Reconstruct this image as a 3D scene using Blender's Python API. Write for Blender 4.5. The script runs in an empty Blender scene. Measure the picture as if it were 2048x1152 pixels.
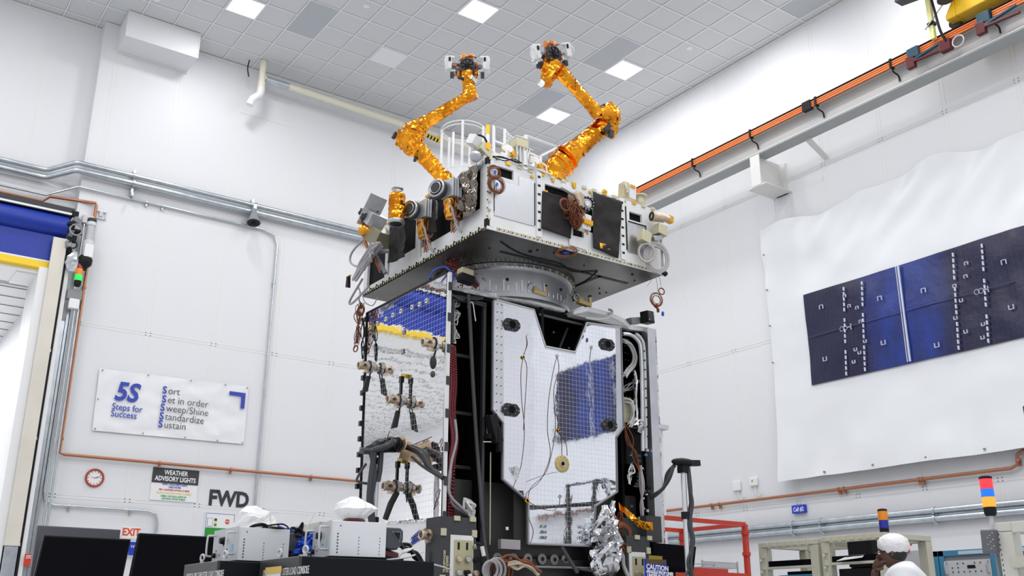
import bpy, math, random
from math import sin, cos, pi, radians, atan2, hypot
from mathutils import Vector, Matrix, noise
random.seed(7)
C = bpy.context.scene.collection
V = Vector

# ---------------------------------------------------------------- materials
def newmat(name):
    m = bpy.data.materials.new(name); m.use_nodes = True
    nt = m.node_tree; p = nt.nodes['Principled BSDF']
    return m, nt, p

def mat(name, col, rough=0.5, metal=0.0, bump=0.0, bscale=20.0, emit=None, es=1.0, var=0.0, vscale=5.0, alpha=1.0, coat=0.0):
    m, nt, p = newmat(name)
    p.inputs['Base Color'].default_value = (*col, 1)
    p.inputs['Roughness'].default_value = rough
    p.inputs['Metallic'].default_value = metal
    p.inputs['Coat Weight'].default_value = coat
    if alpha < 1: p.inputs['Alpha'].default_value = alpha
    if emit:
        p.inputs['Emission Color'].default_value = (*emit, 1); p.inputs['Emission Strength'].default_value = es
    if bump or var:
        tc = nt.nodes.new('ShaderNodeTexCoord')
    if bump:
        n = nt.nodes.new('ShaderNodeTexNoise'); n.inputs['Scale'].default_value = bscale; n.inputs['Detail'].default_value = 3
        nt.links.new(tc.outputs['Object'], n.inputs['Vector'])
        b = nt.nodes.new('ShaderNodeBump'); b.inputs['Strength'].default_value = bump; b.inputs['Distance'].default_value = 0.02
        nt.links.new(n.outputs['Fac'], b.inputs['Height']); nt.links.new(b.outputs['Normal'], p.inputs['Normal'])
    if var:
        n = nt.nodes.new('ShaderNodeTexNoise'); n.inputs['Scale'].default_value = vscale; n.inputs['Detail'].default_value = 4
        nt.links.new(tc.outputs['Object'], n.inputs['Vector'])
        r = nt.nodes.new('ShaderNodeValToRGB')
        r.color_ramp.elements[0].position = 0.3; r.color_ramp.elements[1].position = 0.7
        r.color_ramp.elements[0].color = (*[c*(1-var) for c in col], 1); r.color_ramp.elements[1].color = (*[min(1, c*(1+var)) for c in col], 1)
        nt.links.new(n.outputs['Fac'], r.inputs['Fac']); nt.links.new(r.outputs['Color'], p.inputs['Base Color'])
    return m

def foilmat(name, col, rough, scale, strength, dark=None):
    m, nt, p = newmat(name)
    p.inputs['Metallic'].default_value = 1; p.inputs['Roughness'].default_value = rough
    tc = nt.nodes.new('ShaderNodeTexCoord')
    n0 = nt.nodes.new('ShaderNodeTexNoise'); n0.inputs['Scale'].default_value = scale*0.5; n0.inputs['Detail'].default_value = 2
    mx = nt.nodes.new('ShaderNodeMix'); mx.data_type = 'RGBA'; mx.inputs[0].default_value = 0.12
    nt.links.new(tc.outputs['Object'], n0.inputs['Vector'])
    nt.links.new(tc.outputs['Object'], mx.inputs[6]); nt.links.new(n0.outputs['Color'], mx.inputs[7])
    v = nt.nodes.new('ShaderNodeTexVoronoi'); v.inputs['Scale'].default_value = scale; v.feature = 'F1'
    nt.links.new(mx.outputs[2], v.inputs['Vector'])
    v2 = nt.nodes.new('ShaderNodeTexVoronoi'); v2.inputs['Scale'].default_value = scale*2.7; v2.feature = 'DISTANCE_TO_EDGE'
    nt.links.new(mx.outputs[2], v2.inputs['Vector'])
    b = nt.nodes.new('ShaderNodeBump'); b.inputs['Strength'].default_value = strength; b.inputs['Distance'].default_value = 0.03
    b2 = nt.nodes.new('ShaderNodeBump'); b2.inputs['Strength'].default_value = strength*0.5; b2.inputs['Distance'].default_value = 0.008
    nt.links.new(v.outputs['Distance'], b.inputs['Height']); nt.links.new(v2.outputs['Distance'], b2.inputs['Height'])
    nt.links.new(b.outputs['Normal'], b2.inputs['Normal']); nt.links.new(b2.outputs['Normal'], p.inputs['Normal'])
    r = nt.nodes.new('ShaderNodeValToRGB')
    d = dark or [c*0.55 for c in col]
    r.color_ramp.elements[0].color = (*d, 1); r.color_ramp.elements[1].color = (*col, 1)
    r.color_ramp.elements[0].position = 0.35; r.color_ramp.elements[1].position = 0.6
    nt.links.new(n0.outputs['Fac'], r.inputs['Fac']); nt.links.new(r.outputs['Color'], p.inputs['Base Color'])
    return m

def gridmat(name, col, rough, cell, linecol, axes=(0, 2), metal=1.0, lw=0.03, bump=0.03, bscale=(6, 6, 2), lrough=0.5, tone=0.0):
    """mirror-like tiles with thin joints between them"""
    m, nt, p = newmat(name)
    p.inputs['Metallic'].default_value = metal
    tc = nt.nodes.new('ShaderNodeTexCoord'); sp = nt.nodes.new('ShaderNodeSeparateXYZ')
    nt.links.new(tc.outputs['Object'], sp.inputs[0])
    outs = []
    for a in axes:
        d = nt.nodes.new('ShaderNodeMath'); d.operation = 'DIVIDE'; d.inputs[1].default_value = cell
        nt.links.new(sp.outputs[a], d.inputs[0])
        fr = nt.nodes.new('ShaderNodeMath'); fr.operation = 'FRACT'; nt.links.new(d.outputs[0], fr.inputs[0])
        lt = nt.nodes.new('ShaderNodeMath'); lt.operation = 'LESS_THAN'; lt.inputs[1].default_value = lw
        nt.links.new(fr.outputs[0], lt.inputs[0]); outs.append(lt)
    mxx = nt.nodes.new('ShaderNodeMath'); mxx.operation = 'MAXIMUM'
    nt.links.new(outs[0].outputs[0], mxx.inputs[0]); nt.links.new(outs[1].outputs[0], mxx.inputs[1])
    cm = nt.nodes.new('ShaderNodeMix'); cm.data_type = 'RGBA'
    cm.inputs[6].default_value = (*col, 1); cm.inputs[7].default_value = (*linecol, 1)
    nt.links.new(mxx.outputs[0], cm.inputs[0]); nt.links.new(cm.outputs[2], p.inputs['Base Color'])
    rm = nt.nodes.new('ShaderNodeMix'); rm.inputs[2].default_value = rough; rm.inputs[3].default_value = lrough
    nt.links.new(mxx.outputs[0], rm.inputs[0]); nt.links.new(rm.outputs[0], p.inputs['Roughness'])
    if bump:
        mp = nt.nodes.new('ShaderNodeMapping'); mp.inputs['Scale'].default_value = bscale
        nt.links.new(tc.outputs['Object'], mp.inputs[0])
        n = nt.nodes.new('ShaderNodeTexNoise'); n.inputs['Scale'].default_value = 1; n.inputs['Detail'].default_value = 4
        nt.links.new(mp.outputs[0], n.inputs['Vector'])
        b = nt.nodes.new('ShaderNodeBump'); b.inputs['Strength'].default_value = bump; b.inputs['Distance'].default_value = 0.02
        nt.links.new(n.outputs['Fac'], b.inputs['Height']); nt.links.new(b.outputs['Normal'], p.inputs['Normal'])
    return m

WALL = mat('wall_vinyl', (.775, .777, .80), .48, bump=.04, bscale=1.5)
WSEAM = mat('wall_seam', (.795, .79, .775), .4)
CTILE = mat('ceiling_tile', (.68, .69, .70), .7, bump=.05, bscale=60)
CBAR = mat('ceiling_bar', (.86, .87, .89), .5); CSHADE = mat('ceiling_bar_shade', (.40, .41, .43), .7)  # darker grey paints the shadow line along both sides of each bar
CTILE2 = mat('ceiling_tile_grey', (.50, .53, .555), .6)
FLOOR = mat('floor_epoxy', (.55, .56, .57), .25)
TRIM = mat('cream_trim', (.74, .71, .62), .5)
CREAM = mat('cream_pipe', (.80, .76, .62), .4)
WHITE = mat('white_paint', (.82, .82, .82), .4)
GALV = mat('galvanised', (.55, .60, .64), .28, .85, var=.12, vscale=6)
COPPER = mat('copper_pipe', (.46, .20, .11), .38, .7)
BLACK = mat('black_plastic', (.018, .018, .02), .4)
BLACKG = mat('black_gloss', (.006, .006, .008), .08)
DKGREY = mat('dark_grey', (.07, .07, .075), .5)
MIDGREY = mat('mid_grey', (.25, .26, .28), .45)
LTGREY = mat('light_grey', (.62, .63, .65), .4)
BLUE = mat('blue_curtain', (.005, .032, .34), .38)
YELLOW = mat('yellow_bar', (.90, .60, .01), .4)
RED = mat('red_paint', (.60, .045, .02), .4)
REDL = mat('red_plastic', (.10, .007, .01), .35)
SILVER = mat('silver', (.78, .79, .80), .22, 1, bump=.08, bscale=12)
SILVERB = mat('satin_aluminium', (.72, .73, .75), .38, .9, bump=.05, bscale=25, var=.08)
MECH = mat('mechanism_silver', (.62, .64, .66), .3, .75, var=.10, vscale=15)
STEEL = mat('brushed_steel', (.52, .53, .55), .32, 1)
OLIVE = mat('deck_underside', (.115, .11, .10), .25, .8, bump=.05, bscale=8, var=.25, vscale=3)
SWHITE = mat('satellite_white', (.80, .80, .79), .4, var=.04)
BLKKAP = mat('black_kapton', (.030, .027, .027), .45, bump=.25, bscale=5)
VOID = mat('bay_black', (.004, .004, .004), .6)
GOLD = foilmat('gold_foil', (.96, .38, .025), .16, 6.5, .85, dark=(.55, .17, .012))
GOLDT = mat('kapton_tape', (.85, .45, .03), .25, .5)
AMBER = foilmat('amber_foil', (.95, .42, .06), .22, 14, .6)
SILFOIL = foilmat('silver_foil', (.85, .86, .88), .12, 8, .9)
SMOKE = foilmat('smoked_film', (.30, .26, .22), .14, 7, .5, dark=(.07, .055, .045))
BRASS = mat('brass', (.60, .46, .22), .3, .9)
TAN = mat('alodine', (.62, .50, .38), .35, .75, var=.15, vscale=20)
PALEG = mat('pale_alodine', (.62, .58, .40), .4, .3)
COPW = mat('copper_wire', (.24, .085, .045), .42, .4)
GREYC = mat('grey_cable', (.38, .36, .37), .45)
WHTC = mat('white_cable', (.72, .72, .70), .4)
REDC = mat('dark_red_beads', (.20, .015, .02), .3)
BLUEC = mat('blue_cable', (.02, .09, .60), .4)
MIRROR = gridmat('mirror_film', (.96, .96, .96), .02, .052, (.74, .74, .75), axes=(1, 2), lw=.035, bump=.055, bscale=(3, 2.2, 5))
RADIATOR = gridmat('radiator_tiles', (.90, .91, .95), .03, .044, (.76, .77, .80), axes=(0, 2), lw=.04, bump=.06, bscale=(3, 3, 2), lrough=.4)
HONEY = gridmat('silver_fabric', (.74, .75, .78), .30, .02, (.50, .51, .53), axes=(0, 2), lw=.12, bump=.12, bscale=(14, 14, 5))
TARP = mat('white_tarp', (.80, .815, .84), .32, bump=.30, bscale=1.1)
BAG = mat('white_bag', (.84, .84, .84), .6, bump=1.0, bscale=14)
BEIGE = mat('beige_rack', (.56, .54, .44), .45)
RBLUE = mat('rack_blue', (.06, .25, .42), .4)
SKY = mat('sign_blue', (.01, .05, .55), .4)
INKB = mat('ink_blue', (.03, .06, .42), .5)
INKD = mat('ink_dark', (.03, .03, .04), .5)
INKW = mat('ink_white', (.85, .85, .85), .5)
INKR = mat('ink_red', (.70, .05, .03), .5)
INKG = mat('ink_green', (.05, .40, .08), .5)
INKY = mat('ink_yellow', (.80, .72, .20), .5)
PAPER = mat('paper', (.84, .84, .84), .5)
ORANGE = mat('orange_bar', (.85, .22, .05), .35)
TEAL = mat('teal_plastic', (.012, .065, .10), .4)
CRANEY = mat('crane_yellow', (.85, .50, .01), .4)
BEAM = mat('beam_paint', (.74, .73, .71), .38, bump=.02, bscale=3)
BEAMD = mat('beam_grey', (.36, .38, .38), .4)
SKIN = mat('skin', (.10, .045, .028), .5)
HAIRM = mat('hair', (.012, .01, .01), .6)
CLOTH = mat('white_coverall', (.84, .85, .88), .7, bump=.3, bscale=9)
LAMPW = mat('lamp_face', (1, 1, 1), .5, emit=(1, 1, 1), es=6)
LRED = mat('lamp_red', (.8, .02, .02), .3, emit=(1, .05, .08), es=.75)
LAMB = mat('lamp_amber', (.9, .35, .02), .3, emit=(1, .40, .05), es=.6)
LBLU = mat('lamp_blue', (.01, .1, .7), .3, emit=(0, .30, 1), es=.45)
LGRN = mat('lamp_green', (.02, .6, .08), .3, emit=(.02, .9, .1), es=.5)
URED = mat('lens_red', (.35, .02, .03), .2); UAMB = mat('lens_amber', (.85, .26, .01), .25); UBLU = mat('lens_blue', (.01, .02, .30), .2)

def arraymat():
    """dark blue solar cells printed on the banner: fine columns, brighter blue patch in the middle of each wing"""
    m, nt, p = newmat('printed_array'); p.inputs['Roughness'].default_value = .28
    tc = nt.nodes.new('ShaderNodeTexCoord'); sp = nt.nodes.new('ShaderNodeSeparateXYZ')
    nt.links.new(tc.outputs['Object'], sp.inputs[0])
    n = nt.nodes.new('ShaderNodeTexNoise'); n.inputs['Scale'].default_value = 2.6; n.inputs['Detail'].default_value = 5
    mp = nt.nodes.new('ShaderNodeMapping'); mp.inputs['Scale'].default_value = (1, 1.2, .5); nt.links.new(tc.outputs['Object'], mp.inputs[0]); nt.links.new(mp.outputs[0], n.inputs['Vector'])
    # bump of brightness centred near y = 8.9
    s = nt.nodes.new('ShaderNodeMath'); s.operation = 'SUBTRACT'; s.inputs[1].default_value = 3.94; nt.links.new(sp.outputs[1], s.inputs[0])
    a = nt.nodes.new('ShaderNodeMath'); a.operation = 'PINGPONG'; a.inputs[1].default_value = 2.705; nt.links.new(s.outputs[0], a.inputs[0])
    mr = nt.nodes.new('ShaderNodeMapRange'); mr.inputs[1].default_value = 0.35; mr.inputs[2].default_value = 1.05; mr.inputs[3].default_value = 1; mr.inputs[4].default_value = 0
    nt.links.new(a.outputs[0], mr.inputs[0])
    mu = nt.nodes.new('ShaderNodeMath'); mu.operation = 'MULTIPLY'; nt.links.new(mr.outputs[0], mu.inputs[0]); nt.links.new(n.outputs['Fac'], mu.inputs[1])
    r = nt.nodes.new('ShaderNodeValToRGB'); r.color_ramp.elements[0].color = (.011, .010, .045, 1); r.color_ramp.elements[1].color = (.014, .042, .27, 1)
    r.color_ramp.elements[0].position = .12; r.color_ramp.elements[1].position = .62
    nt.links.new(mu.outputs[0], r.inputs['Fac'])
    w = nt.nodes.new('ShaderNodeTexWave'); w.bands_direction = 'Y'; w.inputs['Scale'].default_value = 4.0; nt.links.new(tc.outputs['Object'], w.inputs['Vector'])
    w2 = nt.nodes.new('ShaderNodeTexWave'); w2.bands_direction = 'Z'; w2.inputs['Scale'].default_value = 7.0; nt.links.new(tc.outputs['Object'], w2.inputs['Vector'])
    m1 = nt.nodes.new('ShaderNodeMath'); m1.operation = 'MULTIPLY'; nt.links.new(w.outputs['Fac'], m1.inputs[0]); nt.links.new(w2.outputs['Fac'], m1.inputs[1])
    m2 = nt.nodes.new('ShaderNodeMix'); m2.data_type = 'RGBA'; m2.inputs[7].default_value = (.05, .05, .11, 1)
    m3 = nt.nodes.new('ShaderNodeMath'); m3.operation = 'MULTIPLY'; m3.inputs[1].default_value = .22; nt.links.new(m1.outputs[0], m3.inputs[0])
    nt.links.new(m3.outputs[0], m2.inputs[0]); nt.links.new(r.outputs['Color'], m2.inputs[6]); nt.links.new(m2.outputs[2], p.inputs['Base Color'])
    b = nt.nodes.new('ShaderNodeBump'); b.inputs['Strength'].default_value = .25; b.inputs['Distance'].default_value = .02
    n2 = nt.nodes.new('ShaderNodeTexNoise'); n2.inputs['Scale'].default_value = 9; nt.links.new(tc.outputs['Object'], n2.inputs['Vector'])
    nt.links.new(n2.outputs['Fac'], b.inputs['Height']); nt.links.new(b.outputs['Normal'], p.inputs['Normal'])
    return m
ARRAY = arraymat()
def dull(*ms):
    for m in ms: m.node_tree.nodes['Principled BSDF'].inputs['Specular IOR Level'].default_value = .12
dull(BLACK, BLACKG, VOID, BLKKAP, DKGREY, COPW); BLACKG.node_tree.nodes['Principled BSDF'].inputs['Specular IOR Level'].default_value = .03

# ---------------------------------------------------------------- mesh builder
class B:
    def __init__(s): s.v = []; s.f = []; s.m = []; s.s = []
    def add(s, vs, fs, mi=0, sm=False):
        k = len(s.v); s.v += [tuple(v) for v in vs]
        for f in fs: s.f.append([i+k for i in f]); s.m.append(mi); s.s.append(sm)
        return s
    def box(s, lo, hi, mi=0):
        x0, y0, z0 = lo; x1, y1, z1 = hi
        return s.add([(x0,y0,z0),(x1,y0,z0),(x1,y1,z0),(x0,y1,z0),(x0,y0,z1),(x1,y0,z1),(x1,y1,z1),(x0,y1,z1)],
                     [(0,3,2,1),(4,5,6,7),(0,1,5,4),(1,2,6,5),(2,3,7,6),(3,0,4,7)], mi)
    def obox(s, c, size, rot=(0,0,0), mi=0):
        from mathutils import Euler
        R = Euler([radians(a) for a in rot]).to_matrix(); c = V(c); h = V(size)/2
        vs = [c + R @ V((sx*h.x, sy*h.y, sz*h.z)) for sz in (-1,1) for sx,sy in ((-1,-1),(1,-1),(1,1),(-1,1))]
        return s.add(vs, [(0,3,2,1),(4,5,6,7),(0,1,5,4),(1,2,6,5),(2,3,7,6),(3,0,4,7)], mi)
    def prism(s, pts, n, mi=0):
        pts = [V(p) for p in pts]; n = V(n); k = len(pts)
        a = V((0,0,0))
        for i in range(k): a += pts[i].cross(pts[(i+1)%k])
        if a.dot(n) > 0: pts.reverse()
        vs = pts + [p+n for p in pts]
        return s.add(vs, [tuple(range(k)), tuple(range(2*k-1, k-1, -1))] + [(i, i+k, (i+1)%k+k, (i+1)%k) for i in range(k)], mi)
    def tube(s, pts, r, mi=0, n=8, closed=False, sm=True, jit=0.0, rng=None):
        pts = [V(p) for p in pts]; k = len(pts); rr = r if isinstance(r, (list, tuple)) else [r]*k
        def tan(i):
            if closed: return (pts[(i+1)%k]-pts[i-1]).normalized()
            a = pts[max(i-1,0)]; b = pts[min(i+1,k-1)]; d = b-a
            return d.normalized() if d.length > 1e-9 else V((0,0,1))
        t = tan(0); u = t.orthogonal().normalized(); vs = []
        for i in range(k):
            t2 = tan(i); q = t.rotation_difference(t2); u = (q @ u); u = (u - t2*u.dot(t2)).normalized(); t = t2; w = t.cross(u)
            for j in range(n):
                a = 2*pi*j/n; R = rr[i]*(1+(rng.uniform(-jit, jit) if jit else 0))
                vs.append(pts[i] + (u*cos(a)+w*sin(a))*R)
        fs = []
        for i in range(k if closed else k-1):
            i2 = (i+1) % k
            for j in range(n): fs.append((i*n+j, i*n+(j+1)%n, i2*n+(j+1)%n, i2*n+j))
        s.add(vs, fs, mi, sm)
        if not closed:
            b = len(s.v)-len(vs)
            s.f.append([b+j for j in range(n-1,-1,-1)]); s.m.append(mi); s.s.append(False)
            s.f.append([b+(k-1)*n+j for j in range(n)]); s.m.append(mi); s.s.append(False)
        return s
    def cyl(s, a, b, r, r2=None, mi=0, n=20): return s.tube([a, b], [r, r if r2 is None else r2], mi, n)
    def lathe(s, o, ax, prof, mi=0, n=24):
        o = V(o); ax = V(ax).normalized(); u = ax.orthogonal().normalized(); w = ax.cross(u); vs = []
        for t, r in prof:
            for j in range(n):
                a = 2*pi*j/n; vs.append(o+ax*t+(u*cos(a)+w*sin(a))*max(r, 1e-4))
        k = len(prof); fs = [(i*n+j, i*n+(j+1)%n, (i+1)*n+(j+1)%n, (i+1)*n+j) for i in range(k-1) for j in range(n)]
        s.add(vs, fs, mi, True); b = len(s.v)-len(vs)
        s.f.append([b+j for j in range(n-1,-1,-1)]); s.m.append(mi); s.s.append(False)
        s.f.append([b+(k-1)*n+j for j in range(n)]); s.m.append(mi); s.s.append(False)
        return s
    def ring(s, c, nrm, R, r, mi=0, N=32, n=8, a0=0, a1=2*pi):
        c = V(c); nrm = V(nrm).normalized(); u = nrm.orthogonal().normalized(); w = nrm.cross(u)
        full = abs(a1-a0-2*pi) < 1e-6; K = N if full else N+1
        return s.tube([c+(u*cos(a0+(a1-a0)*i/N)+w*sin(a0+(a1-a0)*i/N))*R for i in range(K)], r, mi, n, closed=full)
    def ball(s, c, r, mi=0, n=12, sc=(1,1,1), jit=0, rng=None):
        vs = [V(c)+V((0,0,-r*sc[2]))]
        for i in range(1, n):
            ph = -pi/2+pi*i/n
            for j in range(2*n):
                th = pi*j/n; q = 1+(rng.uniform(-jit, jit) if jit else 0)
                vs.append(V(c)+V((r*sc[0]*cos(ph)*cos(th)*q, r*sc[1]*cos(ph)*sin(th)*q, r*sc[2]*sin(ph)*q)))
        vs.append(V(c)+V((0,0,r*sc[2]))); m = 2*n; fs = []
        for j in range(m): fs.append((0, 1+(j+1)%m, 1+j)); fs.append((len(vs)-1, 1+(n-2)*m+j, 1+(n-2)*m+(j+1)%m))
        for i in range(n-2):
            for j in range(m): fs.append((1+i*m+j, 1+i*m+(j+1)%m, 1+(i+1)*m+(j+1)%m, 1+(i+1)*m+j))
        return s.add(vs, fs, mi, True)

def spline(pts, k=6, closed=False):
    pts = [V(p) for p in pts]; n = len(pts); out = []
    g = (lambda i: pts[i % n]) if closed else (lambda i: pts[min(max(i, 0), n-1)])
    for i in range(n if closed else n-1):
        p0, p1, p2, p3 = g(i-1), g(i), g(i+1), g(i+2)
        for j in range(k):
            t = j/k
            out.append(0.5*((2*p1)+(p2-p0)*t+(2*p0-5*p1+4*p2-p3)*t*t+(3*p1-p0-3*p2+p3)*t**3))
    if not closed: out.append(pts[-1])
    return out

def each(name, bs, mats, parent, label=None, bev=0):
    for q in bs: obj(name, q, mats, parent, label, bev)
ORG = {}
def link(o, parent, label=None, bev=0):
    C.objects.link(o)
    if parent: o.parent = parent
    if label: o['label'] = label
    if bev:
        md = o.modifiers.new('bevel', 'BEVEL'); md.width = bev; md.segments = 2; md.limit_method = 'ANGLE'; md.harden_normals = False
    return o
def obj(name, b, mats, parent=None, label=None, bev=0):
    o0 = V((0,0,0))
    if parent: o0 = V(ORG.get(parent.name, (0,0,0)))
    me = bpy.data.meshes.new(name); me.from_pydata([tuple(V(v)-o0) for v in b.v], [], b.f)
    ml = mats if isinstance(mats, (list, tuple)) else [mats]
    for m in ml: me.materials.append(m)
    for p, mi, sm in zip(me.polygons, b.m, b.s): p.material_index = mi; p.use_smooth = sm
    me.update()
    if any(b.s): me.set_sharp_from_angle(angle=radians(42))
    o = bpy.data.objects.new(name, me); link(o, parent, label, bev)
    ORG[o.name] = tuple(o0)
    return o
def thing(name, label, cat, loc=(0,0,0), group=None):
    o = bpy.data.objects.new(name, None); o.empty_display_size = .1; C.objects.link(o); o.location = loc
    o['label'] = label; o['category'] = cat
    if group: o['group'] = group
    ORG[o.name] = tuple(loc); return o
def tag(o, label, cat, group=None):
    o['label'] = label; o['category'] = cat
    if group: o['group'] = group
    return o
def struct(name, b, m, parent=None, bev=0):
    o = obj(name, b, m, parent, bev=bev)
    if not parent: o['kind'] = 'structure'
    return o
def copytree(r, loc, rz=0, label=None, group=None):
    c = r.copy(); C.objects.link(c); c.location = loc; c.rotation_euler = (0, 0, rz)
    if label: c['label'] = label
    if group: c['group'] = group
    for ch in list(r.children):
        d = ch.copy(); C.objects.link(d); d.parent = c
        for g in list(ch.children):
            e = g.copy(); C.objects.link(e); e.parent = d
    return c
def text(s, loc, size, m, parent, face='L', ax='LEFT', sx=1.0, bold=0.0, shear=0, name='lettering', sp=1.0, rot=None, line=1.0):
    cu = bpy.data.curves.new(name, 'FONT'); cu.body = s; cu.size = size; cu.extrude = .0008; cu.offset = bold; cu.align_x = ax
    cu.shear = shear; cu.space_character = sp; cu.space_line = line; cu.resolution_u = 3
    cu.materials.append(m); t = bpy.data.objects.new(name, cu); C.objects.link(t)
    dg = bpy.context.evaluated_depsgraph_get(); me = bpy.data.meshes.new_from_object(t.evaluated_get(dg)); bpy.data.objects.remove(t)
    me.name = name; o = bpy.data.objects.new(name, me); C.objects.link(o)
    o0 = V(ORG.get(parent.name, (0,0,0))) if parent else V((0,0,0))
    o.location = V(loc)-o0
    o.rotation_euler = rot or {'L': (pi/2, 0, 0), 'R': (pi/2, 0, -pi/2)}[face]; o.scale = (sx, 1, 1)
    if parent: o.parent = parent; ORG[o.name] = tuple(o0)
    return o

def foil(b, pts, radii, seed=1, mi=0, n=14, step=.035, jit=.07):
    """crumpled foil sleeve round a centre line"""
    rng = random.Random(seed); P = [V(p) for p in pts]; L = [0]
    for i in range(1, len(P)): L.append(L[-1]+(P[i]-P[i-1]).length)
    N = max(3, int(L[-1]/step)); out = []; rr = []
    for k in range(N+1):
        d = L[-1]*k/N; i = 0
        while i < len(P)-2 and L[i+1] < d: i += 1
        t = (d-L[i])/max(L[i+1]-L[i], 1e-6); out.append(P[i].lerp(P[i+1], t)); rr.append((radii[i]*(1-t)+radii[i+1]*t)*(1+rng.uniform(-.035, .035)))
    return b.tube(out, rr, mi, n, jit=jit, rng=rng, sm=False)
def wires(b, a, c, n, r, sag, spread, seed, mi=0, k=6):
    """n loose strands hanging between two points"""
    rng = random.Random(seed); a = V(a); c = V(c)
    for i in range(n):
        o1 = V([rng.uniform(-spread, spread)*.4 for _ in range(3)]); o2 = V([rng.uniform(-spread, spread) for _ in range(3)])
        m1 = a.lerp(c, .33)+o2+V((0,0,-sag*rng.uniform(.6,1.2))); m2 = a.lerp(c, .66)-o2*.6+V((0,0,-sag*rng.uniform(.6,1.2)))
        b.tube(spline([a+o1, m1, m2, c+o1*.7], k), r, mi, 6)
    return b
def coil(b, c, nrm, R, r, turns, seed, mi=0, wob=.12, N=20, sq=1.0):
    rng = random.Random(seed); c = V(c); nrm = V(nrm).normalized(); u = V((0,0,1)) - nrm*nrm.z; u.normalize(); w = nrm.cross(u); pts = []
    e = [rng.uniform(-wob, wob) for _ in range(turns+2)]; f = [rng.uniform(-wob, wob) for _ in range(turns+2)]
    for i in range(turns*N+1):
        a = 2*pi*i/N; k = i//N; t = (i % N)/N; q = 1+e[k]*(1-t)+e[k+1]*t
        pts.append(c+u*cos(a)*R*q*sq+w*sin(a)*R*q+nrm*R*(f[k]*(1-t)+f[k+1]*t)*.5+u*R*f[k]*.2)
    return b.tube(pts, r, mi, 6)
# ================================================================ camera
cam = bpy.data.cameras.new('camera'); cam.sensor_width = 36; cam.sensor_fit = 'HORIZONTAL'; cam.lens = 1992.34/2048*36
co = bpy.data.objects.new('camera', cam); C.objects.link(co); co.location = (0, 0, 1.05)
pit, rol, yaw = radians(18.665), radians(-.241), radians(54.93)
co.matrix_world = Matrix.Translation((0, 0, 1.05)) @ Matrix.Rotation(yaw-pi/2, 4, 'Z') @ Matrix.Rotation(pi/2+pit, 4, 'X') @ Matrix.Rotation(-rol, 4, 'Z')
cam.clip_end = 200; bpy.context.scene.camera = co

YL, XR, ZC = 18.2, 14.18, 12.1        # left wall, right wall, ceiling
X0, Y0 = -6.0, -6.0
# ================================================================ room shell
struct('floor', B().box((X0-3, Y0-3, -.1), (XR+.3, 30, 0)), FLOOR)
b = B()
for x0, x1, y0, y1 in ((X0, XR, Y0, YL), (X0, 3.12, YL, YL+.3)):
    b.box((x0, y0, ZC+.012), (x1, y1, ZC+.1), 0)
x = 4.835-18*.61
while x < XR:
    ye = YL+(.3 if x < 3.1 else 0); b.box((x-.013, Y0, ZC), (x+.013, ye, ZC+.02), 1); b.box((x-.021, Y0, ZC+.008), (x+.021, ye, ZC+.02), 3); x += .61
y = 15.825-36*.61
while y < YL+.3:
    xe = XR if y < YL else 3.1; b.box((X0, y-.013, ZC+.001), (xe, y+.013, ZC+.02), 1); b.box((X0, y-.021, ZC+.009), (xe, y+.021, ZC+.02), 3); y += .61
for x0, y0 in ((6.055, 15.215), (11.545, 12.775), (11.545, 15.215), (8.5, 10.3), (13.375, 9.1), (4.84, 10.9), (10.9, 7.9)):
    b.box((x0+.015, y0+.015, ZC-.002), (x0+.595, y0+1.205, ZC+.03), 2)
for x, y in ((7.0, 14.8), (9.0, 12.4), (10.9, 14.1), (13.0, 12.3), (8.1, 16.4), (5.8, 13.6), (11.4, 10.9), (12.6, 9.8), (3.7, 16.9)):
    b.lathe((x, y, ZC+.012), (0, 0, -1), [(0, .06), (.008, .06), (.012, .03)], 1, 16)
struct('ceiling', b, [CTILE, CBAR, CTILE2, CSHADE])

DX0, DX1, DZ = -2.6, 2.62, 7.0        # door opening
b = B()
b.box((3.12, YL, 0), (XR+.3, YL+.4, ZC+.1))
b.box((DX1, YL+.3, 0), (3.12, YL+.7, ZC+.1)); b.box((X0, YL+.3, DZ), (DX1, YL+.7, ZC+.1)); b.box((X0, YL+.3, 0), (DX0, YL+.7, DZ))
def strip(b, p, q, w=.028, t=.0035):
    """a seam cover: two fine ridges"""
    (x0, y0, z0), (x1, y1, z1) = p, q
    for s in (-1, 1):
        o = s*w*.62; h = w*.16
        if x0 == x1 and y0 == y1:
            if y0 >= 18: b.box((x0+o-h, y0-t, z0), (x0+o+h, y0, z1), 1)
            else: b.box((x0-t, y0+o-h, z0), (x0, y0+o+h, z1), 1)
        elif y0 == y1: b.box((x0, y0-t, z0+o-h), (x1, y0, z0+o+h), 1)
        else: b.box((x0-t, y0, z0+o-h), (x0, y1, z0+o+h), 1)
for k in range(10):
    x = 3.42+1.22*k
    if x < XR: strip(b, (x, YL, 0), (x, YL, ZC), .07)
strip(b, (3.15, YL, 0), (3.15, YL, ZC), .03)
for x in (2.2, .98, -.24, -1.46, -2.68): strip(b, (x, YL+.3, 7.0), (x, YL+.3, ZC), .05)
for z in (3.06, 6.06, 9.06): strip(b, (3.12, YL, z), (XR, YL, z), .04)
b.box((3.12, YL-.03, ZC-.06), (XR, YL, ZC), 1); b.box((X0, YL+.27, ZC-.06), (3.12, YL+.3, ZC), 1)
b.box((5.9, YL-.008, 11.02), (7.06, YL, 11.05), 1)
struct('wall_left', b, [WALL, WSEAM])
b = B()
b.box((XR, Y0-3, 0), (XR+.4, YL, ZC+.1))
y = 12.73+1.22*4
while y > Y0: strip(b, (XR, y, 0), (XR, y, ZC), .055); y -= 1.22
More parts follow.
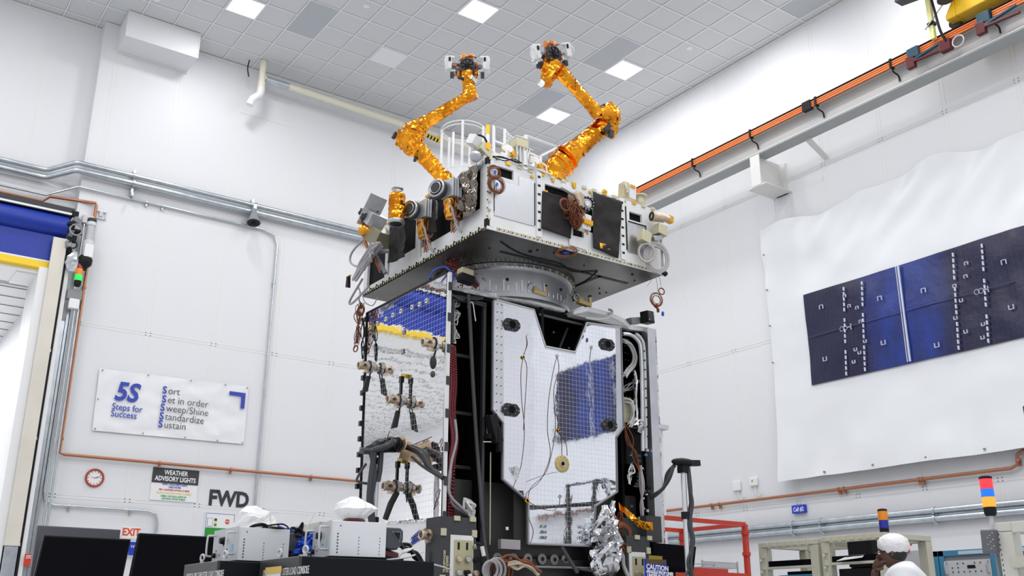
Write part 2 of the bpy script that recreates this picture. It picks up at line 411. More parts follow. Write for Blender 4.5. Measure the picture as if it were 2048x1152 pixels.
for z in (3.07, 6.06, 9.06): strip(b, (XR, Y0, z), (XR, YL, z), .04)
strip(b, (XR, 10.3, 8.78), (XR, 11.5, 8.78), .03)
b.box((XR-.03, Y0, ZC-.05), (XR, YL, ZC), 1)
struct('wall_right', b, [WALL, WSEAM])
# room beyond the roll-up door
b = B(); b.box((2.84, YL+.7, 0), (3.1, 30, 6.8)); b.box((X0, 29.8, 0), (3.1, 30, 6.8)); b.box((X0-.2, YL+.7, 0), (X0, 30, 6.8))
struct('wall_annex', b, WALL)
b = B(); b.box((X0, YL+.7, 6.75), (3.1, 30, 6.85))
for k in range(18): b.box((X0, YL+.8+k*.61, 6.735), (2.84, YL+.815+k*.61, 6.76), 2)
for k in range(7): b.box((X0+.5+k*1.22, YL+.7, 6.725), (X0+.58+k*1.22, 30, 6.76), 1)
b.box((X0, YL+.68, 6.8), (DX1, YL+.72, DZ+.1), 0)
struct('ceiling_annex', b, [mat('annex_tile', (.80, .80, .80), .6), WALL, MIDGREY])
b = B()
b.box((3.38, 17.53, 11.545), (4.75, YL, ZC)); 
for z0, z1 in ((11.545, 11.57), (12.06, 12.1)): b.box((3.37, 17.522, z0), (4.76, 17.53, z1), 1)
b.box((3.37, 17.52, 11.545), (3.40, 17.53, ZC), 1); b.box((4.73, 17.52, 11.545), (4.76, 17.53, ZC), 1)
b.box((3.365, 18.17, 11.52), (4.765, 18.2, 11.56), 1)
struct('trim_1', b, [WALL, WSEAM], bev=.004)

# ================================================================ ceiling lights, real lamps; fill lamps added in the annex
def area(x, y, size=.56, pw=55, z=ZC-.015):
    l = bpy.data.lights.new('ceiling_and_fill_lamp', 'AREA'); l.size = size; l.energy = pw; l.color = (1, 1, 1)
    o = bpy.data.objects.new('ceiling_and_fill_lamp', l); C.objects.link(o); o.location = (x, y, z)
proto = thing('ceiling_light', 'square ceiling light panel', 'light', (0, 0, 0), 'square ceiling light panels')
fb = B()
for lo, hi in (((-.30,-.30,-.014),(.30,-.275,.01)), ((-.30,.275,-.014),(.30,.30,.01)), ((-.30,-.275,-.014),(-.275,.275,.01)), ((.275,-.275,-.014),(.30,.275,.01))): fb.box(lo, hi)
obj('frame', fb, CBAR, proto); obj('diffuser', B().box((-.275,-.275,-.004), (.275,.275,.008)), LAMPW, proto)
vis = [((5.14, 16.13), 'glowing square ceiling panel above the left wall, near the boxed soffit'),
       ((8.80, 13.69), 'glowing square ceiling panel at the top centre, between the two gold arms'),
       ((12.46, 13.69), 'glowing square ceiling panel beside the right wall, right of the taller gold arm'),
       ((12.46, 16.13), 'glowing square ceiling panel lowest in view, behind the forearm of the taller gold arm')]
for i, ((x, y), lb) in enumerate(vis):
    if i == 0: proto.location = (x, y, ZC); proto['label'] = lb
    else: copytree(proto, (x, y, ZC), 0, lb)
    area(x, y)
for x in (-2.18, 1.48, 5.14, 8.8, 12.46):
    for y in (-3, .5, 4, 7.6, 11.2):
        if (x, y) != (8.8, 13.69): area(x, y, .6, 70)
area(-2.18, 15, .6, 70); area(1.48, 15, .6, 70)
area(0, 24, 2.5, 520, 6.65); area(0, 20.5, 1.5, 130, 6.65)  # unseen lamps added to brighten the room beyond the door
g = thing('air_diffuser', 'pale square air diffuser in the ceiling tiles left of the top centre light', 'vent', (8.19, 16.13, ZC))
b = B()
for s in (.29, .2, .11): b.box((8.19-s, 16.13-s, ZC-.02+.03*(.3-s)), (8.19+s, 16.13+s, ZC+.004+.01*(.3-s)))
obj('grille', b, CBAR, g, bev=.006)
w = bpy.data.worlds.new('world'); bpy.context.scene.world = w; w.use_nodes = True
w.node_tree.nodes['Background'].inputs[0].default_value = (.93, .95, 1, 1); w.node_tree.nodes['Background'].inputs[1].default_value = .85
sc = bpy.context.scene
sc.view_settings.view_transform = 'Standard'; sc.view_settings.look = 'None'; sc.view_settings.exposure = -0.06
sc.cycles.use_denoising = True; sc.cycles.max_bounces = 9; sc.cycles.diffuse_bounces = 4; sc.cycles.glossy_bounces = 4; sc.cycles.transmission_bounces = 2
sc.cycles.sample_clamp_indirect = 4.0; sc.cycles.caustics_reflective = False; sc.cycles.caustics_refractive = False

# ================================================================ roll-up door
d = bpy.data.objects.new('door_1', None); C.objects.link(d); d['kind'] = 'structure'; ORG['door_1'] = (0, 0, 0)
DY = 17.9
b = B(); b.box((DX0-.3, DY-.02, 7.92), (3.04, YL+.28, 8.04)); obj('header_cover', b, DKGREY, d, 'dark grey hood above the rolled curtain', bev=.01)
b = B(); b.box((DX0-.3, DY-.04, 7.90), (3.0, DY, 7.935)); obj('white_strip', b, WHITE, d)
b = B(); b.cyl((DX0-.2, DY+.14, 7.70), (2.97, DY+.14, 7.70), .205, n=40); obj('curtain_roll', b, BLUE, d, 'rolled blue vinyl curtain')
b = B(); b.box((DX0, DY+.10, 7.02), (2.80, DY+.14, 7.75)); obj('curtain', b, BLUE, d, 'blue vinyl curtain hanging from the roll')
b = B(); b.box((DX0, DY+.085, 6.995), (2.80, DY+.10, 7.025)); obj('white_strip', b, WHITE, d)
b = B()
for x_, z_ in [(0.04, 7.3), (-0.29, 7.53)]:
    for R_ in (.05, .10, .15): b.ring((x_, DY+.098, z_), (0, 1, 0), R_, .012, 0, 28, 4)
obj('round_logo', b, INKW, d, 'white concentric ring marks printed on the curtain')
b = B(); b.prism([(DX0, DY+.06, 6.86), (DX0, DY+.19, 6.84), (DX0, DY+.19, 6.99), (DX0, DY+.08, 7.0)], (2.78-DX0, 0, 0)); obj('bottom_bar', b, YELLOW, d, 'yellow padded bottom bar of the curtain', bev=.015)
b = B(); b.box((2.76, DY-.04, 2.2), (2.99, DY+.02, 7.44)); b.box((2.78, DY-.02, 0), (2.98, DY+.04, 2.2), 1)
obj('side_column', b, [mat('cream_column', (.70, .66, .58), .45, var=.05, vscale=2), GALV], d, 'cream guide column beside the opening', bev=.01)
b = B(); b.box((2.62, DY+.02, 0), (2.76, YL+.3, 6.87)); obj('jamb', b, WHITE, d)
b = B(); b.box((2.995, DY, 0), (3.03, DY+.1, 7.3)); obj('gap_shade', b, BLACK, d)  # black strip paints the shade of the gap beside the guide column
b = B(); b.box((3.035, DY+.02, 0), (3.10, DY+.25, 7.0)); b.box((3.11, DY+.1, 1.4), (3.17, DY+.2, 6.0), 1); b.box((3.19, DY+.14, 1.0), (3.23, DY+.2, 6.6), 1)
for z in (2.2, 3.9, 5.4): b.box((2.985, DY-.01, z), (3.005, DY, z+.05), 1)
obj('side_rail', b, [WHITE, GALV], d)
b = B(); b.box((2.3, DY+.2, 6.75), (2.76, YL+.6, 6.9)); b.box((DX0, DY+.15, 6.78), (2.76, YL+.6, 6.86)); obj('lintel', b, WHITE, d)
# drive unit on the wall beside the roll
g = thing('door_motor', 'grey geared door motor hung upright beside the blue roll', 'motor', (3.306, 17.85, 7.371))
c = V((3.306, 17.85, 7.371)); b = B()
b.lathe(c+V((.03, 0, .47)), (0, 0, -1), [(0, .07), (.03, .085), (.07, .085), (.08, .07), (.36, .07), (.39, .1), (.52, .1), (.62, .08), (.66, .1), (.70, .1)], 0, 20)
for k in range(10): b.ring(c+V((.03, 0, .38-k*.03)), (0, 0, 1), .072, .006, 0, 20, 5)
obj('gear_housing', b, LTGREY, g)
b = B(); b.cyl(c+V((.03, 0, .48)), c+V((.03, 0, .53)), .078, n=20); obj('fan_cover', b, DKGREY, g)
b = B(); b.lathe(c+V((.0, -.05, -.20)), (0, 0, -1), [(0, .09), (.06, .13), (.16, .12), (.22, .06), (.26, .05)], 0, 12); obj('drive_hub', b, BLACK, g)
b = B(); b.box(c+V((-.05, -.16, -.24)), c+V((.1, -.08, .0))); obj('terminal_box', b, WHITE, g, bev=.012)
g = thing('drive_bracket', 'black chain drive bracket at the end of the blue roll', 'bracket', (3.053, 17.9, 7.664)); c = V((3.067, 17.9, 7.62)); b = B()
for k in range(7): b.obox(c+V((-.02+.05*sin(k*2.1), -.03*(k % 3), .32-.12*k)), (.12, .08, .10), (10*k, 20*k, 31*k), k % 2)
b.ring(c+V((.02, -.1, 0)), (0, 1, 0), .10, .018, 1); b.ring(c+V((.0, -.1, -.28)), (0, 1, 0), .07, .014, 0); b.cyl(c+V((-.1,0,0)), c+V((.14,0,0)), .05)
obj('chain_drive', b, [BLACK, MIDGREY], g, bev=.005)
g = thing('plastic_bag', 'clear crumpled plastic wrap hanging below the door drive', 'wrapping', (3.157, 17.85, 6.965)); b = B()
foil(b, [(3.14, 17.85, 7.223), (3.129, 17.85, 7.052), (3.131, 17.85, 6.848)], [.05, .13, .07], 5, 0, 12, .05, .2); obj('wrap', b, mat('clear_plastic', (.62, .64, .67), .15, .3), g)

def stacklight(name, label, base, r, segs, foot, pole=0, grp=None):
    """segs bottom to top: (height, material, part name, label)"""
    g = thing(name, label, 'signal light', base); c = V(base)
    if pole:
        b = B(); b.cyl(c, c+V((0,0,pole)), r*.32); obj('pole', b, LTGREY, g); c = c+V((0,0,pole))
    b = B(); b.lathe(c, (0,0,1), [(0, r*.75), (foot*.3, r*.95), (foot, r*.98)], 0, 24); obj('foot', b, BLACK, g); z = foot
    for h, m, lb in segs:
        b = B(); b.lathe(c, (0,0,1), [(z, r), (z+h*.93, r), (z+h, r*.96)], 0, 24); obj('lens', b, m, g, lb); z += h
    b = B(); b.lathe(c, (0,0,1), [(z, r*1.02), (z+r*.35, r*1.0), (z+r*.5, r*.6)], 0, 24); obj('cap', b, BLACK, g)
    return g
stacklight('stack_light', 'small red, orange and lit green signal tower beside the roll-up door', (3.243, 17.8, 6.598), .062,
           [(.11, LGRN, 'lit green lens'), (.11, UAMB, 'orange lens'), (.10, URED, 'red lens')], .10)
g = thing('junction_box', 'grey square switch box under the small green signal tower', 'box', (3.238, 17.85, 6.464)); b = B()
c = V((3.238, 17.85, 6.464)); b.box(c+V((-.12,0,-.09)), c+V((.12,.14,.09))); obj('box_body', b, MIDGREY, g, bev=.01)
b = B(); c = V((3.252, 17.85, 6.293)); b.box(c+V((-.09,-.02,-.09)), c+V((.08,.08,.09))); obj('lower_box', b, WHITE, g, bev=.015)
b = B(); c = V((3.281, 17.9, 6.22)); b.cyl(c, V((c.x+.02, c.y, 1.2)), .018); b.cyl(c+V((.06,0,0)), V((c.x+.08, c.y, 1.2)), .018); obj('conduit', b, GALV, g)

# ================================================================ pipes on the left wall
def pipe(name, label, cat, pts, r, m, k=0, clips=(), grp=None):
    g = thing(name, label, cat, pts[0], grp); b = B(); b.tube(spline(pts, k) if k else pts, r, 0, 12); obj('tube', b, m, g)
    if clips:
        for c, ax in clips:
            cb = B(); c = V(c); ax = V(ax); cb.cyl(c-ax*.02, c+ax*.02, r*1.35, n=12)
            side = V((0,1,0)) if abs(ax.x) > .5 or c.y > 15 else V((1,0,0))
            cb.obox(c+side*.03+V((0,0,-.03)), (.03, .05, .10)); obj('clamp', cb, m, g)
    return g
X1 = 3.12
def wallrun(y, z1, z2, zz):   # from the recess over the corner and along the wall
    return [(X0, YL+.3-(YL-y), z1), (2.2, YL+.3-(YL-y), z1), (2.5, YL+.3-(YL-y), z1), (2.58, YL+.28-(YL-y), z1+.01), (2.94, y+.02, z2-.015), (3.02, y, z2), (3.3, y, z2), (5, y, zz), (9, y, zz), (14.1, y, zz)]
for dz, yy, r, nm in ((0, 18.09, .045, 'upper'), (-.16, 18.07, .055, 'lower')):
    pipe('conduit', '%s of the thick grey steel conduits running the length of the left wall' % nm, 'pipe',
         [V(p)+V((0,0,dz)) for p in wallrun(yy, 8.86, 9.02, 9.02)], r, GALV, 0, [((x, yy, 9.02+dz), (1,0,0)) for x in (4.0, 6.4, 8.8)])
g = thing('conduit_hanger', 'small strut hangers under the steel conduits on the left wall', 'bracket', (4.0, 18.15, 8.9)); b = B()
for x in (4.0, 6.33): b.box((x-.02, 18.1, 8.6), (x+.02, 18.2, 9.15)); b.cyl((x, 18.05, 8.6), (x, 18.05, 8.66), .03)
obj('strut', b, GALV, g)
pipe('conduit', 'thin grey conduit bending down the left wall beside the horn', 'pipe',
     [(X0, 18.4, 8.38), (2.6, 18.4, 8.38), (3.08, 18.15, 8.58), (6.6, 18.15, 8.58), (6.86, 18.15, 8.50), (6.93, 18.15, 8.30), (6.93, 18.15, 3.9), (6.93, 18.15, 2.9)], .02, GALV, 0,
     [((4.3, 18.15, 8.58), (1,0,0)), ((4.6, 18.15, 8.58), (1,0,0)), ((6.93, 18.15, 7.5), (0,0,1))])
pipe('copper_pipe', 'copper pipe framing the door side and running low along the left wall', 'pipe',
     [(X0, 18.38, 8.24), (2.56, 18.38, 8.24), (2.66, 18.3, 8.33), (3.41, 18.13, 8.33), (3.42, 18.12, 8.28), (3.42, 18.12, 3.76), (3.5, 18.12, 3.74), (9.5, 18.12, 3.74), (14.1, 18.12, 3.74)], .027, COPPER, 0,
     [((x, 18.12, 3.74), (1,0,0)) for x in (5.1, 6.4, 8.0)]+[((3.42, 18.12, z), (0,0,1)) for z in (4.0, 6.7, 8.0)])
pipe('conduit', 'thin grey conduit stepping along the bottom of the left wall to a small box', 'pipe',
     [(3.27, 18.15, 8.0), (3.27, 18.15, 3.15), (3.30, 18.15, 2.98), (3.45, 18.15, 2.90), (5.0, 18.15, 2.90), (5.14, 18.15, 2.85), (5.18, 18.15, 2.72), (5.18, 18.15, 2.45)], .02, GALV, 0, [((3.7, 18.15, 2.90), (1,0,0)), ((4.7, 18.15, 2.90), (1,0,0))])
b = B(); b.box((5.165, 18.2, 2.404), V((5.4, 18.05, 2.531))); b.box((3.22, 18.1, 7.9), (3.42, 18.2, 8.06))
o = obj('outlet_box', b, LTGREY, bev=.01); tag(o, 'small grey outlet box at the foot of the stepped conduit', 'box')
# white drain pipe under the ceiling
g = thing('drain_pipe', 'cream drain pipe running under the ceiling edge with a vertical elbow piece', 'pipe', (6.116, 17.7, 11.777))
b = B(); b.tube([(6.15, 17.75, 12.1), (6.15, 17.75, 11.6)], .065, 0, 16); b.tube([(6.15, 17.75, 11.6), (6.15, 17.75, 11.45)], .075, 0, 16)
obj('riser', b, CREAM, g, 'cream vertical pipe')
b = B(); b.tube(spline([(6.15, 17.75, 11.45), (6.13, 17.75, 11.3), (6.0, 17.76, 11.16), (5.95, 17.78, 11.02)], 4), [.08]*9+[.075]*4, 0, 16); obj('elbow', b, WHITE, g, 'white elbow outlet')
b = B(); b.tube([(6.15, 17.78, 11.75), (6.35, 17.8, 11.72)], .055, 0, 14); obj('branch', b, CREAM, g)
b = B(); b.cyl((6.25, 17.8, 11.72), (6.75, 17.8, 11.72), .075, n=14); obj('coupling', b, GALV, g, 'ribbed metal coupling')
b = B(); b.tube([(6.75, 17.8, 11.72), (9, 17.8, 11.68), (XR, 17.8, 11.6)], .07, 0, 16); obj('tube', b, CREAM, g)
pipe('hanging_cable', 'short black cable hanging from the ceiling beside the drain elbow', 'cable', [(5.9, 17.9, 12.1), (5.88, 17.9, 11.9), (5.92, 17.9, 11.72)], .012, BLACK, 5)
# loud horn
g = thing('horn_speaker', 'grey horn speaker mounted under the conduits on the left wall', 'loudspeaker', (6.328, 17.95, 8.691)); c = V((6.331, 17.95, 8.778))
b = B(); b.lathe(c+V((.0,.05,.12)), V((-.05,-.25,-1)), [(0, .05), (.12, .06), (.2, .085), (.30, .13), (.33, .145), (.34, .14)], 0, 28); obj('horn', b, MIDGREY, g)
b = B(); b.lathe(c+V((.0,.05,.12))+V((-.05,-.25,-1)).normalized()*.342, V((-.05,-.25,-1)), [(0, .125), (.01, .12)], 0, 28); b.ball(c+V((-.01,-.03,-.23)), .04, 0); obj('horn_mouth', b, BLACK, g)
b = B(); b.box(c+V((-.03, .0, .1)), c+V((.03, .25, .2))); obj('mount', b, GALV, g)
# ================================================================ signs on the left wall
def flat(b, pl, pts, t, mi=0):
    """thin sheet lying on a wall, pts listed round its edge"""
    n = {'y': (0, -t, 0), 'x': (-t, 0, 0)}[pl]; return b.prism(pts, n, mi)
def sheet(b, P, nu, nv, nrm, amp, seed, mi=0, freq=1.2, edge=.3):
    """cloth sheet from four corners with soft wrinkles"""
    P = [V(p) for p in P]; nrm = V(nrm); vs = []
    for j in range(nv+1):
        for i in range(nu+1):
            u, v = i/nu, j/nv; q = P[0].lerp(P[1], u).lerp(P[3].lerp(P[2], u), v)
            d = noise.fractal(q*freq+V((seed, seed, 0)), .8, 2, 3)*amp
            e = min(u, 1-u, v, 1-v); d *= min(1, e*8+edge)
            vs.append(q+nrm*(d+amp*.6))
    return b.add(vs, [(j*(nu+1)+i, j*(nu+1)+i+1, (j+1)*(nu+1)+i+1, (j+1)*(nu+1)+i) for j in range(nv) for i in range(nu)], mi, True)
g = thing('banner', 'white vinyl banner with blue 5S steps for success lettering on the left wall', 'banner', (5.25, 18.19, 4.8))
b = B(); sheet(b, [(3.90, 18.185, 4.20), (6.62, 18.185, 4.24), (6.61, 18.185, 5.34), (3.88, 18.185, 5.30)], 60, 24, (0, -1, 0), .022, 3, 0, 2.2)
obj('vinyl', b, mat('banner_vinyl', (.84, .84, .86), .4), g)
b = B()
for p in ((3.93, 5.27), (4.72, 5.29), (5.5, 5.30), (6.15, 5.31), (6.58, 5.31), (3.94, 4.23), (4.75, 4.24), (5.5, 4.245), (6.1, 4.25), (6.58, 4.26), (3.92, 4.75)): b.cyl((p[0], 18.15, p[1]), (p[0], 18.14, p[1]), .014, n=10)
obj('grommet', b, MIDGREY, g)
ty = 18.145
text('5S', ((4.179, 18.15, 4.782)[0], ty, (4.179, 18.15, 4.782)[2]), .46, INKB, g, bold=.014, shear=.18, sx=.92)
text('Steps for', ((4.166, 18.15, 4.602)[0], ty, (4.166, 18.15, 4.602)[2]), .165, INKB, g, bold=.001, sx=.88)
text('Success', ((4.164, 18.15, 4.478)[0], ty, (4.164, 18.15, 4.478)[2]), .165, INKB, g, bold=.001, sx=.88)
lines = [('S', 'ort', (5.001, 18.15, 5)), ('S', 'et in order', (5.01, 18.15, 4.835)), ('S', 'weep/Shine', (5, 18.15, 4.679)), ('S', 'tandardize', (4.999, 18.15, 4.524)), ('S', 'ustain', (4.997, 18.15, 4.379))]
for a, r_, p in lines:
    text(a, (p[0], ty, p[2]), .185, INKB, g, bold=.004, sx=.95); text(r_, (p[0]+.102, ty, p[2]), .185, INKD, g, bold=-.0015, sx=.92)
b = B(); b.box((6.24, 18.135, 5.13), (6.55, 18.15, 5.20)); b.box((6.48, 18.135, 4.90), (6.55, 18.15, 5.1295)); obj('corner_mark', b, INKB, g)
g = thing('wall_clock', 'round wall clock with a red rim on the left wall', 'clock', (4.051, 18.2, 3.4)); c = V((4.051, 18.2, 3.4))
b = B(); b.ring(c+V((0,-.02,0)), (0,1,0), .14, .018, 0, 40, 10); obj('rim', b, mat('clock_red', (.42, .05, .03), .4), g)
b = B(); b.cyl(c, c+V((0,-.015,0)), .135, n=32)
for k in range(12): b.obox(c+V((.105*sin(k*pi/6), -.017, .105*cos(k*pi/6))), (.008, .003, .022), (0, 30*k, 0), 1)
b.obox(c+V((.02,-.019,.003)), (.065,.003,.010), (0,-10,0), 2); b.obox(c+V((.04,-.019,.014)), (.10,.003,.007), (0,-20,0), 1); b.obox(c+V((-.02,-.019,.004)), (.09,.002,.004), (0,5,0), 2)
obj('dial', b, [PAPER, INKD, INKR], g)
def sign(name, label, p0, p1, y, m, cat='sign', t=.012, bev=0):
    g = thing(name, label, cat, ((p0[0]+p1[0])/2, y, p0[1])); b = B(); b.box((p0[0], y-t, p0[1]), (p1[0], y, p1[1])); obj('board', b, m, g, bev=bev); return g
W0 = V((5.009, 18.2, 3.673)); W1 = V((5.816, 18.2, 3.103))
g = sign('notice_sign', 'weather advisory lights sign with a black header under the copper pipe', (W0.x, W1.z), (W1.x+.02, W0.z), 18.195, PAPER)
b = B(); b.box((W0.x, 18.175, W0.z-.265), (W1.x+.02, 18.183, W0.z)); obj('header', b, DKGREY, g)
mx = (W0.x+W1.x)/2+.01
text('WEATHER', (mx, 18.174, W0.z-.115), .115, INKW, g, ax='CENTER', bold=.003, sx=.78); text('ADVISORY LIGHTS', (mx, 18.174, W0.z-.225), .115, INKW, g, ax='CENTER', bold=.003, sx=.76)
for i, (s, m) in enumerate((('WHITE = NOAA EVENT ALERTS.', INKB), ('CHECK SYSTEM', INKB), ('RED = LIGHTNING WITHIN 0-10 MILES', INKR), ('YELLOW = LIGHTNING WITHIN 10-20 MILES', INKY), ('GREEN = NO NOAA ALERTS OR', INKG), ('LIGHTNING WITHIN 30 MILES', INKG))):
    text(s, (mx, 18.18, W0.z-.30-[0, .045, .095, .150, .205, .250][i]), .045, m, g, ax='CENTER', sx=.70, bold=.001)
c = (6.055, 18.2, 3.09)
o = text('FWD', (c[0], 18.19, c[2]-.0), .38, INKD, None, bold=.014, sx=.89, name='wall_lettering'); tag(o, 'large black FWD letters on the left wall', 'lettering')
P0 = V((6.022, 18.2, 2.955)); P1 = V((6.59, 18.2, 2.531))
g = sign('poster', 'white poster with a traffic light, stop sign and green panel behind the consoles', (P0.x, P1.z-.12), (P1.x, P0.z), 18.195, PAPER)
b = B(); x0, x1, zt = P0.x, P1.x, P0.z
for lo, hi in (((x0+.02, zt-.48), (x1-.02, zt-.475)), ((x0+.02, zt-.02), (x1-.02, zt-.015)), ((x0+.02, zt-.48), (x0+.025, zt-.02)), ((x1-.025, zt-.48), (x1-.02, zt-.02))): b.box((lo[0], 18.178, lo[1]), (hi[0], 18.183, hi[1]), 5)
b.box((x0+.03, 18.178, zt-.60), (x1-.03, 18.183, zt-.27), 0)
b.box((x0+.05, 18.178, zt-.25), (x0+.15, 18.183, zt-.10), 5); b.box((x0+.055, 18.176, zt-.245), (x0+.145, 18.18, zt-.105), 4)
for k, mi in enumerate((2, 3, 0)): b.box((x0+.18, 18.178, zt-.15-.045*k), (x0+.225, 18.183, zt-.105-.045*k), mi)
b.cyl((x0+.42, 18.183, zt-.15), (x0+.42, 18.177, zt-.15), .045, mi=1, n=8)
obj('print', b, [mat('poster_green', (.02, .30, .03), .4), INKR, REDL, INKY, PAPER, INKB], g)
text('STOP', (x0+.42, 18.175, zt-.163), .035, INKW, g, ax='CENTER', bold=.001)
E0 = V((4.54, 17.9, 2.59)); E1 = V((4.826, 17.9, 2.396))
g = thing('exit_sign', 'white sign with red EXIT letters behind the black monitors', 'sign', (E0.x, 17.9, E1.z)); b = B(); b.box((E0.x, 17.86, E1.z), (E1.x, 17.9, E0.z)); obj('housing', b, mat('exit_face', (.85, .82, .76), .4), g, bev=.01)
b = B(); b.box((E0.x+.1, 17.9, E1.z+.05), (E1.x-.1, 18.2, E0.z-.05)); obj('bracket', b, WHITE, g)
text('EXIT', ((E0.x+E1.x)/2, 17.855, E1.z+.055), .17, mat('exit_red', (.75, .06, .02), .4), g, ax='CENTER', bold=.004, sx=.85)
F0 = (3.09, 17.86, 2.084); F1 = (3.233, 17.86, 1.904)
g = thing('alarm_sign', 'small red sign low beside the roll-up door rail', 'sign', (F0[0], 17.86, F1[2])); b = B(); b.box((F0[0], 17.86, F1[2]), (F1[0], 17.89, F0[2])); obj('board', b, RED, g); text('STOP', (F0[0]+.02, 17.855, F1[2]+.11), .07, INKW, g, bold=.002, sx=.7)
F0 = V((4.743, 18.1, 2.364)); F1 = V((4.877, 18.1, 2.145))
g = sign('small_sign', 'small blue sign seen in the gap between the two monitors', (F0.x, F1.z), (F1.x, F0.z), 18.12, SKY); text('WT', (F0.x+.02, 18.1, F1.z+.12), .07, INKW, g, bold=.001)
for k, (px0, lb) in enumerate(((((3.525, 18.2, 8.138)), 'small white square fitting high on the left wall beside the copper pipe'),)):
    g = thing('wall_fitting', lb, 'fitting', px0); b = B(); c = V(px0)
    for lo, hi in (((-.09,-.03,.06),(.10,0,.075)), ((-.09,-.03,-.075),(.10,0,-.06)), ((-.09,-.03,-.07),(-.075,0,.07)), ((.085,-.03,-.07),(.10,0,.07)), ((-.02,-.03,-.02),(.04,0,.06))): b.box(c+V(lo), c+V(hi))
    obj('frame', b, LTGREY, g)

# ================================================================ crane runway on the right wall
XB = 13.6; YA = -6
g = thing('crane_runway_beam', 'grey steel crane runway beam running along the right wall', 'beam', (XB, 6, 9.41))
b = B(); b.box((XB-.15, YA, 9.41), (XB+.15, YL, 9.435), 1); b.box((XB-.155, YA, 9.435), (XB-.15, YL, 9.45), 0); b.box((XB-.01, YA, 9.435), (XB+.01, YL, 9.86)); b.box((XB-.10, YA, 9.86), (XB+.15, YL, 9.885)); b.box((XB-.12, YA, 9.885), (XB-.06, YL, 9.97)); b.box((XB-.15, YA, 9.895), (XB-.12, YL, 9.92), 0)
obj('girder', b, [BEAM, BEAMD], g)
b = B(); b.box((XB-.03, YA, 9.885), (XB+.03, YL, 9.96)); obj('rail', b, STEEL, g)
for yb in (11.25, 5.15, -.95):
    b = B(); b.box((XB-.15, yb-.22, 8.78), (XR, yb+.22, 8.80), 0); b.box((XB-.16, yb-.11, 8.80), (XB-.14, yb+.11, 9.41), 0); b.box((XB-.14, yb-.012, 8.80), (XR, yb+.012, 9.41), 0); b.box((XR-.04, yb-.13, 8.78), (XR, yb+.13, 9.41), 0)
    obj('bracket', b, BEAM, g)
for yb in (10.2, 4.1, -2):
    b = B(); b.prism([(XB+.1, yb-.05, 9.41), (XB+.1, yb+.05, 9.41), (XR, yb+.05, 9.18), (XR, yb-.05, 9.18)], (0, 0, -.05)); obj('brace', b, BEAM, g)
g = thing('conductor_bar', 'bundle of orange conductor bars clipped along the crane beam', 'power rail', (XB-.2, 6, 9.8))
b = B()
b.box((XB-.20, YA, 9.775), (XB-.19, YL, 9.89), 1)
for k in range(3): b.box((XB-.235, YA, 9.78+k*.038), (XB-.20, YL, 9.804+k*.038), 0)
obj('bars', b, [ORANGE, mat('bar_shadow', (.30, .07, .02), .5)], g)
b = B(); b.box((XB-.24, YA, 9.90), (XB-.16, YL, 9.912), 0); obj('cover_strip', b, BLACK, g)
for yc in (12.76, 11.24, 9.72, 8.19, 6.45):
    b = B(); b.box((XB-.25, yc-.02, 9.76), (XB-.16, yc+.02, 9.93), 0); b.tube([(XB-.2, yc, 9.77), (XB-.2, yc, 9.72), (XB-.16, yc, 9.70), (XB-.07, yc, 9.69), (XB-.04, yc, 9.66), (XB-.035, yc, 9.58)], .014, 0, 6); obj('hanger', b, BLACK, g)
b = B(); b.box((XB-.26, 9.82, 9.75), (XB-.17, 10.0, 9.92)); obj('joint_block', b, BLACK, g)
# crane trolley at the top right
g = thing('crane_end_truck', 'yellow crane end carriage on the beam at the top right corner', 'crane', (XB, 6.6, 9.98))
b = B(); b.box((XB-.30, 5.2, 10.06), (XB+.3, 6.95, 10.6), 0); b.prism([(XB-.3, 6.95, 10.06), (XB-.3, 7.12, 10.06), (XB-.3, 7.12, 10.14), (XB-.3, 6.95, 10.4)], (.6, 0, 0)); obj('carriage', b, CRANEY, g, bev=.015)
b = B(); b.cyl((XB-.12, 7.08, 10.08), (XB+.12, 7.08, 10.08), .10, n=24); b.cyl((XB-.12, 5.8, 10.05), (XB+.12, 5.8, 10.05), .12, n=24); obj('wheel', b, DKGREY, g)
b = B(); b.tube([(XB-.45, 7.0, 10.3), (XB-.45, 7.0, 10.55)], .12, 0, 18); b.tube([(XB-.45, 7.0, 10.5), (XB-.4, 7.3, 10.75)], .13, 0, 18); b.obox((XB-.4, 7.45, 10.75), (.2, .7, .2), (10, 0, 0)); obj('drive_motor', b, DKGREY, g)
g = thing('current_collector', 'teal and dark red current collector arms riding on the orange bars', 'collector', (XB-.3, 7.2, 9.75))
for y0, dz in ((7.75, 0), (6.55, .0)):
    b = B()
    b.box((XB-.30, y0-.10, 9.72), (XB-.17, y0+.10, 9.90), 0); b.obox((XB-.3, y0-.25, 9.70), (.05, .55, .035), (-8, 0, 0), 0)
    b.obox((XB-.3, y0-.28, 9.62), (.05, .55, .035), (4, 0, 0), 1); b.box((XB-.33, y0-.02, 9.55), (XB-.24, y0+.12, 9.74), 1)
    obj('collector_arm', b, [TEAL, REDL], g, bev=.004)
b = B(); b.box((XB-.33, 7.1, 9.56), (XB-.22, 7.28, 9.74), 1); obj('junction_block', b, [TEAL, REDL], g, bev=.004)
b = B(); coil(b, (XB-.3, 6.98, 9.62), (1, 0, 0), .10, .008, 3, 4); obj('lead', b, LTGREY, g)
g = thing('festoon_arm', 'pale yellow upright collector post hanging from the crane carriage', 'post', (XB-.3, 7.5, 9.8)); b = B(); b.box((XB-.32, 7.33, 9.86), (XB-.25, 7.40, 11.0), 0); obj('post', b, mat('pale_yellow', (.75, .75, .35), .5), g)
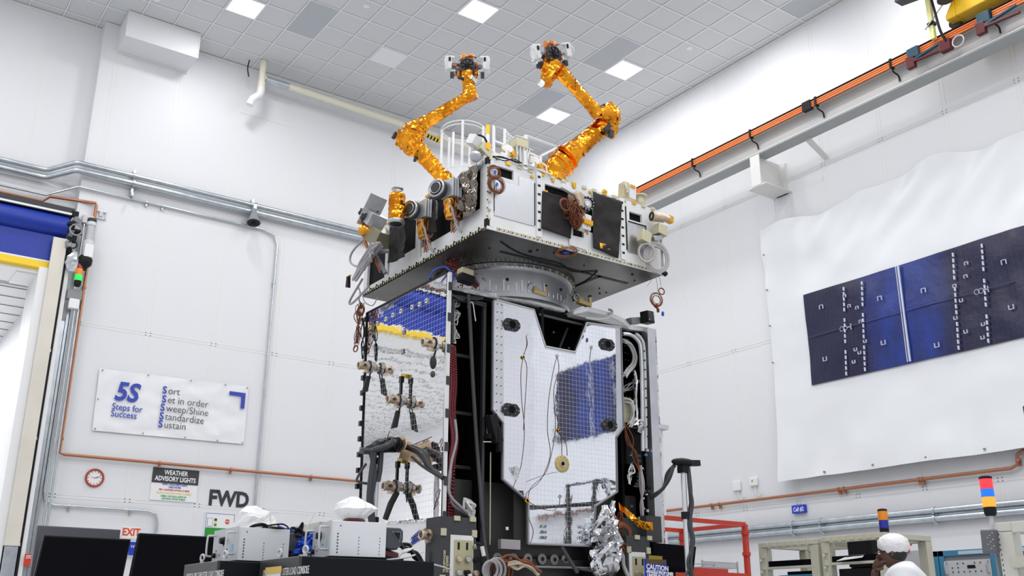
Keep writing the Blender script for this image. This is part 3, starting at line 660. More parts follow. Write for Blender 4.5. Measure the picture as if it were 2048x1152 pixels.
b = B(); b.tube(spline([(XB-.34, 7.33, 11), (XB-.35, 7.25, 10.3), (XB-.36, 7.2, 9.9), (XB-.32, 7.15, 9.7)], 5), .022, 0, 8); b.box((XB-.33, 7.31, 10.1), (XB-.24, 7.42, 10.16)); obj('cable', b, BLACK, g)
b = B(); b.cyl((XB-.35, 7.45, 10.05), (XB-.3, 6.9, 10.55), .012); obj('guide_rod', b, STEEL, g)

# ================================================================ tarp with printed solar array
g = thing('tarp_banner', 'huge white tarp on the right wall with a printed dark blue solar array', 'banner', (14.1, 5, 3.4))
def tarpshape(y):  # bottom, top (slightly scalloped top)
    t = 8.20+.07*sin(y*1.7)+.05*sin(y*4.1); return 3.44+.005*sin(y*3), t
b = B(); vs = []; NU, NV = 150, 44; TY0, TY1 = 11.78, -4.2
for j in range(NV+1):
    for i in range(NU+1):
        y = TY0+(TY1-TY0)*i/NU; lo, hi = tarpshape(y); yy = y; v = j/NV; z = lo+(hi-lo)*v
        if i == 0: yy = y-.05*(1-v)
        d = noise.fractal(V((y*.8, z*.8, 3)), .9, 2, 3)*.035
        f = max(0, v-.62)/.38; d += .035*f*noise.noise(V((y*2.2+z*2.0, z*.9-y*.5, 7)))*2.2     # drag folds from the top fixings
        f = max(0, .25-v)/.25; d += .02*f*noise.noise(V((y*3.0, z*1.2, 1)))*2
        vs.append((14.10-d-.02-.11*max(0, (.3-v)/.3)**1.4, yy, z))
b.add(vs, [(j*(NU+1)+i, j*(NU+1)+i+1, (j+1)*(NU+1)+i+1, (j+1)*(NU+1)+i) for j in range(NV) for i in range(NU)], 0, True)
obj('tarp', b, TARP, g)
b = B()
GR = []
for k in range(16):
    y = 11.70-.95*k; b = B(); GR.append(b)
    b.cyl((13.98, y, 3.50), (13.955, y, 3.50), .018, n=8)
for z in (5.6, 6.3, 7.0, 7.7): b = B(); GR.append(b); b.cyl((14.07, 11.72, z), (14.04, 11.72, z), .016, n=8)
each('grommet', GR, MIDGREY, g)
b = B(); vs = []; NU, NV = 160, 16
for j in range(NV+1):
    for i in range(NU+1):
        y = 10.90-14.1*i/NU; z = 5.02+1.66*j/NV
        d = noise.fractal(V((y*.8, z*.8, 3)), .9, 2, 3)*.035+(.02*noise.noise(V((y*5, z*2.2-y, 2))) if y < 7.4 else 0)
        vs.append((14.055-d, y, z))
b.add(vs, [(j*(NU+1)+i, j*(NU+1)+i+1, (j+1)*(NU+1)+i+1, (j+1)*(NU+1)+i) for j in range(NV) for i in range(NU)], 0, True)
obj('printed_array', b, ARRAY, g, 'printed dark blue solar cell array')
def mark(b, y, z, w, h, mi=0): b.box((14.005, y-w/2, z-h/2), (14.03, y+w/2, z+h/2), mi)
b = B()
for yc, w in ((8.94, .025), (8.985, .008), (3.53, .025), (-1.88, .025)): mark(b, yc, 5.85, w, 1.62)
for yc in (10.15, 9.78, 8.10, 7.62, 4.74, 4.37, 2.69, 2.21, -.67, -1.04):
    for k in range(18):
        if k % 6 != 5: mark(b, yc-.008*k, 5.08+k*.092, .022, .062)
rg = random.Random(5)
for yc, zc_, s in ((10.52, 6.35, .07), (10.55, 5.42, .07), (9.35, 6.20, .07), (9.38, 5.45, .07), (8.55, 6.12, .07), (8.45, 5.20, .07), (10.02, 6.42, .05), (9.95, 6.22, .05), (9.80, 6.15, .05), (9.92, 5.45, .05), (9.98, 5.25, .05), (9.85, 5.38, .05), (9.72, 5.55, .05), (9.76, 5.9, .05),
                 (8.02, 6.05, .05), (8.08, 5.55, .05), (7.95, 5.3, .05), (7.78, 6.35, .05), (7.82, 6.15, .05), (7.66, 5.35, .05), (7.7, 5.15, .05), (7.95, 5.8, .05), (7.2, 6.2, .07), (7.2, 5.5, .07), (6.9, 5.6, .06)):
    mark(b, yc-s/2, zc_, .008, s); mark(b, yc+s/2, zc_, .008, s); mark(b, yc, zc_+s/2*(1 if zc_ > 5.8 else -1), s, .008)
for yc in (10.10, 7.64):
    for dy in (-.03, .04): b.ring((14.01, yc+dy, 5.86), (1, 0, 0), .04, .004, 0, 16, 5)
    mark(b, yc-.1, 5.86, .08, .01); mark(b, yc-.14, 5.86, .008, .1)
mark(b, 9.9, 5.87, 1.9, .004, 1); mark(b, 8.0, 5.87, 1.8, .004, 1)
obj('white_marks', b, [mat('print_white', (.62, .66, .78), .4), mat('print_line', (.12, .13, .25), .4)], g)

# ================================================================ other things on the right wall
pipe('copper_pipe', 'long copper pipe running low along the right wall under the tarp', 'pipe', [(14.1, 18.0, 3.2), (14.1, 7.62, 3.2), (14.1, 7.52, 3.24), (14.1, 7.50, 3.38), (14.1, 7.42, 3.42), (14.1, -4, 3.42)], .026, COPPER, 0,
     [((14.1, y, 3.2), (0,1,0)) for y in (13.3, 13.5, 10.6, 10.5, 9.1, 9.05)]+[((14.1, 7.5, 3.3), (0,0,1))])
for dz, r, nm in ((0, .045, 'upper'), (-.12, .045, 'lower')):
    pipe('conduit', '%s of two thick steel conduits running low along the right wall' % nm, 'pipe', [(14.08, 18, 2.71+dz), (14.08, -4, 2.71+dz)], r, GALV, 0, [((14.08, y, 2.71+dz), (0,1,0)) for y in (11.6, 11.0, 8.9)])
b = B(); b.box((14.13, -4, 2.55), (14.175, 18, 2.76)); o = obj('cable_tray', b, GALV); tag(o, 'shallow grey steel channel behind the two conduits on the right wall', 'channel')
c = V((14.12, 11.475, 2.952)); g = thing('room_sign', 'small blue Cell sign on the right wall above the conduits', 'sign', c)
p = [(14.14, 11.623, 3.035), (14.14, 11.342, 3.033), (14.14, 11.338, 2.89), (14.14, 11.63, 2.89)]
b = B(); b.box((14.12, p[1][1], p[2][2]+.0), (14.17, p[0][1], p[0][2]-.01)); obj('board', b, SKY, g)
text('Cell #2', (14.115, c.y, c.z-.03), .10, mat('sign_white', (.75, .75, .95), .5), g, 'R', 'CENTER', sx=.75, bold=.003)
for (a, z), lb in ((((14.15, 12.873, 3.51), 1), 'small white wall box with a hanging cable left of the pair on the right wall'), (((14.15, 12.458, 3.527), 2), 'small white wall box with a green mark right of the pair on the right wall')):
    g = thing('wall_box', lb, 'box', a); c = V(a); b = B(); b.box(c+V((-.03, -.09, -.10 if z == 1 else -.07)), c+V((.03, .09, .08))); obj('case', b, WHITE, g, bev=.012)
    b = B(); b.tube(spline([c+V((-.01, -.02, -.08)), c+V((-.02, -.05, -.2)), c+V((-.0, -.10, -.27)), c+V((0, -.16, -.22))], 5), .008); obj('lead', b, WHTC, g)
    if z == 2: b = B(); b.box(c+V((-.035, -.01, 0)), c+V((-.03, .03, .04))); obj('indicator', b, mat('soft_green', (.35, .6, .1), .4), g)
# ================================================================ the satellite
XF, YF, ZB, ZT = 4.58, 6.92, 4.41, 5.12     # payload box: left face, right face, bottom, top
XE, YE = 6.72, 9.34
YP = 7.57; BX = 7.13; BY = 9.2              # bus: right face, far side, depth
sat = thing('satellite', 'tall silver satellite with gold foil robot arms in the middle of the cleanroom', 'satellite', (5.6, 8.1, 1.0))
def part(name, label=None):
    o = bpy.data.objects.new(name, None); o.empty_display_size = .05; C.objects.link(o); o.parent = sat; ORG[o.name] = ORG['satellite']
    if label: o['label'] = label
    return o
# ---- payload box
pb = part('payload_module', 'square upper box with open frames and black blankets')
b = B(); b.box((XF+.03, YF+.03, ZB+.02), (XE-.03, YE-.03, ZT-.02)); obj('core', b, VOID, pb)
b = B(); b.box((XF, YF, ZB), (XE, YE, ZB+.03), 0)
b.box((5.0, 7.3, ZB-.004), (6.6, 7.34, ZB), 1); b.box((6.2, 7.3, ZB-.004), (6.24, 9.0, ZB), 1)
rg = random.Random(3)
for k in range(46):
    x, y = rg.uniform(XF+.1, XE-.1), rg.uniform(YF+.1, YE-.2)
    if hypot(x-5.6, y-8.12) > .72: b.cyl((x, y, ZB), (x, y, ZB-.008), rg.choice((.008, .012, .02)), mi=1, n=8)
for pts in ([(4.85, 7.1), (5.2, 7.25), (5.65, 7.25), (5.9, 7.35), (6.1, 7.2)], [(6.1, 7.2), (6.2, 7.5), (6.25, 7.8), (6.55, 8.0)]):
    b.tube(spline([(x, y, ZB-.006) for x, y in pts], 5), .005, 1, 6)
obj('floor_plate', b, [OLIVE, BLACK], pb, 'dark polished underside plate')
def rail(b, p, q, w, t, mi=0): b.box(p, q, mi)
# top deck
b = B(); b.box((XF+.01, YF+.01, ZT-.03), (XE-.01, YE-.01, ZT)); obj('top_plate', b, SWHITE, pb)
# right face (plane y = YF)
def fy(b, px, t=.01, mi=0, off=0.0): return b.prism([(p[0], YF-off, p[2]) for p in px], (0, -t, 0), mi)
def fx(b, px, t=.01, mi=0, off=0.0): return b.prism([(XF-off, p[1], p[2]) for p in px], (-t, 0, 0), mi)
def face_frame(b, holes, u0, u1, z0, z1, ax, mi=0):
    """plate with rectangular windows, built from strips; ax 'y' or 'x'"""
    us = sorted({u0, u1, *[h[0] for h in holes], *[h[1] for h in holes]}); zs = sorted({z0, z1, *[h[2] for h in holes], *[h[3] for h in holes]})
    for i in range(len(us)-1):
        for j in range(len(zs)-1):
            uc, zc = (us[i]+us[i+1])/2, (zs[j]+zs[j+1])/2
            if any(h[0] < uc < h[1] and h[2] < zc < h[3] for h in holes): continue
            if ax == 'y': b.box((us[i], YF, zs[j]), (us[i+1], YF+.028, zs[j+1]), mi)
            else: b.box((XF, max(us[i], YF+.0285), zs[j]), (XF+.028, us[i+1], zs[j+1]), mi)
b = B(); face_frame(b, [(4.69, 4.87, 4.965, 5.065), (5.235, 5.47, 4.88, 5.03), (5.47, 5.84, 4.66, 5.03), (6.30, 6.47, 4.92, 5.01), (5.57, 5.70, 4.50, 4.66)], XF, XE, ZB+.03, ZT, 'y')
obj('right_face_plate', b, SWHITE, pb)
for k, (u0, u1, z0, z1) in enumerate(((4.655, 5.105, 4.56, 4.92), (6.26, 6.52, 4.56, 4.88))):
    b = B(); b.box((u0, YF-.006, z0), (u1, YF, z1)); 
    if k == 0: b.box((4.93, YF-.006, z1), (u1, YF, 5.02))
    obj('silver_fabric_panel', b, HONEY, pb, 'woven silver fabric panel')
b = B()
for u in (5.155, 6.19):
    b.box((u-.03, YF-.02, ZB+.05), (u+.03, YF, ZT))
    for k in range(7): b.box((u-.018, YF-.024, ZB+.11+k*.09), (u+.012, YF-.018, ZB+.13+k*.09), 1)
b.box((5.105, YF-.008, 4.57), (5.115, YF, 5.0), 1); b.box((4.648, YF-.008, 4.6), (4.656, YF, 4.85), 1); b.box((6.245, YF-.008, 4.58), (6.255, YF, 5.05), 1); b.box((6.28, YF-.008, 4.89), (6.52, YF, 4.9), 1); b.box((6.51, YF-.008, 4.65), (6.52, YF, 4.9), 1)
b.box((4.60, YF-.015, ZB+.03), (4.64, YF, ZT)); b.box((XF-.005, YF-.012, ZB), (XE, YF, ZB+.045))
obj('edge_rail', b, [SWHITE, BLACK], pb)
# clips along the bottom edges
b = B()
for k in range(44):
    x = XF+.1+k*.048; b.box((x, YF-.016, ZB+.01), (x+.026, YF-.004, ZB+.034), 0 if k % 3 else 2)
    b.box((x+.028, YF-.018, ZB+.012), (x+.034, YF-.004, ZB+.03), 1)
for k in range(48):
    y = YF+.08+k*.047; b.box((XF-.016, y, ZB+.008), (XF-.004, y+.024, ZB+.03), 0 if k % 4 else 2); b.box((XF-.02, y+.03, ZB+.0), (XF-.004, y+.034, ZB+.05 if k % 3 == 0 else ZB+.03), 1)
for k in range(8): b.box((XF-.006, YF-.006, ZB+.12+k*.08), (XF+.004, YF-.0, ZB+.13+k*.08), 1); b.box((XF+.005, YF-.02, ZB+.09+k*.085), (XF+.03, YF-.01, ZB+.11+k*.085), 2 if k % 2 else 0)
obj('clips', b, [PALEG, BLACK, BRASS], pb, 'small pale clips along the lower edges')
b = B(); b.box((XF-.012, YF-.014, ZB+.03), (XF+.03, YF+.03, ZB+.10), 0); b.box((XF-.012, YF-.014, ZT-.06), (XF+.03, YF+.03, ZT+.0), 0)
obj('corner_bracket', b, BLACK, pb)
b = B()
for k in range(15): b.box((XF+.2+k*.13, YF-.012, ZT-.02), (XF+.25+k*.13, YF+.03, ZT+.012), 0 if k % 3 else 1)
for p in ((5.474, 6.9, 5.062), (5.585, 6.9, 5.085), (5.786, 6.9, 5.083), (6.035, 6.9, 5.071), (5.08, 6.9, 5.058), (5.329, 6.9, 5.082), (5.243, 6.9, 4.945)): b.obox((p[0], 6.909, p[2]), (.03, .012, .022), (0, 12, 0), 1)
b.obox((5.42, YF-.0, ZT+.02), (.07, .03, .03), (0, 8, 10), 1); b.obox((5.98, YF, ZT+.02), (.05, .03, .03), (0, 8, 10), 1)
obj('tape_tab', b, [PALEG, GOLDT], pb, 'orange and pale tape tabs along the top edge')
# blankets on the right face
def blanket(px, ax, off, seed, label, m=BLKKAP, amp=.02, nu=22, nv=26):
    """thin hanging sheet from its four corners"""
    b = B(); P = [V(p) for p in px]; nrm = V((0, -1, 0)) if ax == 'y' else V((-1, 0, 0))
    P = [p+nrm*off for p in P]; sheet(b, P, nu, nv, nrm, amp, seed, 0, 4.0, .6); o = obj('black_blanket', b, m, pb, label)
    md = o.modifiers.new('solid', 'SOLIDIFY'); md.thickness = .004; return o
blanket([(5.163, 6.92, 4.54), (5.517, 6.92, 4.524), (5.541, 6.92, 4.939), (5.187, 6.92, 4.933)], 'y', .02, 1, 'black blanket square on the right face, left of the round sensor')
blanket([(5.792, 6.92, 4.492), (6.107, 6.92, 4.45), (6.177, 6.92, 5.075), (5.808, 6.92, 5.086)], 'y', .02, 2, 'black blanket with a gold patch, right of the round sensor')
b = B(); b.prism([(p[0], YF-.035, p[2]) for p in ((5.866, 6.9, 4.558), (5.992, 6.9, 4.56), (5.997, 6.9, 4.514), (5.87, 6.9, 4.502))], (0, -.006, 0)); obj('gold_patch', b, AMBER, pb)
b = B(); b.prism([(p[0], YF+.04, p[2]) for p in ((5.496, 6.92, 5.059), (5.808, 6.92, 5.07), (5.796, 6.92, 4.758), (5.488, 6.92, 4.764))], (0, .1, 0)); obj('recess_panel', b, DKGREY, pb)
b = B(); b.prism([(p[0], YF-.01, p[2]) for p in ((5.513, 6.92, 4.564), (5.708, 6.92, 4.572), (5.717, 6.92, 4.455), (5.51, 6.92, 4.461))], (0, -.012, 0)); obj('lower_plate', b, SWHITE, pb)
# round docking sensor on the right face
s = part('docking_sensor', 'round silver docking sensor with a ribbed ring on the right face'); c = V((5.653, 6.8, 4.887)); ax = V((-.25, -1, -.1)).normalized()
b = B(); b.lathe(c, ax, [(-.16, .07), (-.02, .075), (0, .06)], 0, 24); b.ring(c, ax, .062, .012, 1, 32); b.ring(c, ax, .042, .006, 0, 28); b.lathe(c, ax, [(0, .03), (.012, .028)], 2, 20)
for k in range(12):
    u = ax.orthogonal().normalized(); w = ax.cross(u); q = c+(u*cos(k*pi/6)+w*sin(k*pi/6))*.064; b.cyl(q, q+ax*.012, .007, n=6)
obj('ring_head', b, [STEEL, BLACK, SWHITE], s)
b = B(); b.obox(c+V((-.10, .05, .02)), (.10, .14, .14), (0, 10, 15)); b.cyl(c+V((-.15, -.02, .06)), c+V((-.10, -.02, -.06)), .03); b.obox(c+V((-.02, .02, -.2)), (.10, .08, .16), (0, 5, 0), 1); b.obox(c+V((-.02, .0, -.21)), (.105, .09, .05), (0, 5, 0), 2)
b.obox(c+V((-.19,.06,.12)), (.16, .04, .05), (0,15,0), 1)
obj('bracket_block', b, [TAN, SWHITE, GOLDT], s, bev=.004)
b = B(); wires(b, c+V((-.16, 0, 0)), c+V((-.10, .04, -.26)), 16, .0035, .03, .08, 5, 0); wires(b, c+V((-.24, 0, -.02)), c+V((-.12, .04, -.22)), 12, .0035, .04, .07, 6, 0); wires(b, c+V((-.1, 0, -.05)), c+V((.0, .0, -.32)), 4, .006, .02, .03, 7, 1)
coil(b, c+V((-.27, .0, -.08)), (0, 1, 0), .06, .005, 8, 3, 0); obj('wire_bundle', b, [COPW, COPPER], s, 'brown wire bundle')
# small thruster group on the right end
s = part('end_sensor', 'brown lensed sensor on pale brackets at the right end of the payload box'); c = V((6.56, 6.82, 4.979))
b = B(); b.lathe(c, (1, -.25, 0), [(-.04, .055), (.0, .05), (.10, .05), (.11, .035), (.16, .035)], 0, 20); b.ring(c+V((-.04,.01,0)), (1,-.25,0), .038, .01, 1); obj('lens_tube', b, [TAN, BLACK], s)
b = B(); b.obox(c+V((.17, -.03, .0)), (.07, .06, .07), (0, 10, 0), 1); b.obox(c+V((.06, 0, -.14)), (.12, .1, .11), (0, 8, 0), 0); b.obox(c+V((-.16, 0, -.26)), (.12, .08, .12), (0, 12, 0), 0); b.obox(c+V((.0,0,-.24)), (.12,.07,.05), (0,-20,0), 2); b.cyl(c+V((.07,0,-.2)), c+V((.07,0,-.62)), .012, mi=2)
obj('mount', b, [PALEG, GOLDT, STEEL], s, bev=.004)
# ---- left face (plane x = XF)
b = B(); face_frame(b, [(7.04, 7.42, 4.56, 5.06), (7.5, 8.12, 4.50, 5.06), (8.22, 8.8, 4.50, 5.06), (8.86, 9.26, 4.50, 5.06)], YF, YE, ZB+.03, ZT, 'x')
obj('left_face_plate', b, SWHITE, pb)
b = B()
for y0, y1, z1 in ((7.05, 7.41, 4.66), (7.52, 8.11, 4.60), (8.24, 8.78, 4.64)): b.box((XF+.012, y0, 4.50), (XF+.03, y1, z1))
obj('white_liner', b, mat('liner', (.85, .85, .85), .5), pb)
b = B(); sheet(b, [(XF-.02, 7.36, 4.60), (XF-.03, 7.0, 4.60), (XF-.02, 7.0, 5.07), (XF-.02, 7.36, 5.08)], 26, 30, (-1, 0, 0), .06, 9, 0, 9.0, .5); obj('smoked_film', b, SMOKE, pb, 'crumpled smoky film over the corner bay')
b = B()
for k in range(5): b.obox((XF-.02, 7.40, 4.68+k*.085), (.03, .06, .045), (10*k, 0, 0), k % 2)
for k in range(9): b.box((XF-.01, 7.3+.22*k, ZT-.01), (XF+.03, 7.38+.22*k, ZT+.015), k % 2)
for k in range(5): b.obox((XF-.02, 7.02+.085*k, ZT-.03), (.02, .07, .06), (0, 25, 0), 2)
obj('tape_tab', b, [PALEG, GOLDT, LTGREY], pb)
blanket([(4.52, 7.669, 4.607), (4.52, 7.965, 4.641), (4.52, 8.024, 5.031), (4.52, 7.703, 5.006)][::1], 'x', .0, 4, 'curved black blanket on the left face between two mechanisms', amp=.05)
blanket([(4.45, 8.109, 4.467), (4.45, 8.483, 4.511), (4.45, 8.456, 4.884), (4.45, 8.186, 4.902)], 'x', .0, 5, 'long black blanket hanging at the far left corner', amp=.05)
def mechanism(name, label, c, flip=0):
    s = part(name, label); c = V(c)
    b = B(); b.obox(c+V((.08, -.05, .0)), (.16, .17, .18), (0, 0, 10), 0)
    for k in range(5): b.obox(c+V((.02+.03*k, -.14, .0)), (.010, .02, .19), (0, 0, 10), 0)
    obj('ribbed_housing', b, MECH, s, bev=.004)
    a = V((-1, -.45, 0)).normalized()
    b = B(); b.lathe(c+V((-.02, .02, 0)), a, [(0, .09), (.05, .095), (.07, .08)], 0, 24); b.ring(c+V((-.02, .02, 0))+a*.07, a, .08, .012, 1, 28); b.lathe(c+V((-.02, .02, 0))+a*.07, a, [(0, .05), (.02, .045)], 0, 20); b.ring(c+V((-.02, .02, 0))+a*.085, a, .055, .006, 1, 24)
    obj('round_drive', b, [DKGREY, STEEL], s)
    b = B(); foil(b, [c+V((.05, -.03, -.10)), c+V((.06, -.04, -.28))], [.06, .05], 3); obj('foil_sleeve', b, AMBER, s)
    b = B(); wires(b, c+V((.10, -.1, -.05)), c+V((.08, -.06, -.42)), 6, .006, .04, .05, 8, 0); wires(b, c+V((.02, -.06, -.1)), c+V((.12, -.15, -.44)), 4, .008, .06, .04, 11, 1); obj('cable_bundle', b, [COPPER, GREYC], s)
    return s
mechanism('drive_mechanism', 'grey ribbed drive with a round face high on the left face', (4.42, 7.432, 4.933))
mechanism('drive_mechanism', 'grey ribbed drive behind the gold foil canister', (4.4, 7.896, 4.876))
s = part('tilted_mechanism', 'tilted ribbed mechanism over an olive box at the far left corner'); c = V((4.36, 8.716, 5.052))
b = B(); b.obox(c, (.18, .2, .14), (35, 10, 0))
for k in range(6): b.obox(c+V((-.03+.0*k, .10-.035*k, .02+.028*k)), (.2, .012, .15), (35, 10, 0))
b.lathe(c+V((-.05,.08,.04)), V((-.6,.3,.7)), [(0,.07),(.05,.07),(.06,.04),(.1,.04)], 1, 14)
for k in range(6): b.cyl(c+V((-.08+.02*k, .12-.03*k, .08)), c+V((-.1+.02*k, .13-.03*k, .15)), .012, mi=1, n=8)
obj('ribbed_housing', b, [MECH, DKGREY], s, bev=.004)
b = B(); b.obox(c+V((.06, -.02, -.19)), (.24, .28, .17), (38, 0, 10), 0); obj('olive_box', b, mat('olive_box', (.26, .24, .16), .4, .3), s, bev=.005)
b = B(); foil(b, [c+V((-.10, .1, -.10)), c+V((-.02, .0, -.14))], [.06, .05], 3); obj('foil_sleeve', b, AMBER, s)
b = B(); b.cyl(c+V((.0, -.02, -.36)), c+V((.12, -.25, -.40)), .022); b.cyl(c+V((.0, -.02, -.36)), c+V((.08, -.15, -.62)), .022); wires(b, c+V((-.1, .08, -.1)), c+V((.05, -.1, -.6)), 5, .007, .03, .06, 3, 1); obj('strut', b, [MIDGREY, COPPER], s)
# gold foil canister
s = part('foil_canister', 'gold foil wrapped canister with a grey collar, left of the payload box'); c = V((4.2, 7.936, 4.889))
b = B(); foil(b, [c+V((0, 0, .145)), c+V((0, 0, .12)), c+V((0, 0, -.15))], [.05, .082, .078], 21, 0, 18, .02, .04); foil(b, [c+V((.05, -.0, -.02)), c+V((.24, .0, .0))], [.05, .045], 22, 0, 12, .02, .06); obj('foil_wrap', b, GOLD, s)
b = B(); b.lathe(c+V((0, 0, .14)), (0, 0, 1), [(0, .045), (.03, .045), (.04, .058), (.05, .058), (.052, .04)], 0, 24); b.lathe(c+V((0, 0, -.15)), (0, 0, -1), [(0, .083), (.02, .088), (.035, .08)], 0, 24); b.lathe(c+V((0, 0, -.182)), (0, 0, -1), [(0, .07), (.004, .06)], 1, 24); obj('end_collar', b, [STEEL, BLACK], s)
b = B(); b.lathe(c+V((.22, 0, 0)), (1, 0, 0), [(0, .06), (.03, .065), (.06, .05)], 0, 18); obj('joint', b, DKGREY, s)
# ---- equipment standing on the payload box
def topunit(label, px, seed, kind):
    s = part('deck_instrument', label); c = V(px); b = B()
    if kind == 'cam':
        b.obox(c+V((-.06, .0, .06)), (.10, .09, .10), (20, 10, 20), 0); b.obox(c+V((.04, 0, -.02)), (.14, .12, .10), (0, 30, 10), 1); b.lathe(c+V((-.04, -.02, -.10)), V((-.6, -.6, -.4)), [(0, .05), (.06, .055), (.08, .03)], 2, 18); b.obox(c+V((.09, 0, -.09)), (.13, .1, .12), (0, 12, 0), 0)
        obj('housing', b, [SWHITE, PALEG, STEEL], s, bev=.004); b = B(); b.obox(c+V((.06, -.06, .02)), (.05, .01, .07), (0, 20, 0), 0); obj('tape', b, GOLDT, s)
        b = B(); b.tube(spline([c+V((-.08, 0, .12)), c+V((.04, -.02, .12)), c+V((.12, -.02, -.02)), c+V((.25, -.02, -.12))], 6), .009); obj('lead', b, BLACK, s)
    elif kind == 'dish':
        b.lathe(c, V((-.3, -1, .3)), [(-.10, .03), (-.02, .04), (0, .055), (.012, .05)], 0, 24); b.ring(c, V((-.3, -1, .3)), .05, .013, 1, 28); obj('dish', b, [SWHITE, TAN], s)
        b = B(); b.obox(c+V((0, .02, -.09)), (.09, .09, .12), (0, 8, 12), 0); b.obox(c+V((.05, -.02, -.05)), (.05, .04, .05), (0, 8, 12), 1); b.tube(spline([c+V((.04,-.02,-.02)), c+V((.12,-.02,-.03)), c+V((.13,-.02,-.14))], 5), .01, 0); obj('base', b, [SILVER, GOLDT], s, bev=.004)
    else:
        b.box(c+V((-.07, -.05, .03)), c+V((.07, .07, .12)), 1); b.box(c+V((-.075, -.055, .12)), c+V((.075, .075, .13)), 0)
        for dx in (-.06, -.02, .02, .06): b.cyl(c+V((dx, -.04, .03)), c+V((dx, -.04, -.17)), .007)
        b.box(c+V((-.03, -.01, -.17)), c+V((.03, .06, .05)), 0); b.cyl(c+V((.07, 0, .06)), c+V((.16, 0, .05)), .012, mi=2); b.tube(spline([c+V((.1, -.02, .03)), c+V((.08, -.03, -.06)), c+V((.12, -.03, -.18))], 5), .011, 2)
        obj('frame', b, [SWHITE, PALEG, STEEL], s, bev=.003)
topunit('white boxed camera with a gold tab on the near corner of the payload box', (4.536, 7, 5.227), 1, 'cam')
topunit('larger silver dish instrument on top of the payload box', (4.871, 7.02, 5.331), 2, 'dish')
topunit('pale framed instrument standing between the two dish instruments', (5.011, 7.02, 5.344), 3, 'frame')
topunit('smaller dish instrument nearest the tall gold arm', (5.211, 7.05, 5.316), 4, 'dish')
s = part('deck_instrument', 'pale tape-wrapped unit on the right end of the payload box'); c = V((6.357, 7, 5.266)); b = B()
b.obox(c+V((-.05, 0, 0)), (.06, .1, .17), (0, 5, 0), 0); b.obox(c+V((.03, 0, -.01)), (.09, .1, .15), (0, 5, 0), 1); b.obox(c+V((.03, -.03, .05)), (.06, .06, .03), (0, 5, 0), 2); b.lathe(c+V((.17, 0, -.09)), (0,0,1), [(0, .05), (.07, .05), (.075, .08), (.09, .08)], 0, 20)
wires(b, c+V((-.08,-.05,.08)), c+V((-.05,-.05,-.1)), 6, .006, 0, .03, 2, 0); obj('unit', b, [PALEG, SWHITE, GOLDT], s, bev=.003)
b = B(); wires(b, (4.9, 6.9, 5.14), (5.3, 6.9, 5.13), 4, .006, -.01, .02, 9, 0); wires(b, (4.62, 6.9, 5.13), (5.0, 6.9, 5.14), 3, .005, -.02, .02, 10, 1); obj('surface_leads', b, [WHTC, BLACK], pb)

# ---- robot arms
a1 = part('robotic_arm', 'left robot arm in gold foil, folded elbow low and gripper upright')
S0, S1, E0, E1, W0_, W1_ = V((5.199, 8.659, 5.683)), V((4.816, 8.707, 6.029)), V((4.718, 8.703, 6.073)), V((4.809, 8.596, 6.243)), V((5.214, 8.238, 6.591)), V((5.18, 8.26, 6.791))
S00 = S0+(S0-S1)*.35; S00.z = 5.10
b = B(); foil(b, [S00, S0, S0.lerp(S1, .3), S1], [.085, .10, .082, .10], 31, 0, 16, .03, .06); obj('upper_arm', b, GOLD, a1)
b = B(); foil(b, [S1+V((.02, .03, -.05)), E0, E0.lerp(E1, .5)+V((0, 0, .03)), E1], [.09, .135, .13, .095], 32, 0, 16, .025, .09); foil(b, [E0+V((-.12, .06, .03)), E0+V((.10, -.04, .0))], [.09, .12], 35, 0, 14, .03, .08); obj('elbow', b, GOLD, a1)
b = B(); foil(b, [E1, E1.lerp(W0_, .15), E1.lerp(W0_, .8), W0_], [.09, .075, .062, .08], 33, 0, 14, .03, .06); obj('forearm', b, GOLD, a1)
b = B(); foil(b, [W0_+V((.02, 0, -.05)), W0_.lerp(W1_, .3), W1_, V((5.179, 8.261, 6.867))], [.07, .075, .07, .068], 34, 0, 16, .02, .06); obj('wrist', b, GOLD, a1)
b = B(); b.obox(E0+V((-.14, .07, .05)), (.04, .04, .08), (0, 20, 0)); b.obox(S1+V((.0, .0, -.13)), (.03, .03, .1), (10, 10, 0)); b.obox(W1_+V((.03, -.06, -.03)), (.09, .05, .06), (0, 15, 20), 1); b.cyl(W1_+V((-.12, 0, -.02)), W1_+V((-.05, 0, -.02)), .02); obj('hardware', b, [DKGREY, SILVER], a1, bev=.004)
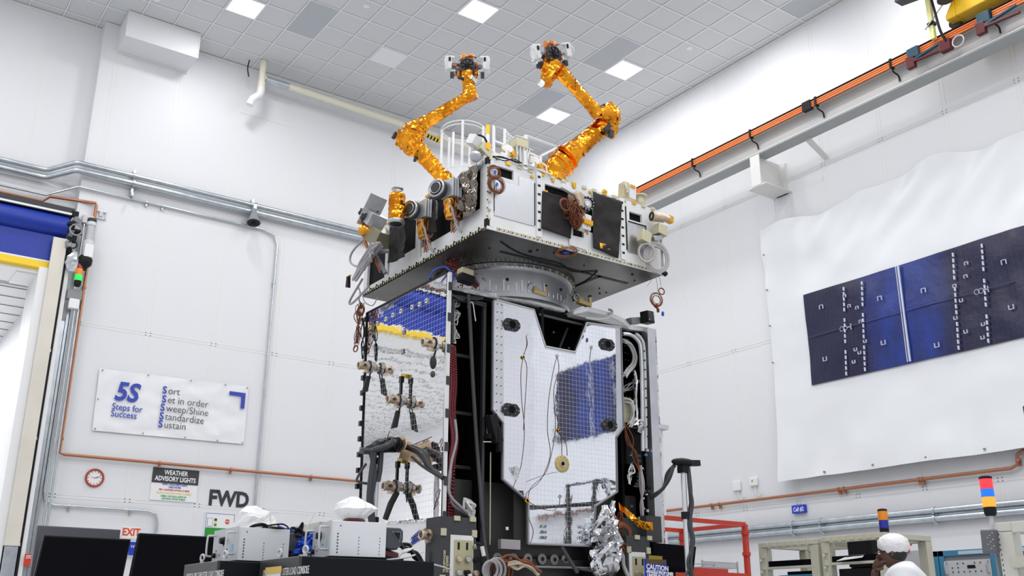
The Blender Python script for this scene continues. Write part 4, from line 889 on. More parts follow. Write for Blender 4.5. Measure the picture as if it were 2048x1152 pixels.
def gripper(parent, c, ax, up, roll, seed):
    """end tool: dark ribbed disc facing ax, orange cups above, silver boxes either side"""
    c = V(c); ax = V(ax).normalized(); up = (V(up)-ax*V(up).dot(ax)).normalized(); sd = ax.cross(up)
    def P(a, u_, s_): return c+ax*a+up*u_+sd*s_
    def bx(b, ctr, hs, mi=0):
        a, u_, s_ = hs; vs = [P(ctr[0]+i*a, ctr[1]+j*u_, ctr[2]+k*s_) for k in (-1, 1) for i, j in ((-1,-1),(1,-1),(1,1),(-1,1))]
        b.add(vs, [(0,1,2,3),(7,6,5,4),(4,5,1,0),(5,6,2,1),(6,7,3,2),(7,4,0,3)], mi)
    b = B(); b.lathe(P(-.03, 0, 0), ax, [(0, .085), (.05, .09), (.06, .075)], 0, 28); b.ring(P(.03, 0, 0), ax, .078, .009, 0, 28)
    for k in range(8):
        a = k*pi/4+.3; b.tube([P(.035, .02*cos(a), .02*sin(a)), P(.035, .07*cos(a), .07*sin(a))], .006, 1, 6)
    b.lathe(P(.03, 0, 0), ax, [(0, .02), (.015, .018)], 1, 12); obj('tool_disc', b, [mat('tool_dark', (.07, .07, .075), .4, .4), BLACK], parent, 'dark ribbed tool disc')
    for s_ in (-.04, .04):
        b = B(); b.lathe(P(-.02, .07, s_), up, [(0, .03), (.06, .034), (.07, .03)], 0, 16); b.lathe(P(-.02, .141, s_), up, [(0, .026), (.003, .02)], 1, 16)
        obj('orange_cup', b, [mat('orange_copper', (.75, .28, .08), .3, .6), BLACK], parent)
    for s_ in (-1, 1):
        b = B(); bx(b, (.0, .03, s_*.21), (.03, .075, .036)); bx(b, (.0, .10, s_*.19), (.02, .012, .045)); bx(b, (.035, .0, s_*.195), (.004, .035, .022), 2); bx(b, (.035, .07, s_*.195), (.004, .022, .012), 1)
        b.ring(P(.01, .02, s_*.245), sd, .055, .006, 0, 18, 6); bx(b, (-.02, -.05, s_*.19), (.02, .012, .06)); obj('side_camera', b, [SWHITE, BLACK, mat('camera_pale', (.85, .82, .78), .3) if s_ < 0 else SWHITE], parent, bev=.003)
    b = B(); rg = random.Random(seed)
    for k in range(16):
        s_ = rg.uniform(-.15, .15); bx(b, (rg.uniform(-.06, .01), rg.uniform(-.12, .04), s_), (.02, .015, .03), k % 3)
    bx(b, (-.05, -.05, 0), (.05, .05, .10), 0); bx(b, (-.02, -.10, .17), (.03, .03, .02), 0); bx(b, (-.02, -.10, -.17), (.03, .03, .02), 0); bx(b, (-.02, 0, .12), (.015, .012, .06), 2); bx(b, (-.02, 0, -.12), (.015, .012, .06), 2)
    obj('tool_frame', b, [DKGREY, COPPER, MIDGREY], parent, bev=.003)
    b = B()
    for s_ in (-.08, .08): foil(b, [P(-.03, -.02, s_), P(-.04, -.08, s_*1.1), P(-.05, -.15, s_*.8)], [.035, .045, .02], seed+int(s_*100), 0, 10, .02, .12)
    wires(b, P(.02, .0, .10), P(.0, -.12, .05), 8, .006, .0, .05, seed, 1); wires(b, P(.02, .0, -.10), P(.0, -.12, -.05), 8, .006, .0, .05, seed+1, 1); wires(b, P(.02, .05, .09), P(.02, .09, -.09), 3, .005, -.03, .03, seed+2, 1)
    obj('tool_cables', b, [AMBER, COPW], parent)
toC = V((-.575, -.818, -.1))
gripper(a1, (5.178, 8.261, 6.949), (-.55, -.80, -.25), (0, 0, 1), 0, 50)
a2 = part('robotic_arm', 'right robot arm in gold foil, raised high with its elbow to the right')
R0, R1, R2, R3 = V((5.817, 7.511, 5.558)), V((5.897, 7.448, 5.682)), V((6.213, 7.253, 6.043)), V((6.328, 7.219, 6.159))
Q0, Q1, Q2 = V((6.152, 7.173, 6.168)), V((5.88, 7.205, 6.394)), V((5.608, 7.166, 6.522))
R00 = R0+(R0-R1)*.9; R00.z = 5.08
b = B(); foil(b, [R00, R0, R1], [.12, .135, .13], 41, 0, 18, .03, .06); b.tube([R0.lerp(R1, .55), R0.lerp(R1, .62)], [.165, .165], 0, 18); b.tube([R1.lerp(R2, .07), R1.lerp(R2, .10)], [.15, .15], 0, 18); obj('shoulder', b, GOLD, a2)
b = B(); foil(b, [R1, R1.lerp(R2, .3), R2, R3], [.14, .11, .10, .115], 42, 0, 16, .03, .06); obj('upper_arm', b, GOLD, a2)
b = B(); foil(b, [V((6.255, 7.151, 6.279)), V((6.306, 7.172, 6.233)), R3, V((6.374, 7.245, 6.064)), V((6.384, 7.237, 5.986))], [.06, .125, .12, .08, .02], 43, 0, 16, .03, .10); foil(b, [Q0, V((6.293, 7.117, 6.222))], [.07, .11], 46, 0, 14, .03, .08); obj('elbow', b, GOLD, a2)
b = B(); foil(b, [Q0, Q0.lerp(Q1, .2), Q1, Q2], [.085, .07, .062, .085], 44, 0, 14, .03, .06); obj('forearm', b, GOLD, a2)
b = B(); foil(b, [V((5.576, 7.191, 6.583)), V((5.534, 7.199, 6.489)), V((5.482, 7.201, 6.378)), V((5.489, 7.195, 6.308))], [.09, .10, .07, .055], 45, 0, 14, .025, .10); foil(b, [V((5.524, 7.168, 6.482)), V((5.413, 7.191, 6.514))], [.07, .05], 47, 0, 12, .025, .10); obj('wrist', b, GOLD, a2)
b = B(); b.obox(V((6.247, 7.157, 6.304)), (.10, .03, .02), (0, -15, 20)); b.tube(spline([V((6.132, 7.124, 6.187)), V((6.138, 7.12, 6.246)), V((6.174, 7.088, 6.255))], 4), .008, 0); b.obox(V((6.248, 7.156, 6.042)), (.05, .05, .12), (0, 30, 0)); b.obox(V((6.274, 7.133, 5.963)), (.05, .05, .08), (0, 10, 0)); b.obox(V((5.406, 7.195, 6.304)), (.06, .05, .05), (0, 20, 0), 1); b.obox(V((5.376, 7.218, 6.586)), (.03, .07, .12), (20, 20, 0), 1); obj('hardware', b, [DKGREY, SILVER], a2, bev=.004)
gripper(a2, (5.527, 7.166, 6.672), (.02, -.95, -.25), (-.35, .0, .92), 0, 60)
# ================================================================ adapter ring and bus
CX, CY, CR = 5.60, 8.12, .68
s = part('adapter_ring', 'brushed metal cylinder joining the upper box to the lower body')
b = B(); b.lathe((CX, CY, 4.07), (0,0,1), [(0, CR), (.28, CR), (.285, CR+.0), (.335, CR)], 0, 96); obj('cylinder', b, mat('ring_metal', (.52, .53, .55), .33, .9, var=.06, vscale=2), s)
b = B(); b.lathe((CX, CY, 4.355), (0,0,1), [(0, CR+.02), (.015, CR+.035), (.05, CR+.035)], 0, 96)
for k in range(96):
    a = 2*pi*k/96; p = V((CX+(CR+.045)*cos(a), CY+(CR+.045)*sin(a), 4.375)); b.obox(p, (.028, .012, .03), (0, 0, math.degrees(a)), 1 if k % 2 else 0)
obj('flange', b, [STEEL, PALEG], s, 'bolted flange at the top of the ring')
b = B(); rg = random.Random(8)
for k in range(26):
    a = radians(180+18+k*5.2+rg.uniform(-1, 1)); p = V((CX+(CR+.005)*cos(a), CY+(CR+.005)*sin(a), 4.12)); h = rg.choice((.03, .06, .09, .12)); b.obox(p+V((0,0,h/2)), (.004, .015, h), (0, 0, math.degrees(a)), 0)
for a in (205, 238, 292):
    a = radians(a); p = V((CX+(CR+.003)*cos(a), CY+(CR+.003)*sin(a), 4.24)); b.ball(p, .016, 1, 6)
obj('marks', b, [WHITE, BLACK], s, 'short white strips round the foot of the ring')

bus = part('bus_body', 'black open bus structure carrying the silver panels')
def poly(b, pts, n, mi=0): return b.prism(pts, n, mi)
# interior: dark carcass with two open bays on the right face
b = B()
b.box((XF+.05, YP+.45, 1.0), (BX-.05, YP+.48, 4.02)); b.box((XF+.04, BY-.05, 1.0), (BX-.02, BY-.01, 4.02)); b.box((XF+.03, YP+.02, 3.99), (BX-.02, BY-.02, 4.03)); b.box((BX-.05, YP+.02, 1.0), (BX-.02, BY-.02, 4.02)); b.box((5.0, YP+.05, 1.75), (5.03, YP+.45, 4.0)); b.box((6.72, YP+.06, 1.2), (6.75, YP+.45, 4.0)); b.box((XF+.03, YP+.02, 1.0), (XF+.05, BY-.02, 4.02))
obj('carcass', b, VOID, bus)
b = B()
b.box((XF+.03, YP-.0, 3.93), (5.02, YP+.04, 3.965)); b.tube(spline([(XF+.06, YP-.005, 3.5), (XF+.06, YP-.005, 3.85), (XF+.10, YP-.005, 3.93), (5.0, YP-.005, 3.93)], 5), .014, 0, 8)
for z in (3.45, 2.9, 2.4): b.box((XF+.04, YP+.2, z), (5.0, YP+.23, z+.03))
b.box((4.98, YP-.01, 1.75), (5.01, YP+.03, 3.95)); obj('bay_frame', b, mat('bay_grey', (.03, .03, .032), .4), bus, 'dark frame of the left open bay')
b = B(); b.box((XF-.005, YP-.03, 1.42), (XF+.025, YP+.005, 4.18)); 
for k in range(9): b.box((XF-.01, YP-.036, 1.6+k*.3), (XF+.03, YP-.028, 1.68+k*.3), 1)
obj('corner_post', b, [SWHITE, DKGREY], bus, 'white corner post with dark clips')
# white wrapped top tray round the ring foot
tr = part('foil_tray', 'white foil wrapped tray around the foot of the ring')
b = B(); T = [(4.694, 7.745, 4.1), (4.877, 7.693, 4.1), (5.042, 7.673, 4.1), (5.214, 7.631, 4.1), (5.53, 7.568, 4.1), (5.751, 7.574, 4.1), (5.965, 7.589, 4.1)]
T = [V(p) for p in T]; poly(b, T+[V((6.3, 8.6, 4.1)), V((4.62, 8.9, 4.1))], (0,0,-.045)); obj('tray', b, WHITE, tr, bev=.008)
b = B(); foil(b, [p+V((0, -.005, -.02)) for p in T], [.036]*7, 3, 0, 10, .04, .10); obj('foil_edge', b, mat('white_foil', (.88, .88, .88), .35, .25, bump=.4, bscale=30), tr)
b = B(); T2 = [V(p) for p in ((5.946, 7.683, 4.02), (5.991, 7.42, 4.05), (6.255, 7.362, 4.05), (6.47, 7.445, 4.05), (6.698, 7.57, 4))]
poly(b, [(6.0, 7.47, 4.0), (6.13, 7.40, 4.045), (6.45, 7.42, 4.045), (6.66, 7.45, 4.03), (6.80, 7.52, 4.0), (7.12, 7.56, 4.03), (7.12, 8.3, 4.03), (6.1, 8.3, 4.03)], (0,0,.05)); obj('side_tray', b, mat('white_foil_tray', (.86, .86, .87), .3, .35, bump=.35, bscale=14), tr, bev=.01)
b = B(); b.tube(spline([(6.101, 7.4, 3.97), (6.216, 7.36, 3.964), (6.349, 7.36, 4.002), (6.454, 7.4, 4.095), (6.452, 7.45, 4.134)], 6), .014); obj('white_hose', b, WHTC, tr)
bb = []
for p, k in (((5.554, 7.45, 4.135), 0), ((6.096, 7.42, 4.122), 1)):
    b = B(); bb.append(b); c = V(p); b.obox(c, (.16, .06, .04), (0, 6, 0), 0); b.obox(c+V((-.05, 0, .03)), (.05, .05, .05), (0, 40, 0), 0); b.cyl(c+V((.08, 0, -.02)), c+V((.08, 0, .09)), .018, mi=0); b.cyl(c+V((.08, 0, .08)), c+V((.08, 0, .1)), .02, mi=1)
    b.ring(c+V((-.09, .0, .05)), (0,1,0), .035, .008, 2, 16, 6)
each('brass_latch', bb, [BRASS, BLACK, STEEL], tr, 'gold coloured latches on the tray', bev=.003)
s = part('white_electronics_box', 'small pale box on a dark mount beside the ring'); c = V((4.768, 7.55, 4.165))
b = B(); b.obox(c+V((0, 0, -.02)), (.14, .1, .07), (0, 6, 0), 1); b.obox(c+V((-.01, 0, .05)), (.13, .1, .055), (0, 6, 0), 0); b.obox(c+V((.03,-.05,-.02)), (.05,.02,.03), (0,6,0), 1); obj('box_body', b, [PALEG, BLACK], s, bev=.005)
b = B(); rg = random.Random(4)
for k in range(90): b.ball(V((4.821, 7.7, 4.352))+V((rg.gauss(0, .1), rg.uniform(-.05, .3), rg.gauss(0, .09))), .009, 0, 4)
for k in range(7): wires(b, V((4.736, 7.75, 4.443))+V((0,k*.04,0)), V((4.999, 7.75, 4.17))+V((.02*k,0,0)), 1, .008, .0, .1, k, 0)
obj('beaded_cables', b, REDC, s, 'dark red beaded cables under the payload box')
# left mirror panel (plane x = XF)
mp = part('mirror_panel', 'large mirror film panel on the left side reflecting the blue door')
b = B(); poly(b, [(4.575, 9.203, 4.196), (4.575, 7.589, 4.188), (4.575, 7.557, 1.927), (4.575, 9.128, 1.98)], (.03, 0, 0)); obj('film', b, MIRROR, mp)
b = B()
for p, q in (((4.57, 9.193, 4.193), (4.57, 7.572, 4.187)), ((4.57, 9.205, 4.196), (4.57, 9.129, 1.98)), ((4.57, 9.128, 1.97), (4.57, 7.548, 1.917))): b.tube([p, q], .010, 0, 6)
rg = random.Random(2)
for k in range(14): z = 4.1-.16*k; b.box((4.555, 9.19, z), (4.59, 9.235, z+.05), 0)
obj('edge_trim', b, BLACK, mp)
b = B(); 
for px in ((4.57, 8.078, 4), (4.57, 8.225, 4.008), (4.57, 7.943, 4), (4.57, 8.449, 4.024), (4.57, 8.616, 4.024), (4.57, 8.765, 4.019), (4.57, 8.951, 4.017), (4.57, 9.108, 4.011)): b.box((4.566, px[1]-.022, px[2]-.022), (4.572, px[1]+.022, px[2]+.022), 0); b.box((4.563, px[1]-.007, px[2]-.008), (4.568, px[1]+.007, px[2]+.008), 1)
for px in ((4.57, 8.373, 3.787), (4.57, 8.38, 3.589)): b.box((4.566, px[1]-.025, px[2]-.022), (4.572, px[1]+.025, px[2]+.022), 2)
obj('target_sticker', b, [WHITE, BLACK, MIDGREY], mp, 'row of small white square stickers')
b = B(); poly(b, [(4.575, 9.137, 1.962), (4.575, 7.556, 1.91), (4.575, 7.57, 1.0), (4.575, 9.2, 1.0)], (.03, 0, 0)); obj('lower_film', b, mat('lower_white_film', (.86, .86, .87), .22, .6, bump=.5, bscale=7), mp)
b = B(); foil(b, [(4.565, 9.096, 1.958), (4.565, 8.324, 1.945), (4.565, 7.548, 1.913)], [.014, .014, .014], 5, 0, 8, .03, .3); obj('tape_seam', b, SILFOIL, mp)
b = B()
for k in range(5): p = V((4.57, 8.08, 1.767))+V((0, -.03*k, .012*k)); b.tube(spline([p, p+V((0, -.02, .03)), p+V((0, -.03, -.01)), p+V((0, -.05, .02))], 4), .003, 0, 5)
for k in range(6): p = V((4.57, 8.078, 1.732))+V((0, -.03*k, .008*k)); b.tube(spline([p, p+V((0, -.01, .025)), p+V((0, -.03, -.01)), p+V((0, -.04, .02))], 4), .003, 0, 5)
obj('blue_scribble', b, INKB, mp, 'blue handwritten marks')
# right radiator panel
rp = part('radiator_panel', 'large silver tiled front panel with a notch at its top edge')
OUT = [(5.081, 7.5, 3.992), (5.527, 7.5, 3.973), (5.665, 7.5, 3.624), (6.038, 7.5, 3.625), (6.191, 7.5, 3.957), (6.654, 7.5, 3.987), (6.646, 7.5, 2.936), (6.545, 7.5, 2.824), (6.537, 7.5, 2.286), (6.255, 7.5, 2.129), (6.23, 7.5, 1.751), (5.452, 7.5, 1.739), (5.451, 7.5, 2.121), (5.17, 7.5, 2.295), (5.169, 7.5, 2.812), (5.052, 7.5, 2.92), (5.049, 7.5, 3.978)]
b = B(); poly(b, [(p[0], 7.50, p[2]) for p in OUT], (0, .03, 0)); o = obj('panel_skin', b, SILVERB, rp); md = o.modifiers.new('tri', 'TRIANGULATE')
INN = [(5.165, 7.5, 3.974), (5.521, 7.5, 3.962), (5.661, 7.5, 3.598), (6.041, 7.5, 3.599), (6.2, 7.5, 3.938), (6.574, 7.5, 3.957), (6.55, 7.5, 2.941), (6.525, 7.5, 2.827), (6.512, 7.5, 2.289), (6.233, 7.5, 2.138), (6.212, 7.5, 1.769), (5.469, 7.5, 1.753), (5.468, 7.5, 2.127), (5.184, 7.5, 2.305), (5.185, 7.5, 2.814), (5.174, 7.5, 2.887)]
b = B(); poly(b, [(p[0], 7.50, p[2]) for p in INN], (0, -.004, 0)); o = obj('radiator_tiles', b, RADIATOR, rp, 'mirror tiles with fine joints'); md = o.modifiers.new('tri', 'TRIANGULATE')
b = B()
for i in range(len(OUT)): b.tube([(OUT[i][0], 7.495, OUT[i][2]), (OUT[(i+1) % 17][0], 7.495, OUT[(i+1) % 17][2])], .007, 0 if i in (0, 1, 2, 3, 4) else 1, 6)
obj('edge_trim', b, [WHITE, MIDGREY], rp)
b = B()
for x, z0, z1 in ((5.095, 2.92, 3.95), (5.145, 2.92, 3.95), (6.735, 2.95, 3.95), (6.695, 2.95, 3.95)):
    for k in range(14): b.cyl((x, 7.497, z0+(z1-z0)*k/13), (x, 7.493, z0+(z1-z0)*k/13), .005, n=6)
obj('screws', b, DKGREY, rp)
def hexplate(px, lb):
    c = V(px); s = part('hex_port', lb); b = B(); w, h = .095, .058
    b.prism([c+V((sx*w*.62, 0, sz*h)) for sx, sz in ((-1, 1), (1, 1))]+[c+V((w, 0, h*.35)), c+V((w, 0, -h*.35)), c+V((w*.62, 0, -h)), c+V((-w*.62, 0, -h)), c+V((-w, 0, -h*.35)), c+V((-w, 0, h*.35))], (0, -.02, 0), 0)
    b.ring(c+V((0, -.022, 0)), (0,1,0), .042, .006, 0, 28, 6)
    for k in range(8): q = c+V((.056*cos(k*pi/4), -.021, .05*sin(k*pi/4))); b.cyl(q, q+V((0,-.004,0)), .004, n=6, mi=1)
    for sx in (-1, 1): q = c+V((sx*.08, -.021, 0)); b.cyl(q, q+V((0,-.004,0)), .006, n=6, mi=1)
    obj('plate', b, [mat('port_black', (.02, .02, .023), .35), LTGREY], s, bev=.002); b = B(); b.cyl(c+V((0, -.021, 0)), c+V((0, -.0225, 0)), .036, n=24); obj('hole', b, VOID, s)
for px, lb in (((5.255, 7.496, 3.768), 'upper left black hexagonal port'), ((6.447, 7.496, 3.765), 'upper right black hexagonal port'), ((5.251, 7.496, 2.942), 'lower left black hexagonal port'), ((6.448, 7.496, 2.934), 'lower right black hexagonal port')): hexplate(px, lb)
s = part('brass_disc', 'gold coloured round fitting on the front panel'); c = V((5.851, 7.496, 2.497)); b = B()
b.lathe(c, (0,-1,0), [(0, .082), (.008, .082), (.010, .078), (.010, .035), (.016, .034), (.016, .02)], 0, 40); b.ring(c+V((0,-.012,0)), (0,1,0), .026, .006, 1, 24)
for k in range(10): q = c+V((.07*cos(k*pi/5), -.01, .07*sin(k*pi/5))); b.cyl(q, q+V((0,-.005,0)), .005, n=6, mi=1)
obj('disc', b, [mat('brass_disc', (.62, .48, .20), .4, .5), STEEL], s); b = B(); b.cyl(c+V((0,-.016,0)), c+V((0,-.018,0)), .019); obj('hole', b, VOID, s)
b = B(); rg = random.Random(6)
for px in ((5.289, 7.49, 2.362), (6.396, 7.49, 2.333)):
    for k in range(9): b.obox(V(px)+V((rg.uniform(-.035, .035), 0, rg.uniform(-.05, .05))), (.06, .012, .045), (rg.uniform(-20, 20), rg.uniform(-50, 50), rg.uniform(-25, 25)))
for px in ((5.616, 7.49, 1.856), (6.069, 7.49, 1.877)):
    for i in range(3):
        for j in range(3): b.obox(V(px)+V((-.03+.03*i, 0, -.05+.05*j)), (.02, .01, .03), (20, 10, 20))
for px in ((5.433, 7.49, 3.696), (5.806, 7.49, 3.547), (6.242, 7.49, 3.705), (5.792, 7.49, 2.975), (5.821, 7.49, 2.19)): b.obox(px, (.025, .01, .025), (0, 30, 0))
obj('foil_patch', b, SILFOIL, rp, 'crinkled silver tape patches')
b = B(); yw = 7.4935
def Wp(*ps): return [(p[0], yw, p[2]) for p in ps]
for P in (Wp((5.433, 7.49, 3.686), (5.438, 7.49, 3.597), (5.401, 7.49, 3.482), (5.37, 7.49, 3.316), (5.379, 7.49, 3.052), (5.411, 7.49, 2.771), (5.374, 7.49, 2.442), (5.282, 7.49, 2.231)),
          Wp((5.433, 7.49, 3.686), (5.444, 7.49, 3.598), (5.401, 7.49, 3.482), (5.441, 7.49, 3.375), (5.42, 7.49, 3.057), (5.4, 7.49, 2.769)),
          Wp((5.806, 7.49, 3.542), (5.759, 7.49, 3.395), (5.698, 7.49, 3.09), (5.681, 7.49, 2.799), (5.711, 7.49, 2.564), (5.595, 7.49, 2.322), (5.439, 7.49, 2.196), (5.433, 7.49, 2.128)),
          Wp((5.806, 7.49, 3.542), (5.827, 7.49, 3.414), (5.761, 7.49, 3.196), (5.778, 7.49, 2.857), (5.736, 7.49, 2.614), (5.655, 7.49, 2.396), (5.485, 7.49, 2.245), (5.45, 7.49, 2.129)),
          Wp((5.81, 7.49, 2.967), (5.813, 7.49, 2.812), (5.847, 7.49, 2.729), (5.849, 7.49, 2.576)), Wp((5.812, 7.49, 2.803), (5.901, 7.49, 2.701), (5.915, 7.49, 2.582)),
          Wp((5.449, 7.49, 2.12), (5.591, 7.49, 2.066), (5.736, 7.49, 2.056), (5.807, 7.49, 2.106), (5.821, 7.49, 2.181)), Wp((5.791, 7.49, 2.416), (5.625, 7.49, 2.37), (5.429, 7.49, 2.295)),
          Wp((6.241, 7.49, 3.695), (6.217, 7.49, 3.561)), Wp((5.438, 7.49, 2.106), (5.459, 7.49, 1.973), (5.508, 7.49, 1.864), (5.49, 7.49, 1.775), (5.45, 7.49, 1.729))): b.tube(spline(P, 5), .0022, 0, 5)
for px in ((5.424, 7.47, 2.121), (5.388, 7.48, 3.468), (5.811, 7.48, 2.81)): b.obox(px, (.04 if px[2] < 2.4 else .02, .01, .04 if px[2] < 2.4 else .015), (0, 30, 0), 1); b.obox(px, (.02, .01, .03), (0, -30, 0), 1)
obj('sensor_leads', b, [mat('lead_brown', (.16, .07, .06), .5), GOLDT], rp, 'thin brown sensor leads')
# notch interior
b = B(); P = [(5.542, 7.52, 3.981), (5.689, 7.52, 3.632), (6.045, 7.52, 3.641), (6.198, 7.52, 3.979)]
b.tube([P[0], P[1]], .012, 1); b.tube([P[2], P[3]], .012, 1); b.tube([V(P[2])+V((0,.3,0)), V(P[3])+V((0,.3,0))], .014, 0); b.tube([(5.662, 7.6, 3.976), (6.216, 7.6, 3.965)], .015, 0); b.tube([(5.696, 7.6, 4.129), (5.707, 7.6, 3.663)], .02, 1)
for px in ((6.077, 7.9, 3.929), (6.351, 7.9, 4.006), (6.278, 7.9, 3.793)): b.ball(px, .012, 2, 6)
obj('notch_frame', b, [mat('notch_grey', (.12, .12, .13), .35), BLACK, LTGREY], rp)
# left bay contents
lb_ = part('bay_cables', 'cables and rods inside the left open bay')
b = B()
for k, dx in enumerate((0, .028, .056)):
    pts = spline([V(p)+V((dx*1.3+.012, .02*k, 0)) for p in ((4.616, 7.58, 3.49), (4.619, 7.55, 3.155), (4.615, 7.56, 2.88), (4.645, 7.55, 2.611), (4.636, 7.58, 2.392), (4.652, 7.6, 1.939))], 16)
    for i in range(0, len(pts)): b.ball(pts[i], .0175, 0, 5, (1, 1, .8))
obj('red_bead_strand', b, mat('bead_red', (.15, .014, .02), .3), lb_, 'strands of dark red beads')
b = B(); b.tube(spline([(4.685, 7.56, 2.797), (4.704, 7.56, 2.618), (4.655, 7.56, 2.391), (4.639, 7.56, 2.149), (4.765, 7.56, 2.028), (4.897, 7.56, 1.948)], 6), .014, 0); b.tube(spline([(4.681, 7.6, 2.354), (4.675, 7.6, 2.091), (4.817, 7.6, 1.991), (4.912, 7.6, 1.974)], 6), .012, 0)
wires(b, (4.66, 7.65, 3.707), (4.772, 7.7, 3.837), 8, .006, .02, .12, 3, 1); wires(b, (4.676, 7.7, 3.894), (4.77, 7.7, 3.936), 7, .006, .02, .09, 5, 1); wires(b, (4.663, 7.65, 3.562), (4.775, 7.7, 3.664), 5, .006, .02, .1, 6, 1)
wires(b, (4.815, 7.55, 2.095), (4.901, 7.55, 1.935), 7, .012, .0, .05, 9, 1); b.tube(spline([(4.788, 7.55, 3.875), (4.811, 7.5, 3.915), (4.841, 7.5, 3.788), (4.852, 7.5, 3.736)], 5), .005, 1)
obj('pale_cables', b, [GREYC, WHTC], lb_)
b = B(); b.tube(spline([(4.785, 7.53, 3.993), (4.811, 7.53, 3.702), (4.843, 7.52, 3.179), (4.903, 7.52, 2.541), (4.908, 7.45, 2.091), (4.909, 7.4, 1.745), (4.944, 7.35, 1.452)], 6), .018, 0, 8); wires(b, (4.611, 7.56, 3.969), (4.963, 7.56, 4.004), 3, .012, .02, .03, 2, 0); obj('thick_black_cable', b, mat('cable_black', (.045, .045, .05), .4), lb_, 'thick black cable hanging in front of the bay')
b = B(); b.cyl((5.046, 7.66, 4), (5.048, 7.66, 1.908), .011)
for k in range(8): q = V((5.047, 7.66, 3.849))-V((0,0,.24*k)); b.cyl(q, q-V((0,0,.05)), .015, mi=1)
b.cyl((5.006, 7.66, 3.928), (5.026, 7.66, 1.907), .004, mi=2); b.cyl((5.103, 7.6, 2.548), (5.106, 7.6, 1.723), .006, mi=3)
for k in range(2): b.box(V((4.577, 7.55, 3.683))-V((0,0,.21*k)), V((4.644, 7.57, 3.68))-V((0,0,.21*k)), 0)
obj('yellow_rod', b, [mat('rod_yellow', (.50, .33, .04), .4), BLACK, LTGREY, PALEG], lb_, 'yellow rod with black marks')
b = B(); b.box((5.061, 7.62, 2.717), (5.113, 7.6, 2.888), 0); b.obox((5.068, 7.5, 2.746), (.08, .10, .26), (0, -18, 0), 1); b.obox((5.103, 7.47, 2.644), (.03, .06, .22), (0, -4, 0), 1); b.box((4.992, 7.55, 2.645), (5.007, 7.45, 2.686), 1); b.cyl((4.921, 7.45, 2.605), (5.008, 7.45, 2.613), .004, mi=2)
obj('side_bracket', b, [PALEG, BLACK, WHITE], lb_, bev=.004)
# right bay contents
rb = part('right_bay', 'narrow open bay with white cables at the right end of the bus')
b = B(); fr = spline([(6.674, 7.5, 3.92), (6.785, 7.5, 3.927), (6.887, 7.5, 3.877), (6.921, 7.5, 3.747), (6.911, 7.5, 3.239), (6.892, 7.5, 2.721)], 8); b.tube(fr, .02, 0, 8); b.tube([p+V((.045, .0, .03)) for p in fr[10:]], .018, 1, 8)
for k in range(10): q = V((6.947, 7.48, 3.773))-V((0,0,.10*k)); b.cyl(q, q+V((0,-.01,0)), .008, n=6, mi=2)
obj('arch_frame', b, [SILVERB, LTGREY, BLACK], rb)
b = B(); b.box((7.02, 7.49, 1.0), (7.13, 7.60, 4.05), 0); b.box((7.125, 7.49, 1.0), (7.145, 9.2, 4.05), 1); obj('end_post', b, [SILVERB, SILFOIL], rb, bev=.004)
b = B()
for k in range(12): o_ = V((rg.uniform(-.02, .02), rg.uniform(-.03, .03), rg.uniform(-.02, .02))); b.tube(spline([V(p)+o_ for p in ((6.759, 7.6, 3.881), (6.856, 7.6, 3.868), (6.921, 7.6, 3.769), (6.9, 7.6, 3.657), (6.811, 7.6, 3.564), (6.767, 7.6, 3.504))], 6), .008, 0, 6)
for k in range(8): o_ = V((rg.uniform(-.02, .02), rg.uniform(-.03, .03), rg.uniform(-.02, .02))); b.tube(spline([V(p)+o_ for p in ((6.766, 7.6, 3.24), (6.816, 7.55, 3.211), (6.836, 7.55, 3.083), (6.776, 7.55, 2.973))], 6), .008, 0, 6)
wires(b, (6.781, 7.55, 2.592), (6.743, 7.55, 2.39), 4, .008, 0, .04, 5, 0); wires(b, (6.874, 7.52, 2.571), (6.878, 7.52, 1.979), 8, .010, 0, .02, 6, 1); wires(b, (6.758, 7.6, 3.344), (7.002, 7.6, 3.482), 5, .006, -.03, .04, 8, 1)
obj('white_cables', b, [WHTC, GREYC], rb)
b = B(); wires(b, (6.709, 7.55, 2.991), (6.839, 7.5, 2.515), 4, .006, 0, .04, 7, 0); wires(b, (6.582, 7.5, 2.154), (6.541, 7.5, 1.726), 9, .008, 0, .03, 8, 0); b.tube(spline([(6.864, 7.55, 3.561), (6.858, 7.52, 3.447), (6.842, 7.52, 3.287), (6.847, 7.52, 3.027)], 5), .02, 1, 8); obj('brown_cables', b, [COPW, SILFOIL], rb)
CB = []
b = B(); CB.append(b); b.box((6.78, 7.62, 2.6), (7.0, 7.7, 3.2), 0)
b = B(); CB.append(b); b.box((6.727, 7.6, 3.017), (6.855, 7.62, 3.28), 1)
rg = random.Random(12)
for k in range(40): b = B(); CB.append(b); q = V((rg.uniform(6.72, 6.98), 7.53, rg.uniform(2.0, 2.75))); b.box(q, q+V((rg.uniform(.01, .05), .02, rg.uniform(.008, .03))), rg.choice((2, 2, 3, 4, 0)))
for z in (2.15, 2.25, 2.35, 2.45, 2.55): b = B(); CB.append(b); b.ball((6.9, 7.52, z), .012, 3, 6)
each('circuit_box', CB, [BLACK, PALEG, DKGREY, LTGREY, RBLUE], rb)
b = B(); b.obox((6.85, 7.58, 1.55), (.6, .05, 1.0), (0,0,0)); b.obox((6.95, 7.5, 1.95), (.2, .12, .25)); obj('lower_cover', b, DKGREY, rb)
b = B(); foil(b, [(6.837, 7.5, 3.033), (6.867, 7.5, 2.974), (6.835, 7.5, 2.899)], [.04, .07, .03], 4, 0, 10, .04, .3); obj('foil_clump', b, SILFOIL, rb)
s = part('black_camera_box', 'black square camera on a strut at the top right corner'); c = V((7.032, 7.5, 4.161)); b = B()
